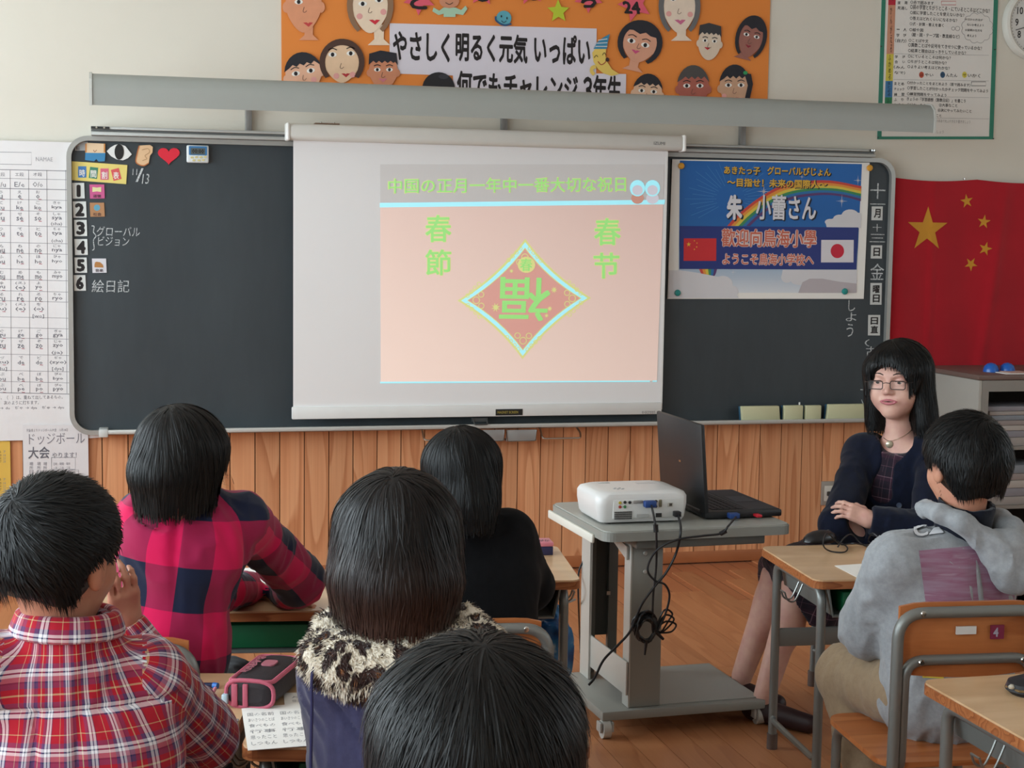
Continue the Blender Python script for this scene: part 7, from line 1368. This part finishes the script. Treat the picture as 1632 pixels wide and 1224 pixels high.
# ---------- woman seated beyond the desk
def woman():
    K = 1.09; hc = PY(1431, 606, -2.15); H_ = head_frame(hc, 134*D2R, 2*D2R, 2*D2R); hc, R = H_
    J = skeleton((2.33, -2.08), 132*D2R, hip_z=.45, lean=.10, side=0, sh_z=.845, sh_w=.155, neck_z=.90, head=H_, k=1.1)
    J['neck'] = PY(1434, 693, -2.13); J['chest'] = PY(1425, 775, -2.12); J['shR'] = PY(1375, 722, -2.05); J['shL'] = PY(1492, 722, -2.24); J['elR'] = PY(1336, 836, -2.29); J['wrR'] = PY(1420, 885, -2.30); J['elL'] = PY(1478, 846, -2.42); J['wrL'] = PY(1388, 829, -2.365)
    ax = nrm(J['neck']-J['hip']); J['RB'] = np.stack([nrm(J['r']-ax*(J['r']@ax)), nrm(np.cross(ax, J['r'])), ax], 1)
    k1, a1 = PY(1240, 918, -2.13), PZ(1182, 1078, .085); k2, a2 = PY(1275, 925, -2.26), PZ(1218, 1110, .08)
    J['knR'], J['anR'] = k1, a1; J['knL'], J['anL'] = k2, a2; J['toR'] = a1+[-.02, -.17, -.06]; J['toL'] = a2+[.09, -.13, -.06]
    J['toR'] = a1+[.07, -.12, -.06]; J['hpR'] = J['hip']+[-.08, .07, 0]; J['hpL'] = J['hip']+[-.06, -.07, 0]
    s = body_sdf(J, 1.06, .008); L = add_head(s, hc, R, K, face=True)
    for q in (-1, 1): s.el(L(q*.036, .036, -.036), np.array([.025, .032, .034])*K, R, k=.025, tag='skin')
    s.el(L(0, .056, -.078), np.array([.024, .020, .018])*K, R, k=.02, tag='skin')
    hd = PY(1334, 806, -2.335)-J['wrL']; RH = frame_from(hd, (-.15, -.75, .65)); hand_sdf(s, J['wrL'], RH, .86, curl=(.55, .5, .5, .55), thumb=.6, side=-1, spread=.09); hand_sdf(s, J['wrR'], frame_from((1, -.1, -.3), (0, 0, 1)), .9)
    p = person('woman with glasses, black hair and navy cardigan seated at the right facing the class', J['hip'], s, SKINT, fine=[(hc-.105, hc+.105), (J['wrL']-[.17, .05, .03], J['wrL']+[.02, .07, .10])], fv=.0026)
    eyes_of(p, L, R, K, look=(.25, -.1))
    # face details
    e3 = R*K
    def lt(pts, r, mat, n=8): return MB().tube([L(*q) for q in pts], r, mat, n)
    lp_ = Sdf(); LP = M('#B2646A', .4, var=.03)
    def fs(x, z, out=0.0):
        ys2 = np.linspace(.125, .03, 200)*K; P = np.stack([hc+R@np.array([x*K, y, z*K]) for y in ys2]); i = int(np.argmax(s.ev(P) < 0)); return hc+R@np.array([x*K, ys2[i]+out, z*K])
    xs_ = np.linspace(-.0245, .0245, 11)
    up = [fs(x, -.0468-.0040*(abs(x)/.0245)**1.5+(-.0008 if abs(x) < .002 else 0), -.0004) for x in xs_]; lo2 = [fs(x, -.0578+.0058*(abs(x)/.0245)**1.8, -.0004) for x in xs_]; rl = lambda m: [.0012+m*(1-(abs(x)/.0245)**1.6) for x in xs_]
    lp_.chain(up, rl(.0018), k=.003); lp_.chain(lo2, rl(.0026), k=.003)
    V, F = lp_.mesh(.0012); p.part('lips', MB().add(relax(V, F, 1), [tuple(f) for f in F.tolist()], LP, True), label='rose lips slightly parted')
    p.part('mouth_opening', MB().tube([fs(x, -.0520, -.0006) for x in (-.014, 0, .014)], [.0008, .0022, .0008], M('#3A1416', .5), 8))
    BR = M('#3A2C26', .8, var=0)
    for q in (-1, 1): p.part('eyebrow', lt([(q*.014, .0845, .0235), (q*.024, .0835, .0275), (q*.036, .0775, .0270), (q*.046, .0690, .0220)], [.0014, .0019, .0017, .0007], BR)); p.part('eyelash_line', lt([(q*.019, .0830, .0040), (q*.026, .0838, .0062), (q*.035, .0815, .0062), (q*.044, .0760, .0035)], [.0005, .0009, .0010, .0006], BR, 6))
    g = Thing; FR = M('#2A1F1C', .3, .3)
    for q in (-1, 1):
        lo_ = [L(q*(.031+x), .1000-.10*abs(x+.0)*(1 if x > 0 else .2)-.0, z) for x, z in rrect(-.020, .022, -.0150, .0085, .006, 3)]
        p.part('glasses_rim', MB().tube(lo_, .0014, FR, 6, closed=True)); n = len(lo_); p.part('glasses_lens', MB().add(lo_, [tuple(range(n))], GLASSL))
        p.part('glasses_temple', lt([(q*.053, .0975, .004), (q*.066, .085, .004), (q*.078, .03, .003), (q*.082, -.005, .0)], .0013, FR, 6))
    p.part('glasses_bridge', lt([(-.011, .0995, .001), (0, .1025, .004), (.011, .0995, .001)], .0012, FR, 6))
    # dress: dark plaid, round neck, skirt over the knees
    ds = [(0, '#241A26'), (.30, '#3C2030'), (.46, '#8E6E7A'), (.49, '#241A26'), (.72, '#1C1A26'), (.93, '#6A4E58'), (.96, '#241A26')]; DP = plaid('dark_plaid', .062, .066, ds, ds, bump=.2)
    d, A, nx, uvs = top_sdf(J, (.150, .112), (.03, .03, .02, .018), .058, neck=0, hem=-.06, cuffs=False); d.p = [q for q in d.p]; nb = J['neck']-[0, 0, .005]
    d.el(PY(1427, 690, -2.20), (.078, .078, .070), None, op='s', k=.01); d.rc(A('neck')-nx*.01, A('skull')+nx*.05, .066, .07, op='s', k=.01)
    cloth_part(p, 'dress_top', d, DP, .006, .003, uvs(.16), seed=201, label='dark plaid dress')
    sk = Sdf()
    for q in 'LR': sk.rc(A('hp'+q), A('kn'+q)+[.02, 0, -.01], .110, .088, k=.05, tag='s'); sk.rc(A('kn'+q)+[.03, 0, -.02], A('kn'+q)+[.06, 0, -.085], .080, .085, k=.04, tag='s')
    sk.rc(A('knR')+[.03, 0, -.01], A('knL')+[.03, 0, -.01], .078, k=.05, tag='s'); sk.rc(A('knL')+[.12, -.02, -.03], A('knL')+[.22, .02, -.09], .085, .085, k=.05, tag='s'); sk.el(A('hip')+[0, 0, -.01], (.17, .15, .11), None, k=.05, tag='s')
    sk.cut(A('knL')+[-.055, 0, 0], (-1, 0, -.18), .30); sk.cut(A('hip')+[-.2, 0, -.145], (0, 0, -1), .55); sk.rc(A('knR')+[-.05, 0, -.06], A('knR')+[.02, 0, -.2], .055, .055, op='s', k=.01); sk.rc(A('knL')+[-.05, 0, -.06], A('knL')+[.02, 0, -.2], .055, .055, op='s', k=.01)
    cloth_part(p, 'skirt', sk, DP, .008, .006, {'s': lambda V: cyl_uv(V, A('hip'), (A('knL')+A('knR'))/2, .15, (0, 0, 1))}, seed=203, label='dark plaid skirt')
    # cardigan with an open front
    c, A, nx, uvs2 = top_sdf(J, (.160, .122), (.055, .055, .054, .042), .062, neck=0, hem=-.04, cuffs=True)
    def march(px, py):
        dd = nrm(_ray(px, py)); t_ = 3.6
        for _ in range(120):
            v = c.ev((CAM+dd*t_)[None])[0]; t_ += max(min(v, .1), .0004)
            if v < .0006: return CAM+dd*t_
        return CAM+dd*4.25
    op = [march(*q) for q in ((1428, 705), (1414, 738), (1403, 785), (1394, 822), (1388, 850))]
    for a, b, r1, r2 in zip(op, op[1:], (.052, .018, .036, .044), (.018, .036, .044, .046)): c.rc(a, b, r1, r2, op='s', k=.006)
    for q in 'LR': c.rc(A('el'+q), A('wr'+q), .054, .042, k=.015, tag='lo'+q)
    c.cut(A('wrL'), A('wrL')-A('elL'), .07)
    c.rc(A('neck')-nx*.01, A('skull')+nx*.05, .072, .075, op='s', k=.01)
    cloth_part(p, 'cardigan', c, knit('navy_knit', '#0B101F', '#10162A', sheen=.1), .0055, .004, seed=205, label='open navy cardigan')
    o_bvh['skin'] = BVHTree.FromPolygons([v.co+p.r.location for v in p.r.data.vertices], [list(q.vertices) for q in p.r.data.polygons])
    on = lambda px, py, nm, off: on_cloth(nm, px, py, off)
    for x, y in ((1422, 758), (1433, 805)):
        b_ = on(x, y, 'cardigan', .002); p.part('button', MB().lathe([(.0078, -.002), (.0085, .0), (.0075, .0022), (.004, .0014)], M('#4A5468', .35), 18, np.vstack([np.column_stack([frame_from((0, 0, 1), -nrm(_ray(x, y))+[0, 0, 0]), b_]), [0, 0, 0, 1]])))
    nk = [q for q in (on(x, y, 'skin', .0025) for x, y in ((1405, 672), (1404, 686), (1409, 698), (1418, 703), (1432, 699), (1447, 690), (1456, 680))) if q is not None]; p.part('necklace', MB().tube(curve(nk, 5), .0009, M('#B8A890', .25, .9), 6)); q = on(1419, 709, 'skin', .006); p.part('pendant', MB().lathe([(.0105, -.002), (.0115, 0), (.0095, .002), (.002, .003)], M('#C8C2AC', .25, .6), 20, np.vstack([np.column_stack([frame_from((0, 0, 1), -nrm(_ray(1419, 709))), q]), [0, 0, 0, 1]])), label='round silver pendant')
    wd = nrm(J['wrL']-J['elL']); o = J['wrL']-wd*.006; e1 = nrm(np.cross(wd, [0, 0, 1])); e2 = np.cross(wd, e1); mb = MB()
    for i in range(16): a = 2*PI*i/16; c0_ = o+(e1*math.cos(a)+e2*math.sin(a))*.029; mb.lathe([(.001, -.0045), (.0042, -.002), (.0042, .002), (.001, .0045)], M('#6A4A3C', .35, var=.2), 8, eul(0, 0, 0, tuple(c0_)))
    p.part('bracelet', mb, label='brown bead bracelet'); shoes(p, J, M('#2E1A1C', .5), 1.05, 'slipper')
    # hair
    h = Sdf(); e = lambda c_, r, op='u', kk=.03: h.el(L(*c_), np.array(r)*K, R, op=op, k=kk)
    e((0, -.012, .034), (.088, .102, .084)); h.rc(L(0, -.045, .02), L(0, -.060, -.115), .080*K, .066*K, k=.03)
    h.rc(L(-.060, .005, .03), L(-.082, .008, -.120), .040*K, .036*K, k=.03); h.rc(L(.060, .0, .03), L(.066, -.005, -.120), .038*K, .030*K, k=.03); h.rc(L(-.02, .060, .060), L(-.058, .058, .030), .026*K, .022*K, k=.03); h.rc(L(.02, .060, .060), L(.056, .050, .030), .026*K, .020*K, k=.03)
    e((0.002, .108, -.028), (.064, .066, .086), 's', .012); h.rc(L(0, .06, -.06), L(0, .06, -.2), .052*K, .060*K, op='s', k=.02)
    hair_part(p, h, HB, L(.012, .012, .118), n=6500, L=.12, seg=12, w0=.0020, grav=1.1, lift=(.0006, .0035), seed=211, spread=.07, clump=.42, part_dir=lambda P: .55*np.stack([vnoise(P*20+j*9, 5+j) for j in range(3)], 1)*np.clip((hc[2]-P[:, 2:3])/.06, 0, 1), hem=lambda P: np.where((((P-hc)@R[:, 1]) > .045*K) & (np.abs((P-hc)@R[:, 0]) < .054*K), L(0, 0, .058)[2]+.30*((P-hc)@R[:, 0]), L(0, 0, -.135)[2]), rad=.9, avoid=lambda V: ((V-L(0, .105, -.035))@R[:, 1] > -.012*K)*(np.abs((V-hc)@R[:, 0]) < .05)*((V-hc)[:, 2] < .02))
    ch_ = (2.36, -2.04)
    make_chair('school chair under the seated woman, hidden behind the pupils\' desk', ch_, 100*D2R, .60)
t = NT('lens_glass'); t.b.inputs['Base Color'].default_value = (1, 1, 1, 1); t.p(rough=.02, alpha=.05, spec=.4); GLASSL = t.m
woman()
# ================================================================== blue bag under the black-haired girl's desk
t = NT('bag_cloth'); t.color(t.ramp(t.noise(t.coord(), 16, 3), [(.35, '#0E2A55'), (.5, '#1A5A96'), (.6, '#2A78AC'), (.68, '#A9BCC4')])); t.p(rough=.45); t.bump(t.noise(t.coord(), 30, 3), .5); BAGM = t.m
g_ = PY(874, 1034, -2.50); b_ = Sdf(); b_.bx(g_, [.060, .085, .085], rotz(-.12)[:3, :3], r=.04, k=.02); b_.el(g_+[-.03, -.05, -.03], (.05, .05, .06), k=.03); b_.rc(g_+[0, 0, .06], g_+[.02, 0, .115], .03, .012, k=.02)
V, F = b_.mesh(.007); V = folds(relax(V, F, 1), F, .010, (22, 22, 14), seed=301); bg = Thing('cloth_bag', 'blue patterned cloth bag hanging under the desk beside the projector cart', 'bag', (g_[0], g_[1], g_[2]-.10))
bg.part('bag_body', MB().add(V, [tuple(q) for q in F.tolist()], BAGM, True)); bg.part('cord', MB().tube(curve([g_+[.02, 0, .11], g_+[.05, 0, .125], g_+[.075, -.0, .135]], 5), .003, M('#C9CED0', .6), 8))
